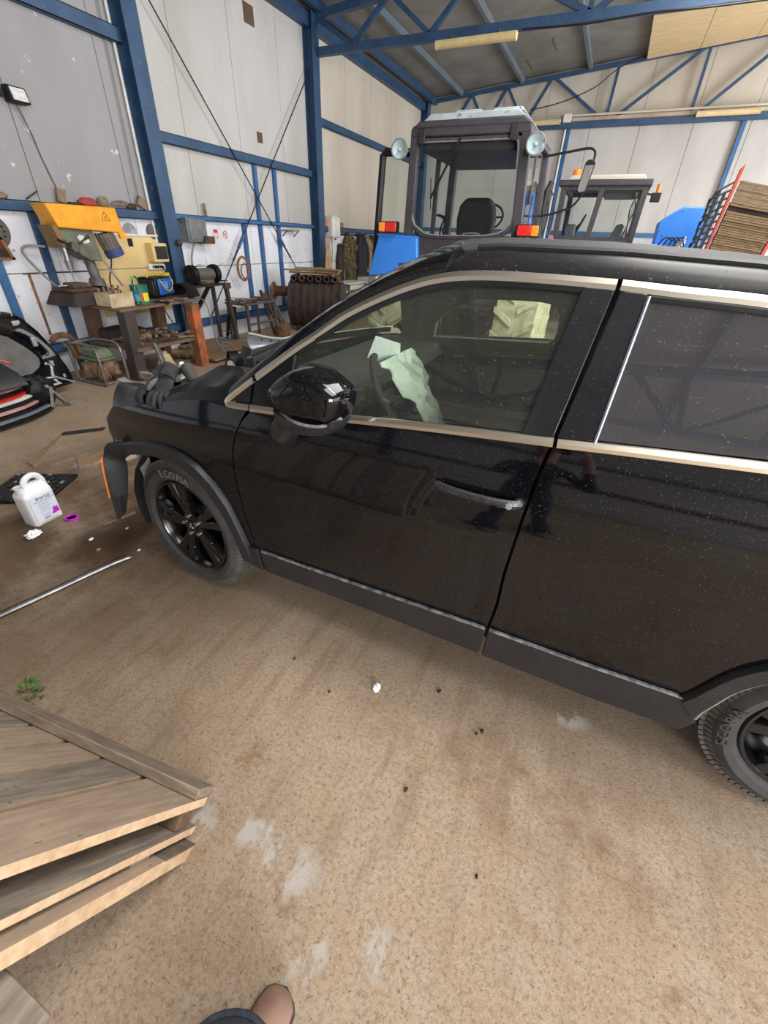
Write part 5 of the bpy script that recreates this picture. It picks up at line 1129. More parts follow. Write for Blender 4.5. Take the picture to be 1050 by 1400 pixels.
for k, (x, y, z, s) in enumerate(((-5.95, 4.14, .41, (.26, .34, .16)), (-5.95, 4.45, .41, (.2, .25, .12)))):
    b = MB(); b.hexa([(x - s[0] / 2, y - s[1] / 2, z), (x + s[0] / 2, y - s[1] / 2, z), (x + s[0] / 2, y + s[1] / 2, z), (x - s[0] / 2, y + s[1] / 2, z)], [(x - s[0] / 2.4, y - s[1] / 2.2, z + s[2]), (x + s[0] / 2.2, y - s[1] / 2.4, z + s[2] * .9), (x + s[0] / 2.4, y + s[1] / 2.3, z + s[2]), (x - s[0] / 2.3, y + s[1] / 2.4, z + s[2] * 1.1)])
    tag(b.build('scrap_box', 'rust_dark', None, loc=(x, y, z), bev=.01), ('larger', 'smaller')[k] + ' dark rusty block at the back of the workbench shelf', 'scrap')
cb_ = [(-5.9, 4.95, .80), (-5.8, 5.0, .55), (-5.75, 5.1, .50), (-5.72, 5.2, .62), (-5.8, 5.25, .84)]
tag(MB().tube(catmull(cb_, 6), .008, 6).build('hanging_cable', 'cable_black', None, loc=(-5.8, 5.1, .5)), 'black cable loop hanging under the workbench top by the orange leg', 'cable')

dp = thing('drill_press', 'bench drill press with a yellow belt cover and grey column', 'drill press', (-6.0, 4.0, TZ))
b = MB(); b.hexa([(-6.32, 3.58, TZ), (-5.78, 3.62, TZ), (-5.74, 4.34, TZ), (-6.3, 4.34, TZ)], [(-6.26, 3.66, 1.04), (-5.86, 3.70, 1.04), (-5.80, 4.28, 1.05), (-6.26, 4.28, 1.05)]); b.build('base', 'rust_dark', dp, bev=.02)
MB().box(-6.22, -5.84, 3.66, 4.02, 1.04, 1.075).build('table', 'rust', dp, bev=.006)
for k in range(3): MB().box(-6.2, -5.86, 3.72 + .1 * k, 3.76 + .1 * k, 1.072, 1.085).build('table_rib', 'rust_dark', dp)
v_ = MB().box(-6.1, -5.9, 3.74, 3.92, 1.075, 1.13).build('vice', 'rust', dp, bev=.01); MB().box(-6.08, -5.93, 3.92, 3.99, 1.075, 1.12).build('vice_jaw', 'rust_light', v_, bev=.008); MB().tube([(-6.0, 3.62, 1.10), (-6.0, 3.76, 1.10)], .012, 8).build('vice_screw', 'steel', v_)
MB().cyl((-6.08, 4.18, 1.05), (-6.10, 4.20, 1.15), .11, .085).cyl((-6.09, 4.19, 1.15), (-6.11, 4.17, 1.44), .06).build('column', 'grey_metal', dp)
MB().prism([(3.80, 1.72), (3.80, 1.62), (4.02, 1.42), (4.12, 1.36), (4.28, 1.35), (4.24, 1.72)], 'X', -6.24, -5.98).build('head', 'press_green', dp, bev=.012)
MB().prism([(4.04, 1.57), (4.02, 1.61), (4.06, 1.635), (4.15, 1.61), (4.17, 1.56), (4.10, 1.54)], 'X', -5.978, -5.974).build('data_plate', 'enamel_white', dp, smooth=0)
MB().cyl((-6.1, 3.9, 1.62), (-6.1, 3.9, 1.46), .05).cyl((-6.1, 3.9, 1.46), (-6.1, 3.9, 1.36), .032).cyl((-6.1, 3.9, 1.36), (-6.1, 3.9, 1.26), .045, .035).build('spindle', 'steel', dp)
MB().cyl((-6.1, 3.9, 1.26), (-6.1, 3.9, 1.13), .010, .006, 8).build('drill_bit', 'steel', dp)
hb = MB().cyl((-5.98, 3.92, 1.51), (-5.90, 3.92, 1.51), .05).build('feed_hub', 'grey_metal', dp)
for a in (35, 160, 285):
    p = Vector((-5.92, 3.92, 1.51)); q = p + Vector((.05, cos(radians(a)) * .22, sin(radians(a)) * .20)); MB().tube([p, q], .010, 6).build('feed_lever', 'dark_metal', hb)
    MB().tube([p.lerp(q, .72), q], .017, 6).build('lever_grip', 'dark_metal', hb)
cv = MB(); cv.hexa([(-6.26, 3.84, 1.70), (-5.92, 3.80, 1.70), (-5.90, 4.62, 1.665), (-6.26, 4.62, 1.665)], [(-6.26, 3.76, 1.93), (-5.92, 3.72, 1.93), (-5.90, 4.58, 1.935), (-6.26, 4.58, 1.935)])
co = cv.build('belt_cover', 'yellow', dp, bev=.012); MB().hexa([(-5.93, 4.56, 1.60), (-5.90, 4.56, 1.60), (-5.90, 4.65, 1.60), (-5.93, 4.65, 1.60)], [(-5.93, 4.54, 1.68), (-5.90, 4.54, 1.68), (-5.90, 4.63, 1.68), (-5.93, 4.63, 1.68)]).build('cover_lip', 'yellow', co)
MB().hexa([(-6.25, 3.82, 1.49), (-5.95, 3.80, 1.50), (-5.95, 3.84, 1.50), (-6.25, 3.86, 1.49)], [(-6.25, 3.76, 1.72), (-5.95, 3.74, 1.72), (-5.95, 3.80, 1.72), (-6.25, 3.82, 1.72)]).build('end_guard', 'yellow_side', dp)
tri = [Vector((-5.905, 4.36, 1.80)), Vector((-5.907, 4.41, 1.885)), Vector((-5.903, 4.47, 1.79))]
MB().tube([p + Vector((.006, 0, 0)) for p in tri], .004, 4, closed=True).build('warning_triangle', 'yellow_side', co)
MB().bar((-5.898, 4.412, 1.84), (-5.898, 4.412, 1.81), .008).build('warning_mark', 'yellow_side', co)
mo = MB(); mo.cyl((-6.05, 4.44, 1.66), (-6.03, 4.50, 1.44), .105, .10, 24); mo = mo.build('motor', 'motor_grey', dp)
for k in range(16):
    a = 2 * pi * k / 16; d = Vector((cos(a), sin(a), 0)) * .108; MB().bar(Vector((-6.05, 4.44, 1.655)) + d, Vector((-6.032, 4.495, 1.47)) + d, .012, .012).build('cooling_fin', 'motor_grey', mo)
MB().cyl((-6.034, 4.49, 1.49), (-6.026, 4.515, 1.40), .116, .112, 24).build('motor_cap', 'motor_blue', mo, bev=.008)
MB().tube(catmull([(-6.1, 4.50, 1.42), (-6.12, 4.48, 1.30), (-6.15, 4.42, 1.12), (-6.2, 4.45, .92)], 5), .009, 6).build('motor_cable', 'cable_black', dp)
MB().tube([(-6.0, 4.30, 1.35), (-5.92, 4.42, 1.06)], .012, 6).build('height_rod', 'steel', dp)
MB().tube(catmull([(-6.26, 3.78, 1.5), (-6.35, 3.60, 1.50), (-6.38, 3.58, 1.40), (-6.32, 3.72, 1.15), (-6.28, 3.84, 1.02)], 5), .014, 6).build('power_cable', 'cable_grey', dp)

bx = thing('cardboard_box', 'torn cardboard box of tools in front of the drill press base', 'box', (-5.62, 4.02, TZ))
for (a, b_) in (((-5.74, 3.86), (-5.48, 3.86)), ((-5.48, 3.86), (-5.46, 4.17)), ((-5.46, 4.17), (-5.74, 4.17)), ((-5.74, 4.17), (-5.74, 3.86))):
    h0, h1 = random.uniform(.13, .17), random.uniform(.13, .17)
    MB().hexa([(a[0], a[1], TZ), (b_[0], b_[1], TZ), (b_[0] + .006, b_[1] + .006, TZ), (a[0] + .006, a[1] + .006, TZ)], [(a[0] + .02 * (a[0] > -5.6), a[1], TZ + h0), (b_[0] + .02 * (b_[0] > -5.6), b_[1], TZ + h1), (b_[0] + .006, b_[1] + .006, TZ + h1), (a[0] + .006, a[1] + .006, TZ + h0)]).build('side', 'cardboard', bx)
MB().box(-5.74, -5.48, 3.86, 4.17, TZ, TZ + .01).build('bottom', 'cardboard', bx)
for k in range(6):
    x, y = -5.70 + .035 * k, 3.92 + .04 * ((k * 3) % 5); a = random.uniform(-.4, .4)
    b = MB().bar((x, y, TZ + .012), (x + .03 * a, y + .08 * a, TZ + .20 + .01 * k), .022, .014)
    tag(b.build('hand_tool', 'iron_junk', None, loc=(x, y, TZ + .01)), ('first', 'second', 'third', 'fourth', 'fifth', 'sixth')[k] + ' metal hand tool from the drill press side in the torn cardboard box', 'tool', 'tools in the cardboard box')

bo = thing('water_bottle', 'clear plastic water bottle with a green cap on the workbench', 'bottle', (-5.46, 4.235, TZ))
MB().lathe([(.0, .0), (.040, .0), (.043, .01), (.043, .21), (.035, .25), (.018, .285), (.016, .30)], (-5.46, 4.235, TZ), 'Z', 18).build('bottle_body', 'bottle_glass', bo)
MB().lathe([(.044, .05), (.044, .14)], (-5.46, 4.235, TZ), 'Z', 18).build('bottle_label', 'bottle_label', bo)
MB().lathe([(.019, .295), (.019, .325), (0, .326)], (-5.46, 4.235, TZ), 'Z', 14).build('cap', 'green_cap', bo)
pc_ = thing('paint_can', 'dark green paint can with yellow and red label on the workbench', 'can', (-5.58, 4.42, TZ))
MB().lathe([(0, 0), (.105, 0), (.105, .20), (.110, .205), (.110, .215), (.10, .218), (.095, .205), (0, .205)], (-5.60, 4.40, TZ), 'Z', 24).build('can_body', 'can_green', pc_)
def wrap(a0, a1, r, z0, z1, c): return MB().grid([[(c[0] + r * cos(radians(a0 + (a1 - a0) * k / 6)), c[1] + r * sin(radians(a0 + (a1 - a0) * k / 6)), z) for k in range(7)] for z in (z0, z1)], (.001, -.001, 0))
wrap(-20, 25, .1065, TZ + .03, TZ + .13, (-5.60, 4.40)).build('label_field', 'can_yellow', pc_); wrap(-66, -24, .1065, TZ + .03, TZ + .13, (-5.60, 4.40)).build('label_field', 'can_red', pc_)
we = thing('welding_inverter', 'blue welding inverter with a black case and yellow cable on the workbench', 'welder', (-5.95, 4.98, TZ))
T_ = Matrix.Translation((-5.95, 4.98, TZ)) @ Matrix.Rotation(radians(18), 4, 'Z')
MB(T_).box(-.13, .13, -.22, .22, .02, .27).build('case', 'black_plastic', we, bev=.02)
MB(T_).box(.115, .145, -.16, .215, .045, .25).build('side_panel', 'welder_blue', we, bev=.012)
MB(T_).box(-.10, .10, -.235, -.215, .05, .24).build('front_panel', 'dark_metal', we, bev=.01)
MB(T_).tube([(0, -.19, .26), (0, -.17, .31), (0, .15, .31), (0, .19, .26)], .014, 8).build('handle', 'yellow_tag', we)
for k in range(4): MB(T_).box(.144, .147, -.12 + .02 * k, .06, .20 - .025 * k, .208 - .025 * k).build('print_line', 'ink_blue', we)
MB(T_).tube(catmull([(.15, -.14, .24), (.16, -.06, .14), (.16, .02, .09), (.16, .10, .10), (.16, .17, .18), (.12, .19, .27)], 5), .008, 6).build('welding_cable', 'yellow_tag', we)
MB(T_).box(.02, .10, .16, .24, .27, .31).build('cable_tag', 'yellow_tag', we, bev=.005)
hm = thing('welding_mask', 'dark curved welding mask lying at the end of the workbench', 'mask', (-5.72, 5.28, TZ))
g = [[(-5.72 + .20 * cos(a) * (1 - .25 * k / 5), 5.28 + .24 * (k / 5 - .5), TZ + .012 + .17 * sin(a) * (1 - .25 * k / 5)) for a in [pi * j / 12 for j in range(13)]] for k in range(6)]
MB().grid(g, (0, .004, -.004)).build('shell', 'black_plastic', hm); MB().box(-5.60, -5.56, 5.16, 5.28, TZ, TZ + .09).build('visor', 'dark_metal', hm, bev=.01)
for k in range(4): MB().tube([(-5.72 + .202 * cos(a), 5.19 + .05 * k, TZ + .012 + .172 * sin(a)) for a in [pi * j / 10 for j in range(11)]], .006, 5).build('rib', 'dark_metal', hm)
for k, (x, y, l, a, m) in enumerate(((-5.42, 4.55, .20, .3, 'cable_black'), (-5.48, 4.70, .16, .9, 'iron_junk'), (-5.45, 4.85, .22, .2, 'grey_metal'), (-5.60, 4.74, .14, 1.4, 'rust'), (-5.52, 4.98, .18, .6, 'iron_junk'))):
    d = Vector((cos(a), sin(a), 0)) * l / 2; p = Vector((x, y, TZ + .012)); tag(MB().bar(p - d, p + d, .03, .02).cyl(p + d * .6, p + d * 1.1, .02, None, 8).build('hand_tool', m, None, loc=(x, y, TZ)), ('black', 'rusty', 'grey', 'brown', 'tan')[k] + ' bar-like tool, ' + ('first', 'second', 'fourth', 'third', 'fifth')[k] + ' along the front edge of the workbench', 'tool', 'tools along the workbench edge')
tag(MB().tube(catmull([(-5.6, 5.3, TZ + .02), (-5.38, 5.3, TZ - .05), (-5.35, 5.32, .6), (-5.33, 5.35, .3), (-5.3, 5.5, .085), (-5.25, 5.6, .08)], 6), .008, 6).build('welding_lead', 'cable_grey', None, loc=(-5.3, 5.4, 0)), 'grey lead running from the workbench top down to the floorboards', 'cable')
for k in range(3):
    c = Vector((-5.35, 5.55, .15 + .09 * k)); tag(MB().tube([c + Vector((.03 * sin(3 * a), .12 * cos(a), .07 * sin(a))) for a in [2 * pi * j / 20 for j in range(20)]], .006, 5, closed=True).build('wire_coil', ('cable_grey', 'welder_blue', 'cable_black')[k], None, loc=tuple(c)), ('grey', 'blue', 'black')[k] + ' loop of thin wire tangled beside the orange bench leg', 'wire')

# cream boards on the wall behind the bench
pb = thing('wall_boards', 'cream boards fixed to the wall above the workbench', 'board', (WX, 5.1, .5))
MB().box(WX + .001, WX + .03, 4.50, 5.63, 1.225, 1.63).build('board', 'cream_board', pb, bev=.004); MB().box(WX + .001, WX + .03, 4.45, 5.63, .62, 1.215).build('board', 'cream_board', pb, bev=.004); MB().box(WX, WX + .05, 4.45, 5.63, 1.63, 1.655).build('ledge', 'enamel_white', pb)
MB().box(WX + .025, WX + .034, 5.09, 5.17, 1.50, 1.60).build('dark_hole', 'black_matt', pb)
cbx = thing('control_box', 'cream control box with a dark screen on the boards beside the column', 'control box', (WX + .1, 5.5, 1.3))
MB().box(WX + .03, WX + .17, 5.37, 5.65, 1.30, 1.55).build('case', 'cream_board', cbx, bev=.012); MB().box(WX + .165, WX + .18, 5.42, 5.63, 1.34, 1.51).build('screen', 'dark_metal', cbx, bev=.006)
so = thing('socket_strip', 'white socket strip with black plugs below the control box', 'socket', (WX + .05, 5.5, 1.2))
MB().box(WX + .03, WX + .085, 5.32, 5.62, 1.195, 1.275).build('housing', 'enamel_white', so, bev=.008)
for y in (5.40, 5.50): MB().lathe([(.028, 0), (.025, .004), (0, .004)], (WX + .083, y, 1.235), 'X', 14).build('socket', 'grey_metal', so)
for y in (5.44, 5.54): MB().cyl((WX + .085, y, 1.235), (WX + .13, y, 1.23), .022, .016, 10).build('plug', 'black_plastic', so)
tag(MB().tube(catmull([(WX + .12, 5.54, 1.22), (WX + .16, 5.60, 1.12), (WX + .18, 5.62, 1.0), (WX + .3, 5.5, .92), (WX + .42, 5.3, .95)], 5), .008, 6).build('power_lead', 'cable_black', None, loc=(WX + .15, 5.6, 1.0)), 'black lead from the socket strip down to the workbench', 'cable')
dc = tag(MB().lathe([(.02, 0), (.02, .004), (.115, .006), (.115, 0), (.02, 0)], (WX + .002, 5.19, 1.68), 'X', 32).build('disc', 'steel', None, loc=(WX, 5.19, 1.66)), 'shiny silver disc on the wall above the cream boards', 'disc')
tag(MB().lathe([(.0, .04), (.06, .04), (.10, .03), (.105, .0), (0, 0)], (WX + .002, 5.58, 1.69), 'X', 20).build('grinding_wheel', 'grey_metal', None, loc=(WX, 5.58, 1.66)), 'grey round wheel above the control box', 'wheel')
tag(MB().tube([Vector((WX + .035, 5.05 + .05 * cos(a), 1.04 + .075 * sin(a))) for a in [2 * pi * j / 20 for j in range(20)]], .012, 6, closed=True).build('tape_roll', 'grey_metal', None, loc=(WX + .03, 5.05, 1.0)), 'small dark ring hanging on the lower cream board', 'ring')
# oddments along the girt
it = [('rag', 'rag_red', 4.62, (.05, .13, .05), 'crumpled red rag on the blue wall girt above the yellow drill cover', 21), ('rag', 'rag_tan', 4.84, (.05, .07, .065), 'tan rag beside a coil of wire on the blue wall girt', 33), ('rag', 'coat_brown', 5.28, (.04, .08, .04), 'brown rag beside a wooden block on the blue wall girt', 8), ('rag', 'rag_tan', 3.60, (.04, .06, .035), 'small tan rag at the end of the blue wall girt', 5)]
for nm, m, y, r, lab, sd in it: tag(MB().blob((WX + .055, y, 1.955 + r[2] * .75), r, 14, 9, .45, sd, 2.4).build(nm, m, None, loc=(WX + .055, y, 1.955), smooth=60), lab, 'rag')
for y, w, h, a, lab in ((4.27, .10, .14, .25, 'pale wooden wedge standing on the blue wall girt above the drill'), (5.44, .14, .12, .5, 'tilted wooden block on the blue wall girt beside the column')):
    c, s_ = cos(a), sin(a); pts = [(y + dx * c + dz * s_, 1.957 + w * .5 * s_ - dx * s_ + dz * c) for dx, dz in ((-w / 2, 0), (w / 2, 0), (w / 2, h), (-w / 2, h))]
    tag(MB().prism(pts, 'X', WX + .03, WX + .07).build('wood_block', 'rag_tan', None, loc=(WX + .05, y, 1.957)), lab, 'block')
wc_ = thing('wire_coil', 'loose coil of grey wire lying on the blue wall girt beside the tan rag', 'wire', (WX + .06, 5.08, 1.957))
for k in range(3): MB().tube([Vector((WX + .06 + .01 * k, 5.05 + .03 * k + .09 * cos(a), 2.0 + .03 * sin(a) + .006 * k)) for a in [2 * pi * j / 20 for j in range(20)]], .007, 5, closed=True).build('loop', 'iron_junk', wc_)
tag(MB().bar((WX + .05, 4.36, 1.97), (WX + .05, 4.66, 1.975), .03, .02).build('flat_bar', 'dark_metal', None, loc=(WX + .05, 4.5, 1.957)), 'dark flat bar lying behind the red rag on the girt', 'bar')
tag(MB().bar((WX + .05, 3.86, 1.97), (WX + .05, 4.02, 2.06), .012, .012).build('rod', 'dark_metal', None, loc=(WX + .05, 3.86, 1.957)), 'thin dark rod leaning up from the blue girt', 'rod')
tag(MB().box(WX + .04, WX + .07, 6.68, 6.72, 1.945, 2.12).build('wood_stick', 'rag_tan', None, loc=(WX + .05, 6.7, 1.945)), 'upright brown stick on the girt behind the grey switch box', 'stick')
for y, m, h in ((10.40, 'orange', .10), (10.52, 'orange', .10), (10.64, 'orange', .12)): tag(MB().box(WX + .02, WX + .09, y, y + .09, 1.93, 1.93 + h).build('small_box', m, None, loc=(WX + .05, y, 1.93), bev=.006), ('first small' if y < 10.45 else 'second small' if y < 10.6 else 'third and tallest') + ' orange carton on the girt past the second column', 'carton', 'orange cartons on the girt')
for y, r, lab, sd in ((11.3, .06, 'smaller dark lump on the girt above the coats', 2), (11.0, .09, 'larger grey green lump on the girt near the orange cartons', 9)): tag(MB().blob((WX + .06, y, 1.93 + r * .7), (r * .7, r * 1.5, r), 12, 8, .4, sd).build('rag', 'rag_tan', None, loc=(WX + .06, y, 1.93)), lab, 'rag')
sh_ = thing('wall_shelf', 'little rusty bracket shelf hanging from the girt between the thin posts', 'shelf', (WX, 9.0, 1.8)); MB().box(WX, WX + .16, 8.85, 9.30, 1.80, 1.82).build('board', 'rust_light', sh_); MB().bar((WX + .14, 8.87, 1.8), (WX + .01, 8.87, 1.70), .015).build('bracket', 'dark_metal', sh_); MB().bar((WX + .14, 9.28, 1.8), (WX + .01, 9.28, 1.70), .015).build('bracket', 'dark_metal', sh_)

# switch box, signs, hoop, chain
eb = thing('switch_box', 'grey electrical switch box on the wall beside the first column', 'switch box', (WX, 6.3, 1.55))
MB().box(WX, WX + .20, 6.10, 6.52, 1.57, 1.90).build('case', 'grey_box', eb, bev=.012); MB().box(WX + .2, WX + .215, 6.13, 6.50, 1.60, 1.88).build('cover', 'grey_box', eb, bev=.006); MB().box(WX + .05, WX + .26, 6.40, 6.62, 1.55, 1.66).build('lever_block', 'rust', eb, bev=.02); MB().tube(catmull([(WX + .1, 6.3, 1.57), (WX + .08, 6.2, 1.35), (WX + .08, 6.22, 1.15), (WX + .2, 6.4, 1.02)], 5), .014, 6).build('conduit', 'cable_grey', eb)
def sign(y0, y1, z0, z1, kind):
    t = thing('safety_sign', ('red printed safety notice on the wall above the bench grinder', 'round red prohibition sign on the wall beside the square one')[kind], 'sign', (WX, (y0 + y1) / 2, z0))
    MB().box(WX, WX + .004, y0, y1, z0, z1).build('plate', 'enamel_white', t)
    ym, zm = (y0 + y1) / 2, (z0 + z1) / 2
    if kind == 0:
        MB().box(WX + .004, WX + .006, y0 + .008, y1 - .008, zm + .02, z1 - .008).build('red_field', 'sign_red', t); MB().tube([(WX + .005, y0 + .01, z0 + .01), (WX + .005, y1 - .01, z0 + .01), (WX + .005, y1 - .01, zm + .01), (WX + .005, y0 + .01, zm + .01)], .005, 4, closed=True).build('red_frame', 'sign_red', t)
        text('digits', '101', .065, frame((WX + .0045, ym, zm - .04), (0, 1, 0), (1, 0, 0)), 'sign_red', t)
    else:
        MB().tube([Vector((WX + .005, ym + .048 * cos(a), zm + .055 * sin(a))) for a in [2 * pi * k / 24 for k in range(24)]], .006, 5, closed=True).build('ring', 'sign_red', t); MB().bar((WX + .006, ym - .034, zm + .04), (WX + .006, ym + .034, zm - .04), .010, .004, (1, 0, 0)).build('slash', 'sign_red', t); MB().bar((WX + .005, ym - .02, zm - .01), (WX + .005, ym + .02, zm + .012), .012, .004, (1, 0, 0)).build('cigarette', 'ink', t)
sign(6.86, 6.98, 1.62, 1.77, 0); sign(7.09, 7.21, 1.61, 1.765, 1)
tag(MB().tube([Vector((WX + .20, 7.30 + .15 * cos(a), 1.16 + .19 * sin(a))) for a in [2 * pi * k / 28 for k in range(28)]], .022, 6, closed=True).build('hoop', 'rust_light', None, loc=(WX + .2, 7.3, .95)), 'rusty round hoop hanging on the brace rod of the wall', 'hoop')
tag(MB().tube([Vector((WX + .22, 7.31 + .10 * cos(a), 1.12 + .12 * sin(a))) for a in [2 * pi * k / 20 for k in range(20)]], .012, 6, closed=True).build('wire_coil', 'rust_light', None, loc=(WX + .22, 7.31, 1.0)), 'small wire coil hanging inside the rusty hoop', 'wire')
ch_ = thing('chain_hoist', 'small rusty chain hoist hanging on the face of the first column', 'hoist', (-6.22, 5.84, 1.0))
MB().blob((-6.23, 5.82, 1.56), (.04, .05, .05), 12, 8).build('upper_block', 'rust', ch_)
for k in range(12): MB().tube([Vector((-6.22, 5.82 + (.009 if k % 2 else .004) * cos(a), 1.50 - .045 * k + .026 * sin(a))) for a in [2 * pi * j / 8 for j in range(8)]], .005, 4, closed=True).build('chain_link', 'rust_dark', ch_)
MB().lathe([(.03, -.02), (.085, -.03), (.085, .03), (.03, .02)], (-6.21, 5.84, .93), 'X', 18, True).build('pulley', 'rust_light', ch_); MB().blob((-6.22, 5.83, 1.10), (.03, .035, .05), 10, 7).build('lower_block', 'rust', ch_)

# bench grinder on its stand
gs = thing('grinder_stand', 'dark angle iron stand under the bench grinder', 'stand', (-6.1, 6.1, 0))
MB().box(-6.3, -5.95, 5.74, 6.46, .955, .985).build('plate', 'dark_metal', gs, bev=.004); MB().bar((-5.98, 6.42, .96), (-5.92, 6.46, .07), .06).build('leg', 'leg_dark', gs); MB().bar((-6.0, 6.05, .96), (WX + .02, 6.0, .38), .05).build('strut', 'dark_metal', gs); MB().bar((-6.28, 6.42, .96), (-6.30, 6.45, .07), .05).build('leg', 'leg_dark', gs); MB().bar((-6.28, 5.78, .96), (-6.34, 5.76, .07), .05).build('leg', 'leg_dark', gs); MB().box(-6.0, -5.93, 6.36, 6.50, .90, .99).build('clamp_block', 'rust', gs, bev=.008)
gr = thing('bench_grinder', 'grey bench grinder with black wheel guards on the angle iron stand', 'grinder', (-6.12, 6.08, .985))
MB().cyl((-6.12, 5.92, 1.12), (-6.12, 6.28, 1.12), .095, None, 20).build('motor', 'motor_grey', gr, bev=.01)
for y in (5.80, 6.29): 
    o = MB().lathe([(0, 0), (.135, 0), (.14, .02), (.14, .08), (.12, .10), (0, .10)], (-6.12, y, 1.125), 'Y', 28).build('wheel_guard', 'black_plastic', gr); MB().lathe([(.03, 0), (.03, -.012), (0, -.014)], (-6.12, y, 1.125), 'Y', 12).build('nut', 'dark_metal', o)
    MB().hexa([(-6.0, y + .01, 1.24), (-5.92, y + .01, 1.28), (-5.92, y + .10, 1.28), (-6.0, y + .10, 1.24)], [(-6.0, y + .01, 1.245), (-5.92, y + .01, 1.285), (-5.92, y + .10, 1.285), (-6.0, y + .10, 1.245)]).build('spark_shield', 'bottle_glass', gr)
    MB().box(-6.0, -5.90, y - .01, y + .11, 1.02, 1.035).build('tool_rest', 'dark_metal', gr)
MB().box(-6.2, -6.04, 5.95, 6.25, .985, 1.05).build('base', 'motor_grey', gr, bev=.015)
# low table with scrap, and the stock leaning beside it
tb = thing('low_table', 'low iron table with a heap of flat scrap beyond the grinder stand', 'table', (-6.0, 7.05, 0))
MB().box(-6.25, -5.75, 6.62, 7.50, .62, .65).build('top', 'grey_metal', tb, bev=.004)
for (x, y) in ((-5.78, 6.66), (-5.78, 7.46), (-6.22, 6.66), (-6.22, 7.46)): MB().bar((x, y, 0), (x, y, .62), .04).build('leg', 'grey_metal', tb)
MB().bar((-5.78, 6.66, .3), (-5.78, 7.46, .3), .03).build('stretcher', 'grey_metal', tb)
junk('scrap_part', 'slat_grey', (-6.0, 7.0), 14, .16, .30, .65, 'flat scrap on the low table', 'grey %s of the low table heap', 9, 'scrap', .05, (.25, .42))
for k, (y, dy, m) in enumerate(((7.55, .05, 'dark_metal'), (7.66, .05, 'rust'), (7.76, .06, 'rust_dark'), (7.87, .05, 'grey_metal'))):
    tag(MB().bar((-5.9 + .05 * k, y, 0), (-6.2, y + dy, .78 - .05 * k), .05, .03).build('iron_bar', m, None, loc=(-5.9, y, 0)), ('dark grey', 'brown rusty', 'blackish rusty', 'pale grey')[k] + ' iron bar leaning between the low table and the barrel', 'bar', 'bars leaning by the low table')
tag(MB().lathe([(0, 0), (.13, 0), (.14, .02), (.14, .20), (.12, .22), (0, .21)], (-5.65, 7.5, 0), 'Z', 18).build('rusty_tin', 'rust_light', None, loc=(-5.65, 7.5, 0)), 'rusty tin on the floor between the low table and the barrel', 'tin')
b = MB(); b.tube(catmull([(-6.2, 6.5, .02), (-6.1, 6.52, .42), (-5.98, 6.55, .5)], 3), .03, 6); b.bar((-6.0, 6.5, .02), (-6.0, 6.58, .60), .05)
tag(b.build('jack_stand', 'black_plastic', None, loc=(-6.1, 6.52, 0)), 'black upright jack between the grinder stand and the low table', 'jack')

# barrel boiler with pipes and planks
ba = thing('barrel_stove', 'rusty ribbed barrel lying on its side with pipe stubs on top', 'barrel', (-5.55, 8.6, 0))
A_ = Vector((.93, .367, 0)); Cc = Vector((-5.50, 8.55, .50)); TB = Matrix((A_, Vector((-A_.y, A_.x, 0)), Vector((0, 0, 1)))).transposed().to_4x4(); TB.translation = Cc
pr = [(0, -.58), (.30, -.57), (.43, -.54)]
for k in range(7): h = -.52 + .155 * k; pr += [(.452, h), (.44, h + .03), (.44, h + .12), (.452, h + .15)]
pr += [(.43, .57), (.30, .60), (0, .60)]
MB(TB).lathe(pr, (0, 0, 0), 'X', 36).build('drum', 'rust_dark', ba)
MB(TB).lathe([(.18, .55), (.19, .63), (.14, .64), (.13, .58)], (0, 0, -.08), 'X', 20, True).build('fire_door', 'rust', ba)
MB(TB).cyl((-.9, .05, .22), (-.52, .05, .22), .095).build('flue', 'rust', ba); MB(TB).lathe([(.10, 0), (.17, 0), (.17, .03), (.10, .03)], (-.93, .05, .22), 'X', 20, True).build('flange', 'rust_light', ba)
for k in range(6): MB(TB).lathe([(.035, -.10), (.065, -.10), (.065, .35), (.035, .35)], (-.42 + .17 * k, -.12, .49), 'Y', 14, True).build('pipe_stub', 'rust' if k % 2 else 'rust_dark', ba)
for s in (-.35, .35): MB(TB).box(s - .05, s + .05, -.3, .3, -.5, -.38).build('foot', 'rust_dark', ba)
random.seed(21)
for k in range(9):
    L_ = random.uniform(.5, 1.05); a = random.uniform(-.3, .3); x = random.uniform(-.2, .2); z = .57 + .045 * (k // 3); y = -.12 + .12 * (k % 3)
    p, d = Vector((x, y, z)), Vector((cos(a), sin(a), .05 * random.uniform(-1, 1))) * L_ / 2
    tag(MB(TB).bar(p - d, p + d, .09, .028).build('board_offcut', 'wood', None, loc=tuple(TB @ p)), ('bottom', 'middle', 'top')[k // 3] + ' layer board offcut, ' + ('front', 'centre', 'wall side')[k % 3] + ' row, of the pile on the barrel', 'board', 'boards on the barrel')
# deck of planks
dk = thing('plank_deck', 'low deck of worn planks along the wall past the workbench', 'deck', (-5.9, 5.8, 0))
for k in range(9):
    x = -6.36 + .135 * k; y0 = 4.98 + .05 * (k % 3) + (.0 if k > 2 else .5)
    MB().box(x, x + .125, y0, 6.36 + .03 * (k % 4), .035, .07).build('plank', 'plank', dk, bev=.006, seg=1)
for y in (5.5, 6.2): MB().box(-6.36, -5.16, y, y + .09, 0, .035).build('bearer', 'plank', dk)
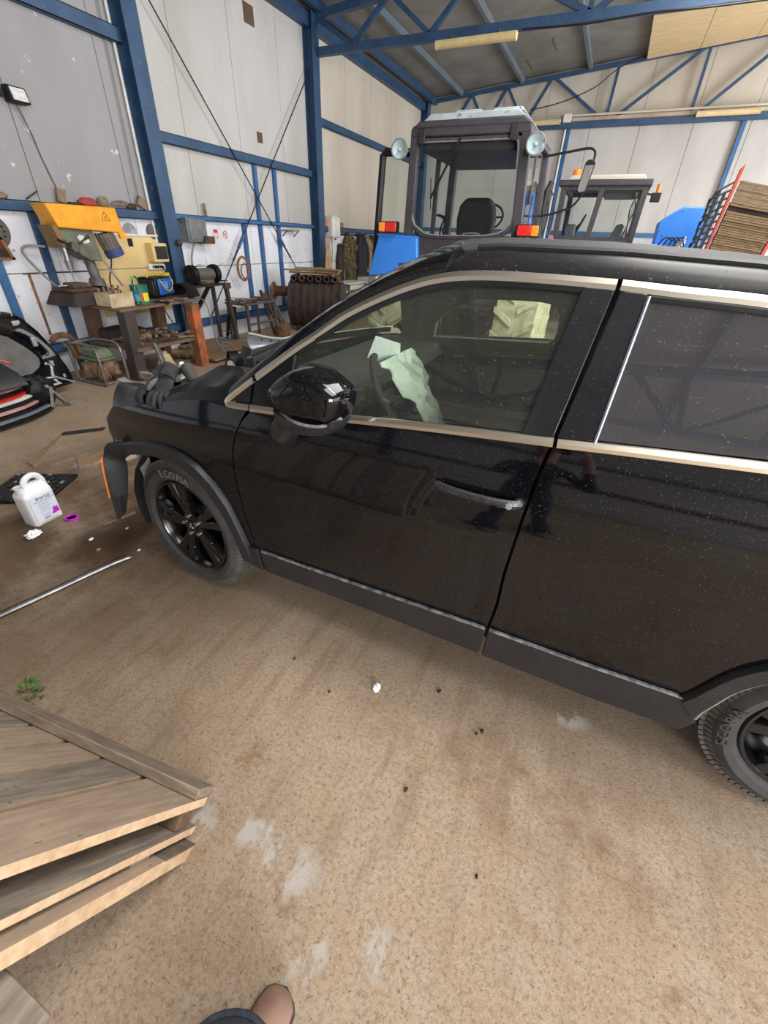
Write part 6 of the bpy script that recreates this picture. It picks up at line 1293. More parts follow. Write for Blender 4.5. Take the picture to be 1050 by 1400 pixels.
# coats, tarp, heater, sink
def coat(y, z0, z1, w, m, lab, seed, dx=.0):
    g = []
    for j in range(13):
        v = j / 12; ww = w * (.25 + .75 * min(1, (1 - v) * 3.2)) * (1 + .12 * (1 - v)); row = []
        for i in range(17):
            s = i / 16 * 2 - 1
            row.append((WX + .04 + dx + (.13 * (1 - s * s) ** .5 if abs(s) < 1 else 0) * (.6 + .6 * min(1, (1 - v) * 2)) + .03 * mnoise.noise(Vector((s * 6, v * 1.5, seed))) + .02 * sin(s * 14 + seed), y + s * ww / 2, z0 + (z1 - z0) * v + .03 * mnoise.noise(Vector((s * 3, seed, v)))))
        g.append(row)
    t = thing('hanging_coat', lab, 'coat', (WX, y, z0), None)
    MB().grid(g, (-.02, 0, 0)).build('body', m, t, smooth=60)
    for sg in (-1, 1):
        pts = catmull([(WX + .10 + dx, y + sg * w * .22, z1 - .08), (WX + .13 + dx, y + sg * w * .50, z1 - .32), (WX + .14 + dx, y + sg * w * .54, z1 - .62), (WX + .13 + dx, y + sg * w * .50, z1 - .80)], 4)
        MB().tube(pts, [.06] * 4 + [.065] * 5 + [.055] * (len(pts) - 9), 8).build('sleeve', m, t, smooth=60)
    MB().tube([(WX + .06 + dx, y + .08 * cos(a), z1 - .03 + .05 * sin(a)) for a in [2 * pi * k / 12 for k in range(12)]], .03, 6, closed=True).build('collar', m, t)
coat(11.65, .62, 1.80, .62, 'camo', 'camouflage coat hanging first in the row by the heater', 1.0); coat(12.25, .75, 1.80, .5, 'coat_dark', 'long dark coat hanging next to the camouflage coat', 2.0, .06); coat(12.7, .9, 1.78, .42, 'coat_tan', 'tan jacket hanging between the dark coat and the brown one', 3.0); coat(13.1, .7, 1.76, .42, 'coat_brown', 'brown coat hanging last in the row before the tractor', 4.0); coat(11.25, .7, 1.55, .30, 'coat_brown', 'short brown jacket tucked behind the camouflage coat', 5.0, -.03)
rk = thing('coat_rail', 'dark rail with hooks above the row of coats', 'coat rail', (WX, 12.2, 1.78)); MB().box(WX, WX + .025, 11.1, 13.4, 1.77, 1.81).build('rail', 'dark_metal', rk)
for k in range(6): MB().tube([(WX + .02, 11.25 + .4 * k, 1.79), (WX + .08, 11.25 + .4 * k, 1.77), (WX + .09, 11.25 + .4 * k, 1.82)], .008, 5).build('hook', 'dark_metal', rk)
g = [[(-6.10 + .07 * cos(a) * (1.15 - v) + .012 * cos(a * 5), 10.07 + .19 * sin(a) * (1.12 - v) + .02 * sin(a * 5), .72 + 1.0 * v) for a in [2 * pi * k / 30 for k in range(31)]] for v in [j / 8 for j in range(9)]]
tag(MB().grid(g).build('folded_tarp', 'tarp_tan', None, loc=(-6.10, 10.07, .72), smooth=60), 'tan folded tarp standing tied against the second column', 'tarp')
tag(MB().box(-6.22, -5.92, 9.90, 10.25, 0, .72).build('crate', 'rust_dark', None, loc=(-6.07, 10.07, 0), bev=.01), 'dark box behind the barrel under the tan tarp', 'box')
he = thing('water_heater', 'small white water heater on the wall past the second column', 'heater', (WX, 10.8, 1.7)); MB().box(WX, WX + .24, 10.60, 10.98, 1.70, 2.16).build('tank', 'enamel_white', he, bev=.07, seg=4)
MB().tube([(WX + .12, 10.72, 1.72), (WX + .12, 10.72, 1.4), (WX + .08, 10.72, .9)], .012, 6).build('pipe', 'cable_grey', he); MB().lathe([(.02, 0), (.02, -.04), (0, -.05)], (WX + .14, 10.86, 1.71), 'Z', 10).build('valve', 'dark_metal', he)
sk = thing('sink_stand', 'white enamel sink on a thin iron stand below the heater', 'sink', (-6.2, 11.1, 0))
MB().box(-6.22, -5.75, 10.45, 11.40, .74, .78).build('rim', 'enamel_white', sk, bev=.01); MB().box(-6.18, -5.80, 10.58, 11.25, .60, .745).build('basin', 'enamel_white', sk, bev=.03)
for (x, y) in ((-5.78, 10.48), (-5.78, 11.37), (-6.19, 10.48), (-6.19, 11.37)): MB().bar((x, y, 0), (x, y, .74), .03).build('leg', 'grey_metal', sk)
MB().tube(catmull([(-6.19, 11.0, .78), (-6.19, 11.0, 1.0), (-6.11, 11.0, 1.08), (-6.02, 11.0, 1.0)], 5), .012, 6).build('tap', 'steel', sk); MB().tube([(-6.0, 10.9, .6), (-6.0, 10.9, .3), (-6.2, 10.9, .25)], .03, 8).build('drain', 'enamel_white', sk)
tag(MB().lathe([(0, 0), (.05, 0), (.055, .02), (.05, .18), (.02, .24), (.02, .28), (0, .28)], (-6.16, 10.52, .78), 'Z', 14).build('soap_bottle', 'rag_tan', None, loc=(-6.16, 10.52, .78)), 'tan bottle on the edge of the white sink', 'bottle')
tag(MB().box(-6.3, -5.9, 11.9, 12.4, 0, .82).build('white_cabinet', 'enamel_white', None, loc=(-6.1, 12.1, 0), bev=.01), 'white box standing beneath the coats beside the sink', 'cabinet')

# ------------------------------------------------------------------ things stored along the left
random.seed(5)
tg = thing('car_tailgate', 'glossy black car tailgate with its window, leaning against the wall', 'car part', (-5.75, 2.5, 0))
def tgp(y, z, o=0.0):     # leaning plane
    return Vector((-5.62 - .30 * z + o, y, z))
out_ = [(1.25, .06), (1.22, .55), (1.30, .88), (1.6, .95), (2.2, .97), (2.72, .945), (2.98, .88), (3.09, .70), (3.17, .47), (3.22, .22), (3.20, .10), (3.0, .09), (2.0, .05)]
in_ = [(1.62, .32), (1.60, .50), (1.66, .70), (1.8, .74), (2.2, .75), (2.60, .735), (2.78, .68), (2.90, .55), (2.98, .43), (2.95, .34), (2.83, .28), (2.6, .28), (2.0, .28)]
O_ = resamp([Vector((a, b_, 0)) for a, b_ in out_ + out_[:1]], 60)[:-1]; I_ = [Vector((p.x, p.y, 0)) for p in resamp([Vector((a, b_, 0)) for a, b_ in in_ + in_[:1]], 60)[:-1]]
rings = []
for k, o in ((0, .0), (.04, .06), (.25, .10), (.6, .085), (.9, .05), (1, .0)): rings.append([tgp(*(O_[i].lerp(I_[i], k)).xy, o) for i in range(60)])
ringmesh(rings, False, False).build('frame', 'car_paint', tg); ringmesh([[tgp(p.x, p.y, -.01) for p in O_], [tgp(p.x, p.y, -.01) for p in I_]], False, False).build('inner_panel', 'black_matt', tg)
g = MB(); n = [tgp(p.x, p.y, .012) for p in I_]; m_ = [p + Vector((-.006, 0, 0)) for p in n]; g.add(n + m_, [tuple(range(60)), tuple(range(60, 120))[::-1]] + [(i, (i + 1) % 60, 60 + (i + 1) % 60, 60 + i) for i in range(60)]); mat('tailgate_glass', (98, 96, 92), (70, 68, 66), 5, .25); g.build('rear_window', 'tailgate_glass', tg)
for (y, z, a, b_) in ((2.98, .60, .05, .10), (3.04, .36, .04, .06), (2.90, .80, .08, .05), (3.10, .20, .03, .07)): MB().box(tgp(y, z).x + .06, tgp(y, z).x + .10, y - a / 2, y + a / 2, z - b_ / 2, z + b_ / 2).build('hinge_plate', 'silver_paint', tg, bev=.006)
for k in range(8): p = tgp(2.2 + .1 * k, .945 - .012 * max(0, k - 4) ** 1.6, .09); MB().lathe([(.008, 0), (.008, .006), (0, .008)], p, 'X', 8).build('clip', 'silver_paint', tg)
MB().tube([tgp(2.0, .27, .10), tgp(2.6, .26, .11), tgp(3.0, .22, .10), tgp(3.18, .12, .08)], .014, 6).build('weather_strip', 'silver_paint', tg)
MB().tube([tgp(2.62, .92, .11), tgp(2.70, .78, .12)], .012, 6).build('gas_strut', 'dull_alu', tg)
# bumper and light bars stacked in front of it
mat('pinkish', (206, 168, 164), (186, 120, 112), 9, .35)
grp = 'bumper strips stacked by the tailgate'
mt_ = ('black_plastic', 'silver_paint', 'car_paint', 'pinkish', 'black_plastic', 'enamel_white', 'red_lens', 'black_plastic', 'pinkish', 'car_paint')
lb_ = ('matt black strip at the very bottom', 'silver strip just above the bottom black one', 'glossy black strip between silver and pink', 'lower pink light strip', 'matt black strip above the lower pink one', 'white strip in the middle', 'red light strip in the upper half', 'matt black strip above the red one', 'upper pink light strip', 'glossy black strip on the very top')
for k in range(10):
    z = .025 + .033 * k; y1 = 2.62 - .02 * k + .03 * (k % 3)
    pts = catmull([(-5.05 - .02 * k, 1.2, z), (-5.0 - .02 * k, 1.8, z + .01), (-5.03 - .02 * k, 2.3, z + .02), (-5.18 - .02 * k, y1, z + .015)], 5)
    rows = [[p + Vector((.05, 0, -.012)) for p in pts], [p + Vector((.058, 0, .0)) for p in pts], [p + Vector((.04, 0, .010)) for p in pts], [p + Vector((-.10, 0, .012)) for p in pts]]
    tag(MB().grid(rows, (-.02, 0, -.003)).build('bumper_strip', mt_[k], None, loc=(-5.05, 2.0, z - .02)), lb_[k] + ' of the stack by the tailgate', 'car part', grp)
dp_ = thing('car_door_panel', 'dark slanting car panel resting on the stacked bumper strips', 'car part', (-5.2, 1.9, .35))
MB().grid([[(-5.02, 1.2, .36), (-5.0, 1.8, .36), (-5.06, 2.45, .345)], [(-5.10, 1.2, .48), (-5.08, 1.8, .49), (-5.12, 2.42, .46)], [(-5.25, 1.2, .60), (-5.25, 1.8, .60), (-5.28, 2.36, .565)]], (-.02, 0, -.01)).build('panel', 'cladding', dp_, bev=.006)
MB().tube([(-5.25, 1.2, .61), (-5.25, 1.8, .61), (-5.28, 2.37, .575), (-5.22, 2.44, .53)], .012, 6).build('red_trim', 'red_lens', dp_)
MB().box(-5.32, -5.14, 2.3, 2.52, .36, .38).build('bracket', 'dark_metal', dp_)
br = thing('lamp_bracket', 'crumpled grey and black metal bracket at the end of the bumper stack', 'car part', (-5.25, 2.72, 0))
MB().bar((-5.15, 2.62, .28), (-5.2, 2.80, .03), .06, .03).bar((-5.2, 2.80, .03), (-5.14, 2.82, .04), .05, .03).build('arm', 'dull_alu', br, bev=.005); MB().blob((-5.22, 2.60, .20), (.10, .14, .17), 14, 9, .5, 4, 2.2).build('housing', 'black_plastic', br); MB().bar((-5.12, 2.66, .26), (-5.14, 2.62, .05), .03).build('strut', 'dull_alu', br)
cc = thing('iron_clamp', 'rusty C-shaped iron clamp hooked on the low blue girt', 'clamp', (-6.36, 3.72, .2))
MB().tube(catmull([(-6.36, 3.52, .44), (-6.36, 3.60, .50), (-6.36, 3.74, .49), (-6.36, 3.82, .40), (-6.36, 3.84, .26), (-6.36, 3.80, .20), (-6.36, 3.76, .22), (-6.36, 3.74, .34), (-6.36, 3.64, .38)], 4), .034, 8).build('frame', 'rust_light', cc); MB().lathe([(.02, 0), (.04, .01), (.04, .05), (.02, .06)], (-6.38, 3.80, .22), 'X', 12).build('pivot', 'rust', cc)
sp = thing('sprocket', 'perforated grey disc hanging on the wall at the picture edge', 'disc', (WX, 3.40, 1.66)); MB().lathe([(.05, 0), (.17, 0), (.17, .02), (.05, .02)], (WX, 3.40, 1.64), 'X', 36, True).build('ring', 'grey_metal', sp)
for k in range(14): a = 2 * pi * k / 14; MB().lathe([(.012, .02), (.012, .024), (0, .024)], (WX, 3.40 + .11 * cos(a), 1.64 + .11 * sin(a)), 'X', 8).build('hole', 'black_matt', sp)
ob = thing('orange_frame_box', 'small orange wooden rack on the wall below the perforated disc', 'rack', (WX, 3.3, 1.36))
for (a, b_, c, d) in ((3.18, 3.48, 1.36, 1.385), (3.18, 3.42, 1.56, 1.585), (3.15, 3.18, 1.36, 1.585)): MB().box(WX, WX + .10, a, b_, c, d).build('board', 'leg_orange', ob)
MB().hexa([(WX, 3.45, 1.36), (WX + .10, 3.45, 1.36), (WX + .10, 3.48, 1.36), (WX, 3.48, 1.36)], [(WX, 3.39, 1.585), (WX + .10, 3.39, 1.585), (WX + .10, 3.42, 1.585), (WX, 3.42, 1.585)]).build('board', 'leg_orange', ob); MB().box(WX, WX + .01, 3.17, 3.44, 1.38, 1.56).build('back', 'rust_dark', ob)
# generator under the bench
ge = thing('generator', 'old generator in a bent tube frame on the floor under the workbench', 'generator', (-5.75, 3.75, 0))
for y in (3.48, 3.80): MB().tube(catmull([(-5.98, y, .05), (-5.98, y, .40), (-5.95, y, .47), (-5.85, y, .49), (-5.55, y, .49), (-5.48, y, .45), (-5.45, y, .37), (-5.45, y, .06), (-5.50, y, .02), (-5.9, y, .02), (-5.98, y, .05)], 3), .018, 8).build('tube_frame', 'tube_steel', ge)
for (x, z) in ((-5.9, .02), (-5.5, .02), (-5.9, .488)): MB().tube([(x, 3.48, z), (x, 3.80, z)], .016, 8).build('cross_tube', 'tube_steel', ge)
MB().hexa([(-5.92, 3.57, .31), (-5.54, 3.53, .31), (-5.54, 3.77, .31), (-5.92, 3.77, .31)], [(-5.88, 3.56, .43), (-5.58, 3.56, .43), (-5.58, 3.74, .43), (-5.88, 3.74, .43)]).build('tank', 'engine_green', ge, bev=.03, seg=3)
MB().box(-5.93, -5.53, 3.52, 3.78, .285, .315).build('tank_flange', 'engine_green', ge, bev=.01)
for k in range(9): MB().blob((-5.85 + .13 * (k % 3), 3.57 + .08 * (k // 3), .14 + .05 * (k % 2)), (.09, .07, .11), 10, 7, .5, k).build('engine_piece', 'engine_junk', ge)
for k in range(6): tag(MB().blob((-5.30 + .05 * (k % 2), 3.95 + .10 * k, .06 + .02 * (k % 3)), (.06, .07, .06), 10, 7, .5, 30 + k).build('scrap_lump', 'rust_dark' if k % 2 else 'engine_junk', None, loc=(-5.3, 3.95 + .1 * k, 0)), 'rusty lump on the floor under the front of the workbench', 'scrap', 'lumps under the workbench') if k < 2 else None
fu = thing('plastic_funnel', 'dusty pale plastic funnel standing upside down under the workbench', 'funnel', (-5.42, 4.40, 0))
MB().lathe([(.15, 0), (.155, .015), (.075, .24), (.06, .25), (.0, .25)], (-5.42, 4.40, 0), 'Z', 8).build('cone', 'cardboard', fu); MB().lathe([(.05, .25), (.045, .29), (0, .29)], (-5.42, 4.40, 0), 'Z', 10).build('neck', 'cardboard', fu)
tag(MB().bar((-5.16, 4.18, .01), (-5.238, 4.14, .45), .03).bar((-5.16, 4.23, .01), (-5.236, 4.18, .42), .03).build('steel_profile', 'dull_alu', None, loc=(-5.16, 4.18, 0)), 'grey steel profile leaning on the dark bench leg', 'bar')
# silver fender lying past the car
sf = thing('silver_fender', 'silver grey car fender with bolt holes lying on the floor behind the car', 'car part', (-4.85, 6.2, 0))
A0, A1 = Vector((-4.95, 5.65, 0)), Vector((-4.55, 6.70, 0)); g = []
for j in range(7):
    v = j / 6; row = []
    for i in range(15):
        u_ = i / 14; p = A0.lerp(A1, u_); hgt = .36 - .14 * (4 * u_ * (1 - u_)) ** 1.2
        row.append(Vector((p.x + .18 * (1 - v) - .10 * sin(v * pi), p.y, .02 + hgt * v + .02 * sin(u_ * 6))))
    g.append(row)
MB().grid(g, (-.012, 0, 0)).build('panel', 'silver_paint', sf, smooth=60)
for i in (3, 5, 7, 9, 11): MB().lathe([(.014, 0), (.014, .008), (0, .009)], g[5][i] + Vector((.012, 0, 0)), 'X', 8).build('bolt_hole', 'black_matt', sf)
MB().tube([g[6][i] + Vector((.01, 0, .01)) for i in range(15)], .016, 6).build('flange', 'enamel_white', sf)
bp_ = thing('black_bumper', 'black plastic bumper shell lying in front of the silver fender', 'car part', (-4.6, 5.6, 0))
MB().grid([[(-4.85 + .06 * i, 5.25 + .11 * i, .02 + .25 * sin(v * 2.4) * (1 - .03 * i)) for i in range(8)] if False else [Vector((-4.95 + .10 * i + .18 * v, 5.10 + .11 * i - .1 * v, .02 + .22 * sin(.3 + v * 2.2))) for i in range(8)] for v in [k / 6 for k in range(7)]], (0, 0, -.012)).build('shell', 'black_plastic', bp_, smooth=60)
MB().tube([(-4.7, 5.1, .22), (-4.4, 5.4, .26), (-4.1, 5.72, .24)], .02, 6).build('edge_trim', 'dull_alu', bp_)

# ------------------------------------------------------------------ floor in front of the car
jc = thing('jerrycan', 'white plastic canister with a printed purple label, standing open on the floor', 'canister', (-3.11, 1.27, 0))
TJ = Matrix.Translation((-3.11, 1.265, 0)) @ Matrix.Rotation(radians(4), 4, 'Z')
# body: wide label side faces +X
sec = lambda w, d, n=28: [Vector((d * (abs(cos(a)) ** .35) * (1 if cos(a) >= 0 else -1), w * (abs(sin(a)) ** .35) * (1 if sin(a) >= 0 else -1), 0)) for a in [2 * pi * k / n for k in range(n)]]
rings = []
for z, w, d, oy in ((0, .088, .060, 0), (.006, .096, .067, 0), (.205, .096, .067, 0), (.222, .094, .064, 0), (.245, .082, .050, .008), (.262, .066, .034, .014), (.275, .05, .026, .02)):
    rings.append([TJ @ (p + Vector((0, oy, z))) for p in sec(w, d)])
body = ringmesh(rings).build('body', 'white_plastic', jc, smooth=50)
MB(TJ).tube(catmull([(0, -.035, .252), (0, -.02, .300), (0, .02, .322), (0, .060, .312), (0, .082, .275), (0, .086, .235)], 5), .019, 10).build('handle', 'white_plastic', jc)
MB(TJ).lathe([(.030, 0), (.030, .035), (.033, .036), (.033, .042), (.026, .042), (.025, .0)], (0, -.058, .238), 'Z', 20).build('neck', 'white_plastic', jc)
MB(TJ).lathe([(.025, .0), (.0, .0)], (0, -.058, .262), 'Z', 16).build('opening', 'ink', jc)
lb = MB(TJ).box(.0672, .0682, -.075, .080, .025, .205).build('label', 'label_white', jc)
TXT = TJ @ frame((.0686, .0, 0), (0, 1, 0), (1, 0, 0))
def jt(body, y, z, s, m='ink', nm='lettering'): return text(nm, body, s, TJ @ frame((.0686, y, z), (0, 1, 0), (1, 0, 0)), m, jc)
jt('Вектор', .012, .186, .028); MB(TJ).box(.068, .0690, -.055, .078, .166, .1685).build('rule', 'ink', jc)
for k in range(7): MB(TJ).box(.068, .0688, -.035, .045 - .01 * (k % 3), .152 - .011 * k, .157 - .011 * k).build('text_line', 'ink_blue', jc)
for k in range(3): MB(TJ).box(.068, .0688, -.03, .02, .066 - .011 * k, .071 - .011 * k).build('text_line', 'ink_blue', jc)
MB(TJ).box(.068, .0688, -.03, .012, .036, .041).build('text_line', 'ink', jc)
lo2 = MB(TJ); lo2.prism([(.028, .045), (.028, .058), (.036, .062), (.040, .085), (.046, .092), (.052, .102), (.056, .090), (.064, .085), (.068, .095), (.074, .078), (.078, .058), (.078, .050)], 'X', .068, .0692); lo2.build('purple_mark', 'purple', jc, smooth=0)
cp = thing('purple_cap', 'purple screw cap lying on the floor beside the white canister', 'cap', (-2.95, 1.35, 0)); MB().lathe([(0, .004), (.030, .004), (.034, .018), (.040, .018), (.040, .0), (0, 0)], (-2.95, 1.35, 0), 'Z', 28).build('shell', 'purple', cp); MB().lathe([(0, .008), (.029, .008)], (-2.95, 1.35, 0), 'Z', 20).build('liner', 'cardboard', cp)
tag(MB().blob((-2.955, 1.105, .022), (.030, .045, .024), 18, 12, .55, 6, 2.6).build('crumpled_tissue', 'paper', None, loc=(-2.955, 1.105, 0), smooth=0), 'crumpled white tissue on the floor in front of the canister', 'tissue')
# open tool case
tc = thing('tool_case', 'open black tool case with empty sockets lying behind the canister', 'tool case', (-3.6, 1.45, 0))
TT = Matrix.Translation((-3.60, 1.47, 0)) @ Matrix.Rotation(radians(118), 4, 'Z') @ Matrix.Scale(.80, 4)
for s, nm in ((-.15, 'tray'), (.15, 'lid')):
    MB(TT).box(-.27, .27, s - .145, s + .145, 0, .035).build(nm, 'black_plastic', tc, bev=.012)
    for r in range(4):
        for k in range(7):
            if (r * 7 + k * 3) % 5 == 0: continue
            x = -.225 + .075 * k; y = s - .10 + .066 * r; L_ = .05 if (k + r) % 3 else .03
            MB(TT).box(x - L_ / 2, x + L_ / 2, y - .014, y + .014, .034, .046).build('recess', 'dull_alu' if (k + 2 * r) % 4 == 0 else 'dark_metal', tc, bev=.003, seg=1)
for x in (-.15, .15): MB(TT).cyl((x - .03, 0, .02), (x + .03, 0, .02), .010, None, 8).build('hinge', 'black_plastic', tc)
# spanner, rod, strips, debris, weed
spn = thing('spanner', 'combination spanner on the floor below the dangling wheel trim', 'spanner', (-2.66, 1.48, 0))
p, q = Vector((-2.68, 1.41, .008)), Vector((-2.635, 1.585, .008)); MB().bar(p, q, .013, .007).build('shank', 'iron_junk', spn)
d = (q - p).normalized(); nrm = Vector((-d.y, d.x, 0)); MB().add([p + nrm * .018 - d * .022, p + nrm * .007 - d * .020, p + nrm * .006 - d * .004, p - nrm * .006 - d * .004, p - nrm * .007 - d * .020, p - nrm * .018 - d * .022, p - nrm * .018 + d * .008, p + nrm * .018 + d * .008], []).v
j = MB(); a8 = [p + nrm * .018 - d * .022, p + nrm * .007 - d * .020, p + nrm * .006 - d * .004, p - nrm * .006 - d * .004, p - nrm * .007 - d * .020, p - nrm * .018 - d * .022, p - nrm * .016 + d * .010, p + nrm * .016 + d * .010]
j.add(a8 + [v + Vector((0, 0, .008)) for v in a8], [tuple(range(8))[::-1], tuple(range(8, 16))] + [(i, (i + 1) % 8, 8 + (i + 1) % 8, 8 + i) for i in range(8)]); j.build('open_jaw', 'iron_junk', spn, smooth=0)
MB().lathe([(.008, -.004), (.015, -.004), (.015, .005), (.008, .005)], q + Vector((0, 0, .0)), 'Z', 14, True).build('ring_end', 'iron_junk', spn)
rdp = catmull([(-2.215, 1.245, .016), (-2.26, 1.13, .016), (-2.335, .82, .016), (-2.42, .48, .016), (-2.50, .15, .016)], 5)
rdo = thing('steel_rod', 'long bright steel bar lying on the concrete by the front wheel', 'bar', (-2.36, .7, 0))
MB().tube(rdp, [.004] + [.013] * (len(rdp) - 1), 8).build('bar', 'steel', rdo); MB().tube([p + Vector((-.022, 0, -.004)) for p in rdp[3:]], .010, 6).build('dark_strip', 'dark_metal', rdo)
for nm, pts, m, lab in (('floor_strip', [(-4.24, 2.56), (-4.20, 2.50), (-4.42, 2.22), (-4.46, 2.28)], 'dark_metal', 'dark dusty metal strip on the floor before the car nose'),
                        ('floor_strip', [(-4.46, 2.28), (-4.36, 2.18), (-3.95, 1.70), (-4.08, 1.72)], 'plank', 'dusty folded strip on the floor behind the tool case'),
                        ('cardboard_sheet', [(-3.72, 2.32), (-3.58, 2.20), (-3.62, 1.86), (-3.82, 1.98)], 'plank', 'flattened dusty sheet on the oily floor beside the wheel trim')):
    c = sum((Vector((a, b_, 0)) for a, b_ in pts), Vector()) / 4
    tag(MB().prism(pts, 'Z', 0.0, .012).build(nm, m, None, loc=tuple(c)), lab, 'strip')
deb = [(-2.61, 1.25, .012), (-2.47, 1.20, .010), (-2.25, 1.31, .008), (-2.52, 1.44, .009), (-3.30, 1.95, .016), (-.22, 1.199, .008), (.0, 1.10, .008), (-.02, 1.08, .006), (-.20, .757, .007), (-.66, .98, .006), (-.9, 1.06, .005), (.10, .62, .005)]
for k, (x, y, r) in enumerate(deb): tag(MB().blob((x, y, r * .5), (r, r * 1.4, r * .6), 8, 6, .5, 50 + k).build('debris_chip', ('paper', 'cardboard')[k % 2] if k < 5 else ('rust_dark', 'dark_metal')[k % 2], None, loc=(x, y, 0)), 'pale chip of plaster on the dirty floor near the front wheel' if k < 5 else 'small dark crumb on the concrete beside the car', 'debris', 'pale chips by the front wheel' if k < 5 else 'dark crumbs beside the car')
tag(MB().blob((-.478, 1.086, .012), (.016, .022, .013), 12, 8, .5, 77).build('paper_crumb', 'paper', None, loc=(-.478, 1.086, 0), smooth=0), 'single white crumb of paper on the concrete below the front door', 'crumb')
wd = thing('weed', 'small green weed growing from the floor beside the pallet', 'weed', (-1.80, .40, 0)); random.seed(4)
for k in range(26):
    a = random.uniform(0, 2 * pi); r = random.uniform(.02, .075); h_ = random.uniform(.01, .035); c = Vector((-1.80 + r * cos(a) * 1.2, .40 + r * sin(a), h_)); d = Vector((cos(a), sin(a), random.uniform(.1, .8))) * .016; n_ = Vector((-sin(a), cos(a), 0)) * .009
    MB().add([c - d, c + n_, c + d, c - n_, c + Vector((0, 0, .003))], [(0, 1, 4), (1, 2, 4), (2, 3, 4), (3, 0, 4)]).build('leaf', 'leaf', wd, smooth=0)

# ------------------------------------------------------------------ things lying on the front of the car
def glove(loc, rot, lab):
    t = thing('work_glove', lab, 'glove', loc); T = Matrix.Translation(loc) @ rot
    import bmesh
    vs = [(0, 0, 0), (.04, 0, .004), (.085, 0, .01)]; 
    b = MB(T); b.blob((.045, 0, .014), (.055, .042, .017), 16, 10, .12, 3); b.tube([(-.05, 0, .016), (-.02, 0, .016), (.01, 0, .016)], [.036, .033, .036], 12)
    b.build('palm', 'glove', t, smooth=60)
    for k, (y, L_, sp_) in enumerate(((-.032, .062, -.25), (-.011, .074, -.07), (.012, .070, .09), (.033, .056, .30))):
        d = Vector((cos(sp_), sin(sp_), 0)); p0 = Vector((.082, y, .014)); pts = [p0, p0 + d * L_ * .45 + Vector((0, 0, .008)), p0 + d * L_ * .85 + Vector((0, 0, -.008)), p0 + d * L_ + Vector((0, 0, -.022))]
        MB(T).tube(catmull(pts, 3), [.009] + [.0108] * 7 + [.010, .006], 8).build('finger', 'glove', t, smooth=60)
    MB(T).tube(catmull([(.02, -.036, .012), (.045, -.060, .014), (.075, -.072, .006)], 3), [.013, .014, .014, .014, .013, .012, .008], 8).build('thumb', 'glove_grey', t, smooth=60)
rotm = lambda az, tilt: Matrix.Rotation(radians(az), 4, 'Z') @ Matrix.Rotation(radians(tilt), 4, 'Y')
glove((-1.715, 1.355, 1.135), rotm(-128, 36), 'dark grey work glove draped over the fender edge, fingers toward the wheel')
glove((-1.655, 1.345, 1.150), rotm(-78, 38), 'dark grey work glove lying half on top of the other glove')
bg_ = thing('headlight_unit', 'black headlight housing resting in the stripped front end', 'car part', (-1.93, 1.52, .95))
MB().hexa([(-2.03, 1.46, .96), (-1.80, 1.46, .98), (-1.80, 1.62, .98), (-2.03, 1.62, .96)], [(-1.98, 1.48, 1.085), (-1.83, 1.48, 1.10), (-1.83, 1.60, 1.105), (-1.98, 1.60, 1.09)]).build('housing', 'black_plastic', bg_, bev=.02)
MB().hexa([(-2.16, 1.42, 1.03), (-2.02, 1.42, .99), (-2.02, 1.46, .99), (-2.16, 1.46, 1.03)], [(-2.14, 1.43, 1.06), (-2.02, 1.43, 1.02), (-2.02, 1.47, 1.02), (-2.14, 1.47, 1.06)]).build('mount_tab', 'dull_alu', bg_); MB().box(-1.99, -1.9, 1.45, 1.47, 1.08, 1.11).build('clip', 'dull_alu', bg_)
cn = thing('wire_connector', 'white plug on a grey wiring bunch in the open engine bay', 'connector', (-1.80, 1.5, 1.02))
MB().blob((-1.80, 1.50, 1.10), (.05, .03, .02), 12, 8, .5, 3).build('wire_bunch', 'dull_alu', cn); MB().bar((-1.775, 1.50, 1.12), (-1.75, 1.50, 1.15), .012).build('stem', 'dark_metal', cn); MB().blob((-1.74, 1.50, 1.162), (.016, .014, .02), 10, 8).build('plug', 'paper', cn); MB().tube(catmull([(-1.8, 1.5, 1.1), (-1.82, 1.55, 1.0), (-1.80, 1.65, .85), (-1.75, 1.7, .7)], 4), .015, 6).build('wiring', 'cable_black', cn)
tag(MB().tube(catmull([(-1.575, 1.41, 1.12), (-1.595, 1.41, 1.16), (-1.612, 1.41, 1.19), (-1.622, 1.41, 1.205)], 3), [.026] * 7 + [.026, .022, .012], 12).build('rubber_buffer', 'rubber', None, loc=(-1.59, 1.41, 1.12)), 'rounded grey rubber buffer sticking up from the fender', 'buffer')
TL = Matrix.Translation((-1.38, 1.50, 1.195)) @ Matrix.Scale(.8, 4) @ Matrix.Translation((1.40, -1.50, -1.225))
lp = thing('headlamp_torch', 'black head torch with a shiny lens lying at the foot of the windshield', 'torch', (-1.40, 1.50, 1.21))
MB(TL).lathe([(0, .05), (.038, .045), (.042, .0), (.042, -.03), (.036, -.034), (.030, -.018), (0, -.012)], (-1.44, 1.50, 1.24), 'Y', 20).build('lamp_body', 'black_plastic', lp); MB(TL).lathe([(.034, -.026), (0, -.030)], (-1.44, 1.50, 1.24), 'Y', 18).build('lens', 'clear_lens', lp); MB(TL).lathe([(.012, -.031), (0, -.036)], (-1.45, 1.50, 1.235), 'Y', 10).build('bulb', 'amber_lens', lp)
MB(TL).box(-1.40, -1.34, 1.47, 1.55, 1.22, 1.30).build('battery_box', 'black_plastic', lp, bev=.01); MB(TL).tube(catmull([(-1.50, 1.50, 1.22), (-1.53, 1.48, 1.205), (-1.48, 1.46, 1.20), (-1.38, 1.46, 1.20), (-1.30, 1.48, 1.215)], 4), .012, 6).build('strap', 'black_plastic', lp); MB(TL).blob((-1.305, 1.48, 1.225), .022, 10, 8).build('switch_knob', 'dull_alu', lp)
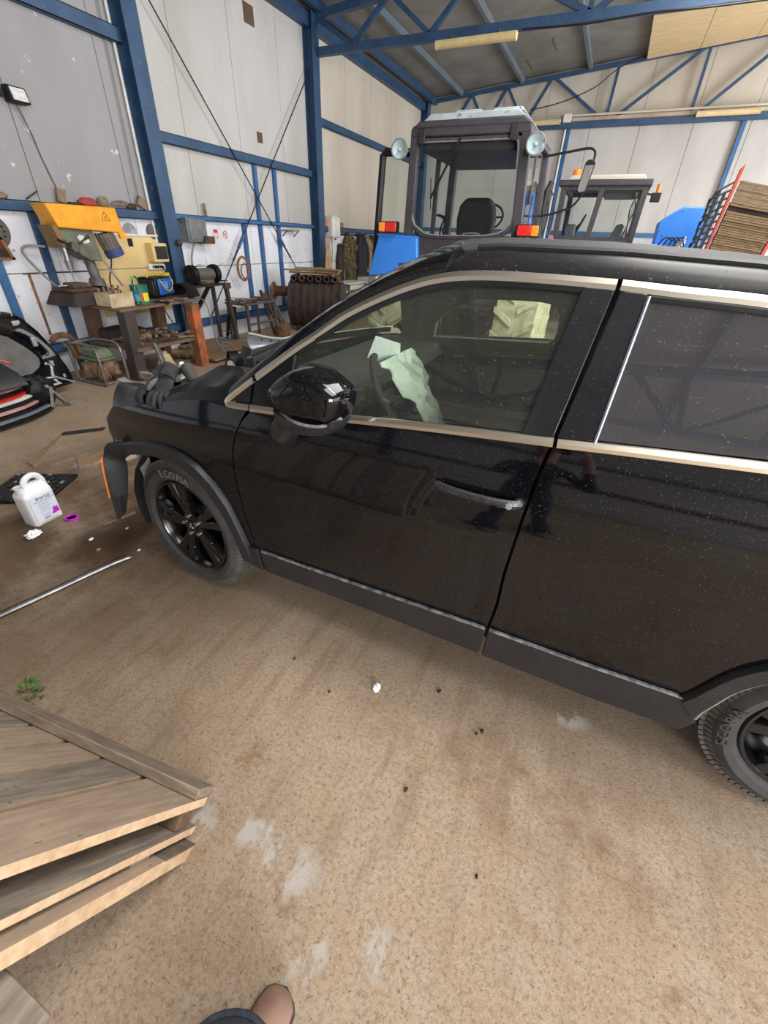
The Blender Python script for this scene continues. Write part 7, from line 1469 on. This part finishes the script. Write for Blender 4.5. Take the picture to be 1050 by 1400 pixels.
MB(TL).bar((-1.38, 1.52, 1.28), (-1.37, 1.54, 1.34), .05, .03).build('clamp', 'black_plastic', lp)

# ------------------------------------------------------------------ pallet leaning at the photographer's side
U = Vector((.9954, .0959, 0)); V = Vector((.0561, -.5822, .8111)); Nn = Vector((.0778, -.8074, -.5849)); PO = Vector((-.811, .407, .06))
PT = Matrix((U, V, Nn)).transposed().to_4x4(); PT.translation = PO
pl_ = thing('pallet', 'weathered slatted wooden pallet propped on a low bench beside the brown boot', 'pallet', tuple(PO))
for k, (u0, u1) in enumerate(((-.205, .0), (-.395, -.235), (-.565, -.42), (-.745, -.595), (-.92, -.775), (-1.10, -.95), (-1.28, -1.13), (-1.45, -1.31))):
    b = MB(PT); tl = .012 * ((k * 7) % 3 - 1)
    b.hexa([(u0, -.02, .003), (u1, -.02, .003), (u1, -.02, .030), (u0, -.02, .030)], [(u0 + tl - .02, 1.15, .003), (u1 + tl - .02 - .02 * (k == 0), 1.15, .003), (u1 + tl - .02 - .02 * (k == 0), 1.15, .030), (u0 + tl - .02, 1.15, .030)])
    b.mi[3] = 1; b.build('slat', ['slat_wood' if k % 3 != 1 else 'slat_grey', 'pale_wood' if k == 0 else 'edge_wood'], pl_)
MB(PT).hexa([(-1.6, -.035, -.032), (.0, -.035, -.032), (.0, .055, -.032), (-1.6, .055, -.032)], [(-1.6, -.035, .002), (.0, -.035, .002), (.0, .055, .002), (-1.6, .055, .002)]).build('runner', 'runner_wood', pl_, bev=.004, seg=1)
MB(PT).box(-1.6, .0, 1.05, 1.14, -.032, .002).build('runner', 'runner_wood', pl_, bev=.004, seg=1)
MB(PT).box(-1.55, -.005, .035, .10, .031, .085).build('bearer', 'leg_brown', pl_, bev=.004, seg=1); MB(PT).box(-1.55, -.06, 1.0, 1.08, .031, .085).build('bearer', 'leg_brown', pl_, bev=.004, seg=1)
for k, (u0, u1) in enumerate(((-.17, .005), (-.48, -.30), (-.80, -.62), (-1.12, -.94), (-1.44, -1.26))):
    b = MB(PT).box(u0, u1, -.01, 1.12, .086, .108); b.mi[3] = 1; b.build('lower_slat', ['slat_grey', 'pale_wood'], pl_)
b = MB(PT).box(-.25, .035, .0, 1.1, .125, .165); b.mi[3] = 1; b.build('base_board', ['slat_wood', 'pale_wood'], pl_); MB(PT).box(-.02, .036, .01, .17, .122, .127).build('painted_end', 'black_wood', pl_)
MB(PT).box(-1.5, .0, .20, .28, .108, .126).build('bearer', 'slat_grey', pl_, bev=.004, seg=1); MB(PT).box(-1.5, .0, .9, .98, .108, .126).build('bearer', 'slat_grey', pl_, bev=.004, seg=1)
cr = thing('wooden_bench', 'low grey wooden bench under the leaning pallet', 'bench', (-1.1, -.42, 0))
for k in range(3): MB().box(-1.58, -.605 - .01 * k, -.645 + .185 * k, -.468 + .185 * k, .395, .42).build('seat_board', 'slat_grey', cr, bev=.004)
for x in (-1.45, -.85): MB().box(x - .03, x + .03, -.62, -.40, 0, .395).build('leg', 'slat_grey', cr, bev=.004)

# ------------------------------------------------------------------ the photographer (boot tip in the picture, figure mirrored in the car)
def skin(name, V_, E_, R, mats, parent, root=0, sub=1, matfn=None):
    me = bpy.data.meshes.new(name); me.from_pydata([tuple(Vector(v) - ORG[parent.name]) for v in V_], E_, []); o = bpy.data.objects.new(name, me); COL.objects.link(o)
    o.modifiers.new('skin', 'SKIN'); s = o.modifiers.new('subsurf', 'SUBSURF'); s.levels = sub; s.render_levels = sub
    for i, d in enumerate(me.skin_vertices[0].data): d.radius = (R[i], R[i]) if not isinstance(R[i], tuple) else R[i]; d.use_root = i == root
    dg = bpy.context.evaluated_depsgraph_get(); dg.update()
    m2 = bpy.data.meshes.new_from_object(o.evaluated_get(dg)); o.modifiers.clear(); o.data = m2; bpy.data.meshes.remove(me); m2.name = name
    m2.materials.clear()
    for m in mats: m2.materials.append(MATS[m])
    for p in m2.polygons:
        p.use_smooth = True
        if matfn: p.material_index = matfn(p.center + ORG[parent.name])
    o.parent = parent; ORG[o.name] = ORG[parent.name]
    return o
CM = Matrix.Translation((0, 0, H)) @ cam_matrix(32.51, -2.25, 23.67).to_4x4(); rgt, up_, fw = CM.col[0].xyz, CM.col[1].xyz, -CM.col[2].xyz; CP = CM.translation
pe = thing('person', 'person in dark jacket and jeans with a brown boot, holding up a phone', 'person', (-.2, -.3, 0))
wr = {}
for s, nm in ((-1, 'l'), (1, 'r')): wr[s] = CP + rgt * (s * .105) - up_ * .150 - fw * .085
J = [(-.13, -.42, .95), (-.12, -.43, 1.14), (-.10, -.42, 1.34), (-.08, -.40, 1.49), (-.07, -.375, 1.565), (-.06, -.35, 1.64), (-.06, -.345, 1.735),
     (-.27, -.38, 1.44), (-.36, -.24, 1.20), tuple(wr[-1]), (.10, -.45, 1.44), (.24, -.30, 1.19), tuple(wr[1]),
     (-.23, -.40, .88), (-.27, -.20, .50), (-.32, -.06, .12), (-.03, -.44, .88), (-.02, -.42, .48), (.0, -.46, .10)]
Ed = [(0, 1), (1, 2), (2, 3), (3, 4), (4, 5), (5, 6), (3, 7), (7, 8), (8, 9), (3, 10), (10, 11), (11, 12), (0, 13), (13, 14), (14, 15), (0, 16), (16, 17), (17, 18)]
Rd = [(.155, .12), (.145, .11), (.165, .12), (.09, .08), .055, .075, .078, .068, .050, .031, .068, .050, .031, .092, .062, .050, .092, .062, .050]
def pm(c):
    if c.z < .93: return 1
    if c.z > 1.54 and (Vector((c.x, c.y)) - Vector((-.06, -.36))).length < .13: return 2
    for s in (-1, 1):
        if (c - wr[s]).length < .16: return 2
    return 0
body = skin('body', J, Ed, Rd, ['jacket', 'denim', 'skin'], pe, 0, 2, pm)
hc = Vector((-.06, -.345, 1.70)); fd_ = Vector((-.38, .92, -.05)).normalized(); sd = Vector((.92, .38, 0))
MB().blob(hc - fd_ * .015 + Vector((0, 0, .055)), (.088, .098, .075), 16, 10, .06, 2).build('hair', 'hair_dark', pe)
f = MB(); f.tube([hc + fd_ * .075 + Vector((0, 0, .015)), hc + fd_ * .102 + Vector((0, 0, -.018)), hc + fd_ * .085 + Vector((0, 0, -.03))], [.008, .014, .010], 8); f.build('nose', 'skin', pe)
for s in (-1, 1):
    MB().blob(hc + fd_ * .078 + sd * (s * .03) + Vector((0, 0, .015)), (.011, .011, .008), 10, 7).build('eye', 'ink', pe); MB().blob(hc + sd * (s * .082) + Vector((0, 0, -.005)), (.014, .018, .03), 10, 7).build('ear', 'skin', pe)
MB().tube([hc + fd_ * .076 + sd * -.025 + Vector((0, 0, -.055)), hc + fd_ * .084 + Vector((0, 0, -.054)), hc + fd_ * .076 + sd * .025 + Vector((0, 0, -.055))], .005, 6).build('mouth', 'rag_red', pe)
# hands round the phone
for s in (-1, 1):
    pal = CP + rgt * (s * .072) - up_ * .085 - fw * .040
    V_ = [wr[s], wr[s].lerp(pal, .55), pal]; E2 = [(0, 1), (1, 2)]; R2 = [.026, .034, .034]
    for k in range(4):
        kn = pal + up_ * (.036 - .022 * k) + fw * .010 - rgt * (s * .004); L_ = (.9, 1.0, .95, .75)[k]
        a = kn + fw * .026 * L_ - rgt * (s * .010); b_ = a + fw * .004 - rgt * (s * .026 * L_); c = b_ - rgt * (s * .018 * L_) - fw * .003
        i = len(V_); V_ += [kn, a, b_, c]; E2 += [(2, i), (i, i + 1), (i + 1, i + 2), (i + 2, i + 3)]; R2 += [.010, .0095, .009, .0075]
    i = len(V_); t0 = pal + up_ * .0 - rgt * (s * .020) - fw * .006; t1 = t0 + up_ * .030 - rgt * (s * .012); t2 = t1 + up_ * .026 - rgt * (s * .010)
    V_ += [t0, t1, t2]; E2 += [(1, i), (i, i + 1), (i + 1, i + 2)]; R2 += [.013, .011, .009]
    skin('hand', V_, E2, R2, ['skin'], pe, 0, 1)
PHM = Matrix((rgt, up_, fw)).transposed().to_4x4(); PHM.translation = CP - fw * .018
ph = tag(MB(PHM).box(-.045, .030, -.140, .022, -.004, .004).build('phone', 'black_plastic', None, loc=tuple(CP - fw * .018), bev=.003), 'black phone held up in both hands by the photographer', 'phone')
def boot(toe, ax, nm='boot'):
    ax = Vector((ax[0], ax[1], 0)).normalized(); sx = Vector((ax.y, -ax.x, 0)); toe = Vector((toe[0], toe[1], 0)); g = []
    prof_ = [(-.285, .030, .105), (-.275, .036, .115), (-.20, .038, .125), (-.15, .042, .112), (-.10, .049, .085), (-.05, .050, .066), (-.02, .043, .055), (-.006, .028, .044), (0, .012, .034)]
    for d, w, h in prof_:
        row = []
        for i in range(13):
            a = pi * i / 12; row.append(toe + ax * d + sx * (w * cos(a)) + Vector((0, 0, .018 + (h - .018) * sin(a) ** .75)))
        g.append(row)
    o = MB().grid(g).build(nm, 'boot_leather', pe, smooth=60)
    s_ = MB(); pts = [(d, w + .004) for d, w, h in prof_] ; poly = [(d, w) for d, w in pts] + [(.006, 0)] + [(d, -w) for d, w in pts[::-1]]
    P = [toe + ax * d + sx * w for d, w in poly]; n = len(P); s_.add(P + [p + Vector((0, 0, .024)) for p in P], [tuple(range(n))[::-1], tuple(range(n, 2 * n))] + [(i, (i + 1) % n, n + (i + 1) % n, n + i) for i in range(n)]); s_.build('sole', 'boot_sole', o)
    c = toe - ax * .215; MB().lathe([(.052, .08), (.056, .12), (.058, .155), (.050, .158), (.044, .12)], c, 'Z', 20).build('collar', 'denim', o)
    MB().grid([[toe - ax * d + sx * w + Vector((0, 0, z)) for w in (-.028, 0, .028)] for d, z in ((.17, .125), (.135, .112), (.105, .094))], (0, 0, .012)).build('tongue', 'coat_dark', o)
    for k in range(4):
        d = .165 - .018 * k; MB().tube([toe - ax * d + sx * -.032 + Vector((0, 0, .118 - .008 * k)), toe - ax * d + Vector((0, 0, .142 - .009 * k)), toe - ax * (d - .008) + sx * .032 + Vector((0, 0, .116 - .008 * k))], .004, 5).build('lace', 'sock_white', o)
    return o
boot((-.300, .160), (.08, 1.0)); boot((.03, -.27), (.1, .99))
for (cx_, cy_, rr_, ln_) in ((-.325, -.035, .115, .10), (.003, -.465, .095, -.02)):
    g = [[(cx_ + rr_ * (1 - .55 * v) * cos(a) * (1 + .05 * sin(3 * a)), cy_ - ln_ * v + rr_ * (1 - .55 * v) * sin(a), .085 + .26 * v) for a in [2 * pi * k / 28 for k in range(29)]] for v in [j / 6 for j in range(7)]]
    MB().grid(g).build('trouser_cuff', 'denim', pe, smooth=60)
    MB().tube([(cx_ + rr_ * 1.0 * cos(a) * (1 + .05 * sin(3 * a)), cy_ + rr_ * 1.0 * sin(a), .088) for a in [2 * pi * k / 28 for k in range(28)]], .010, 6, closed=True).build('hem', 'denim', pe, smooth=60)
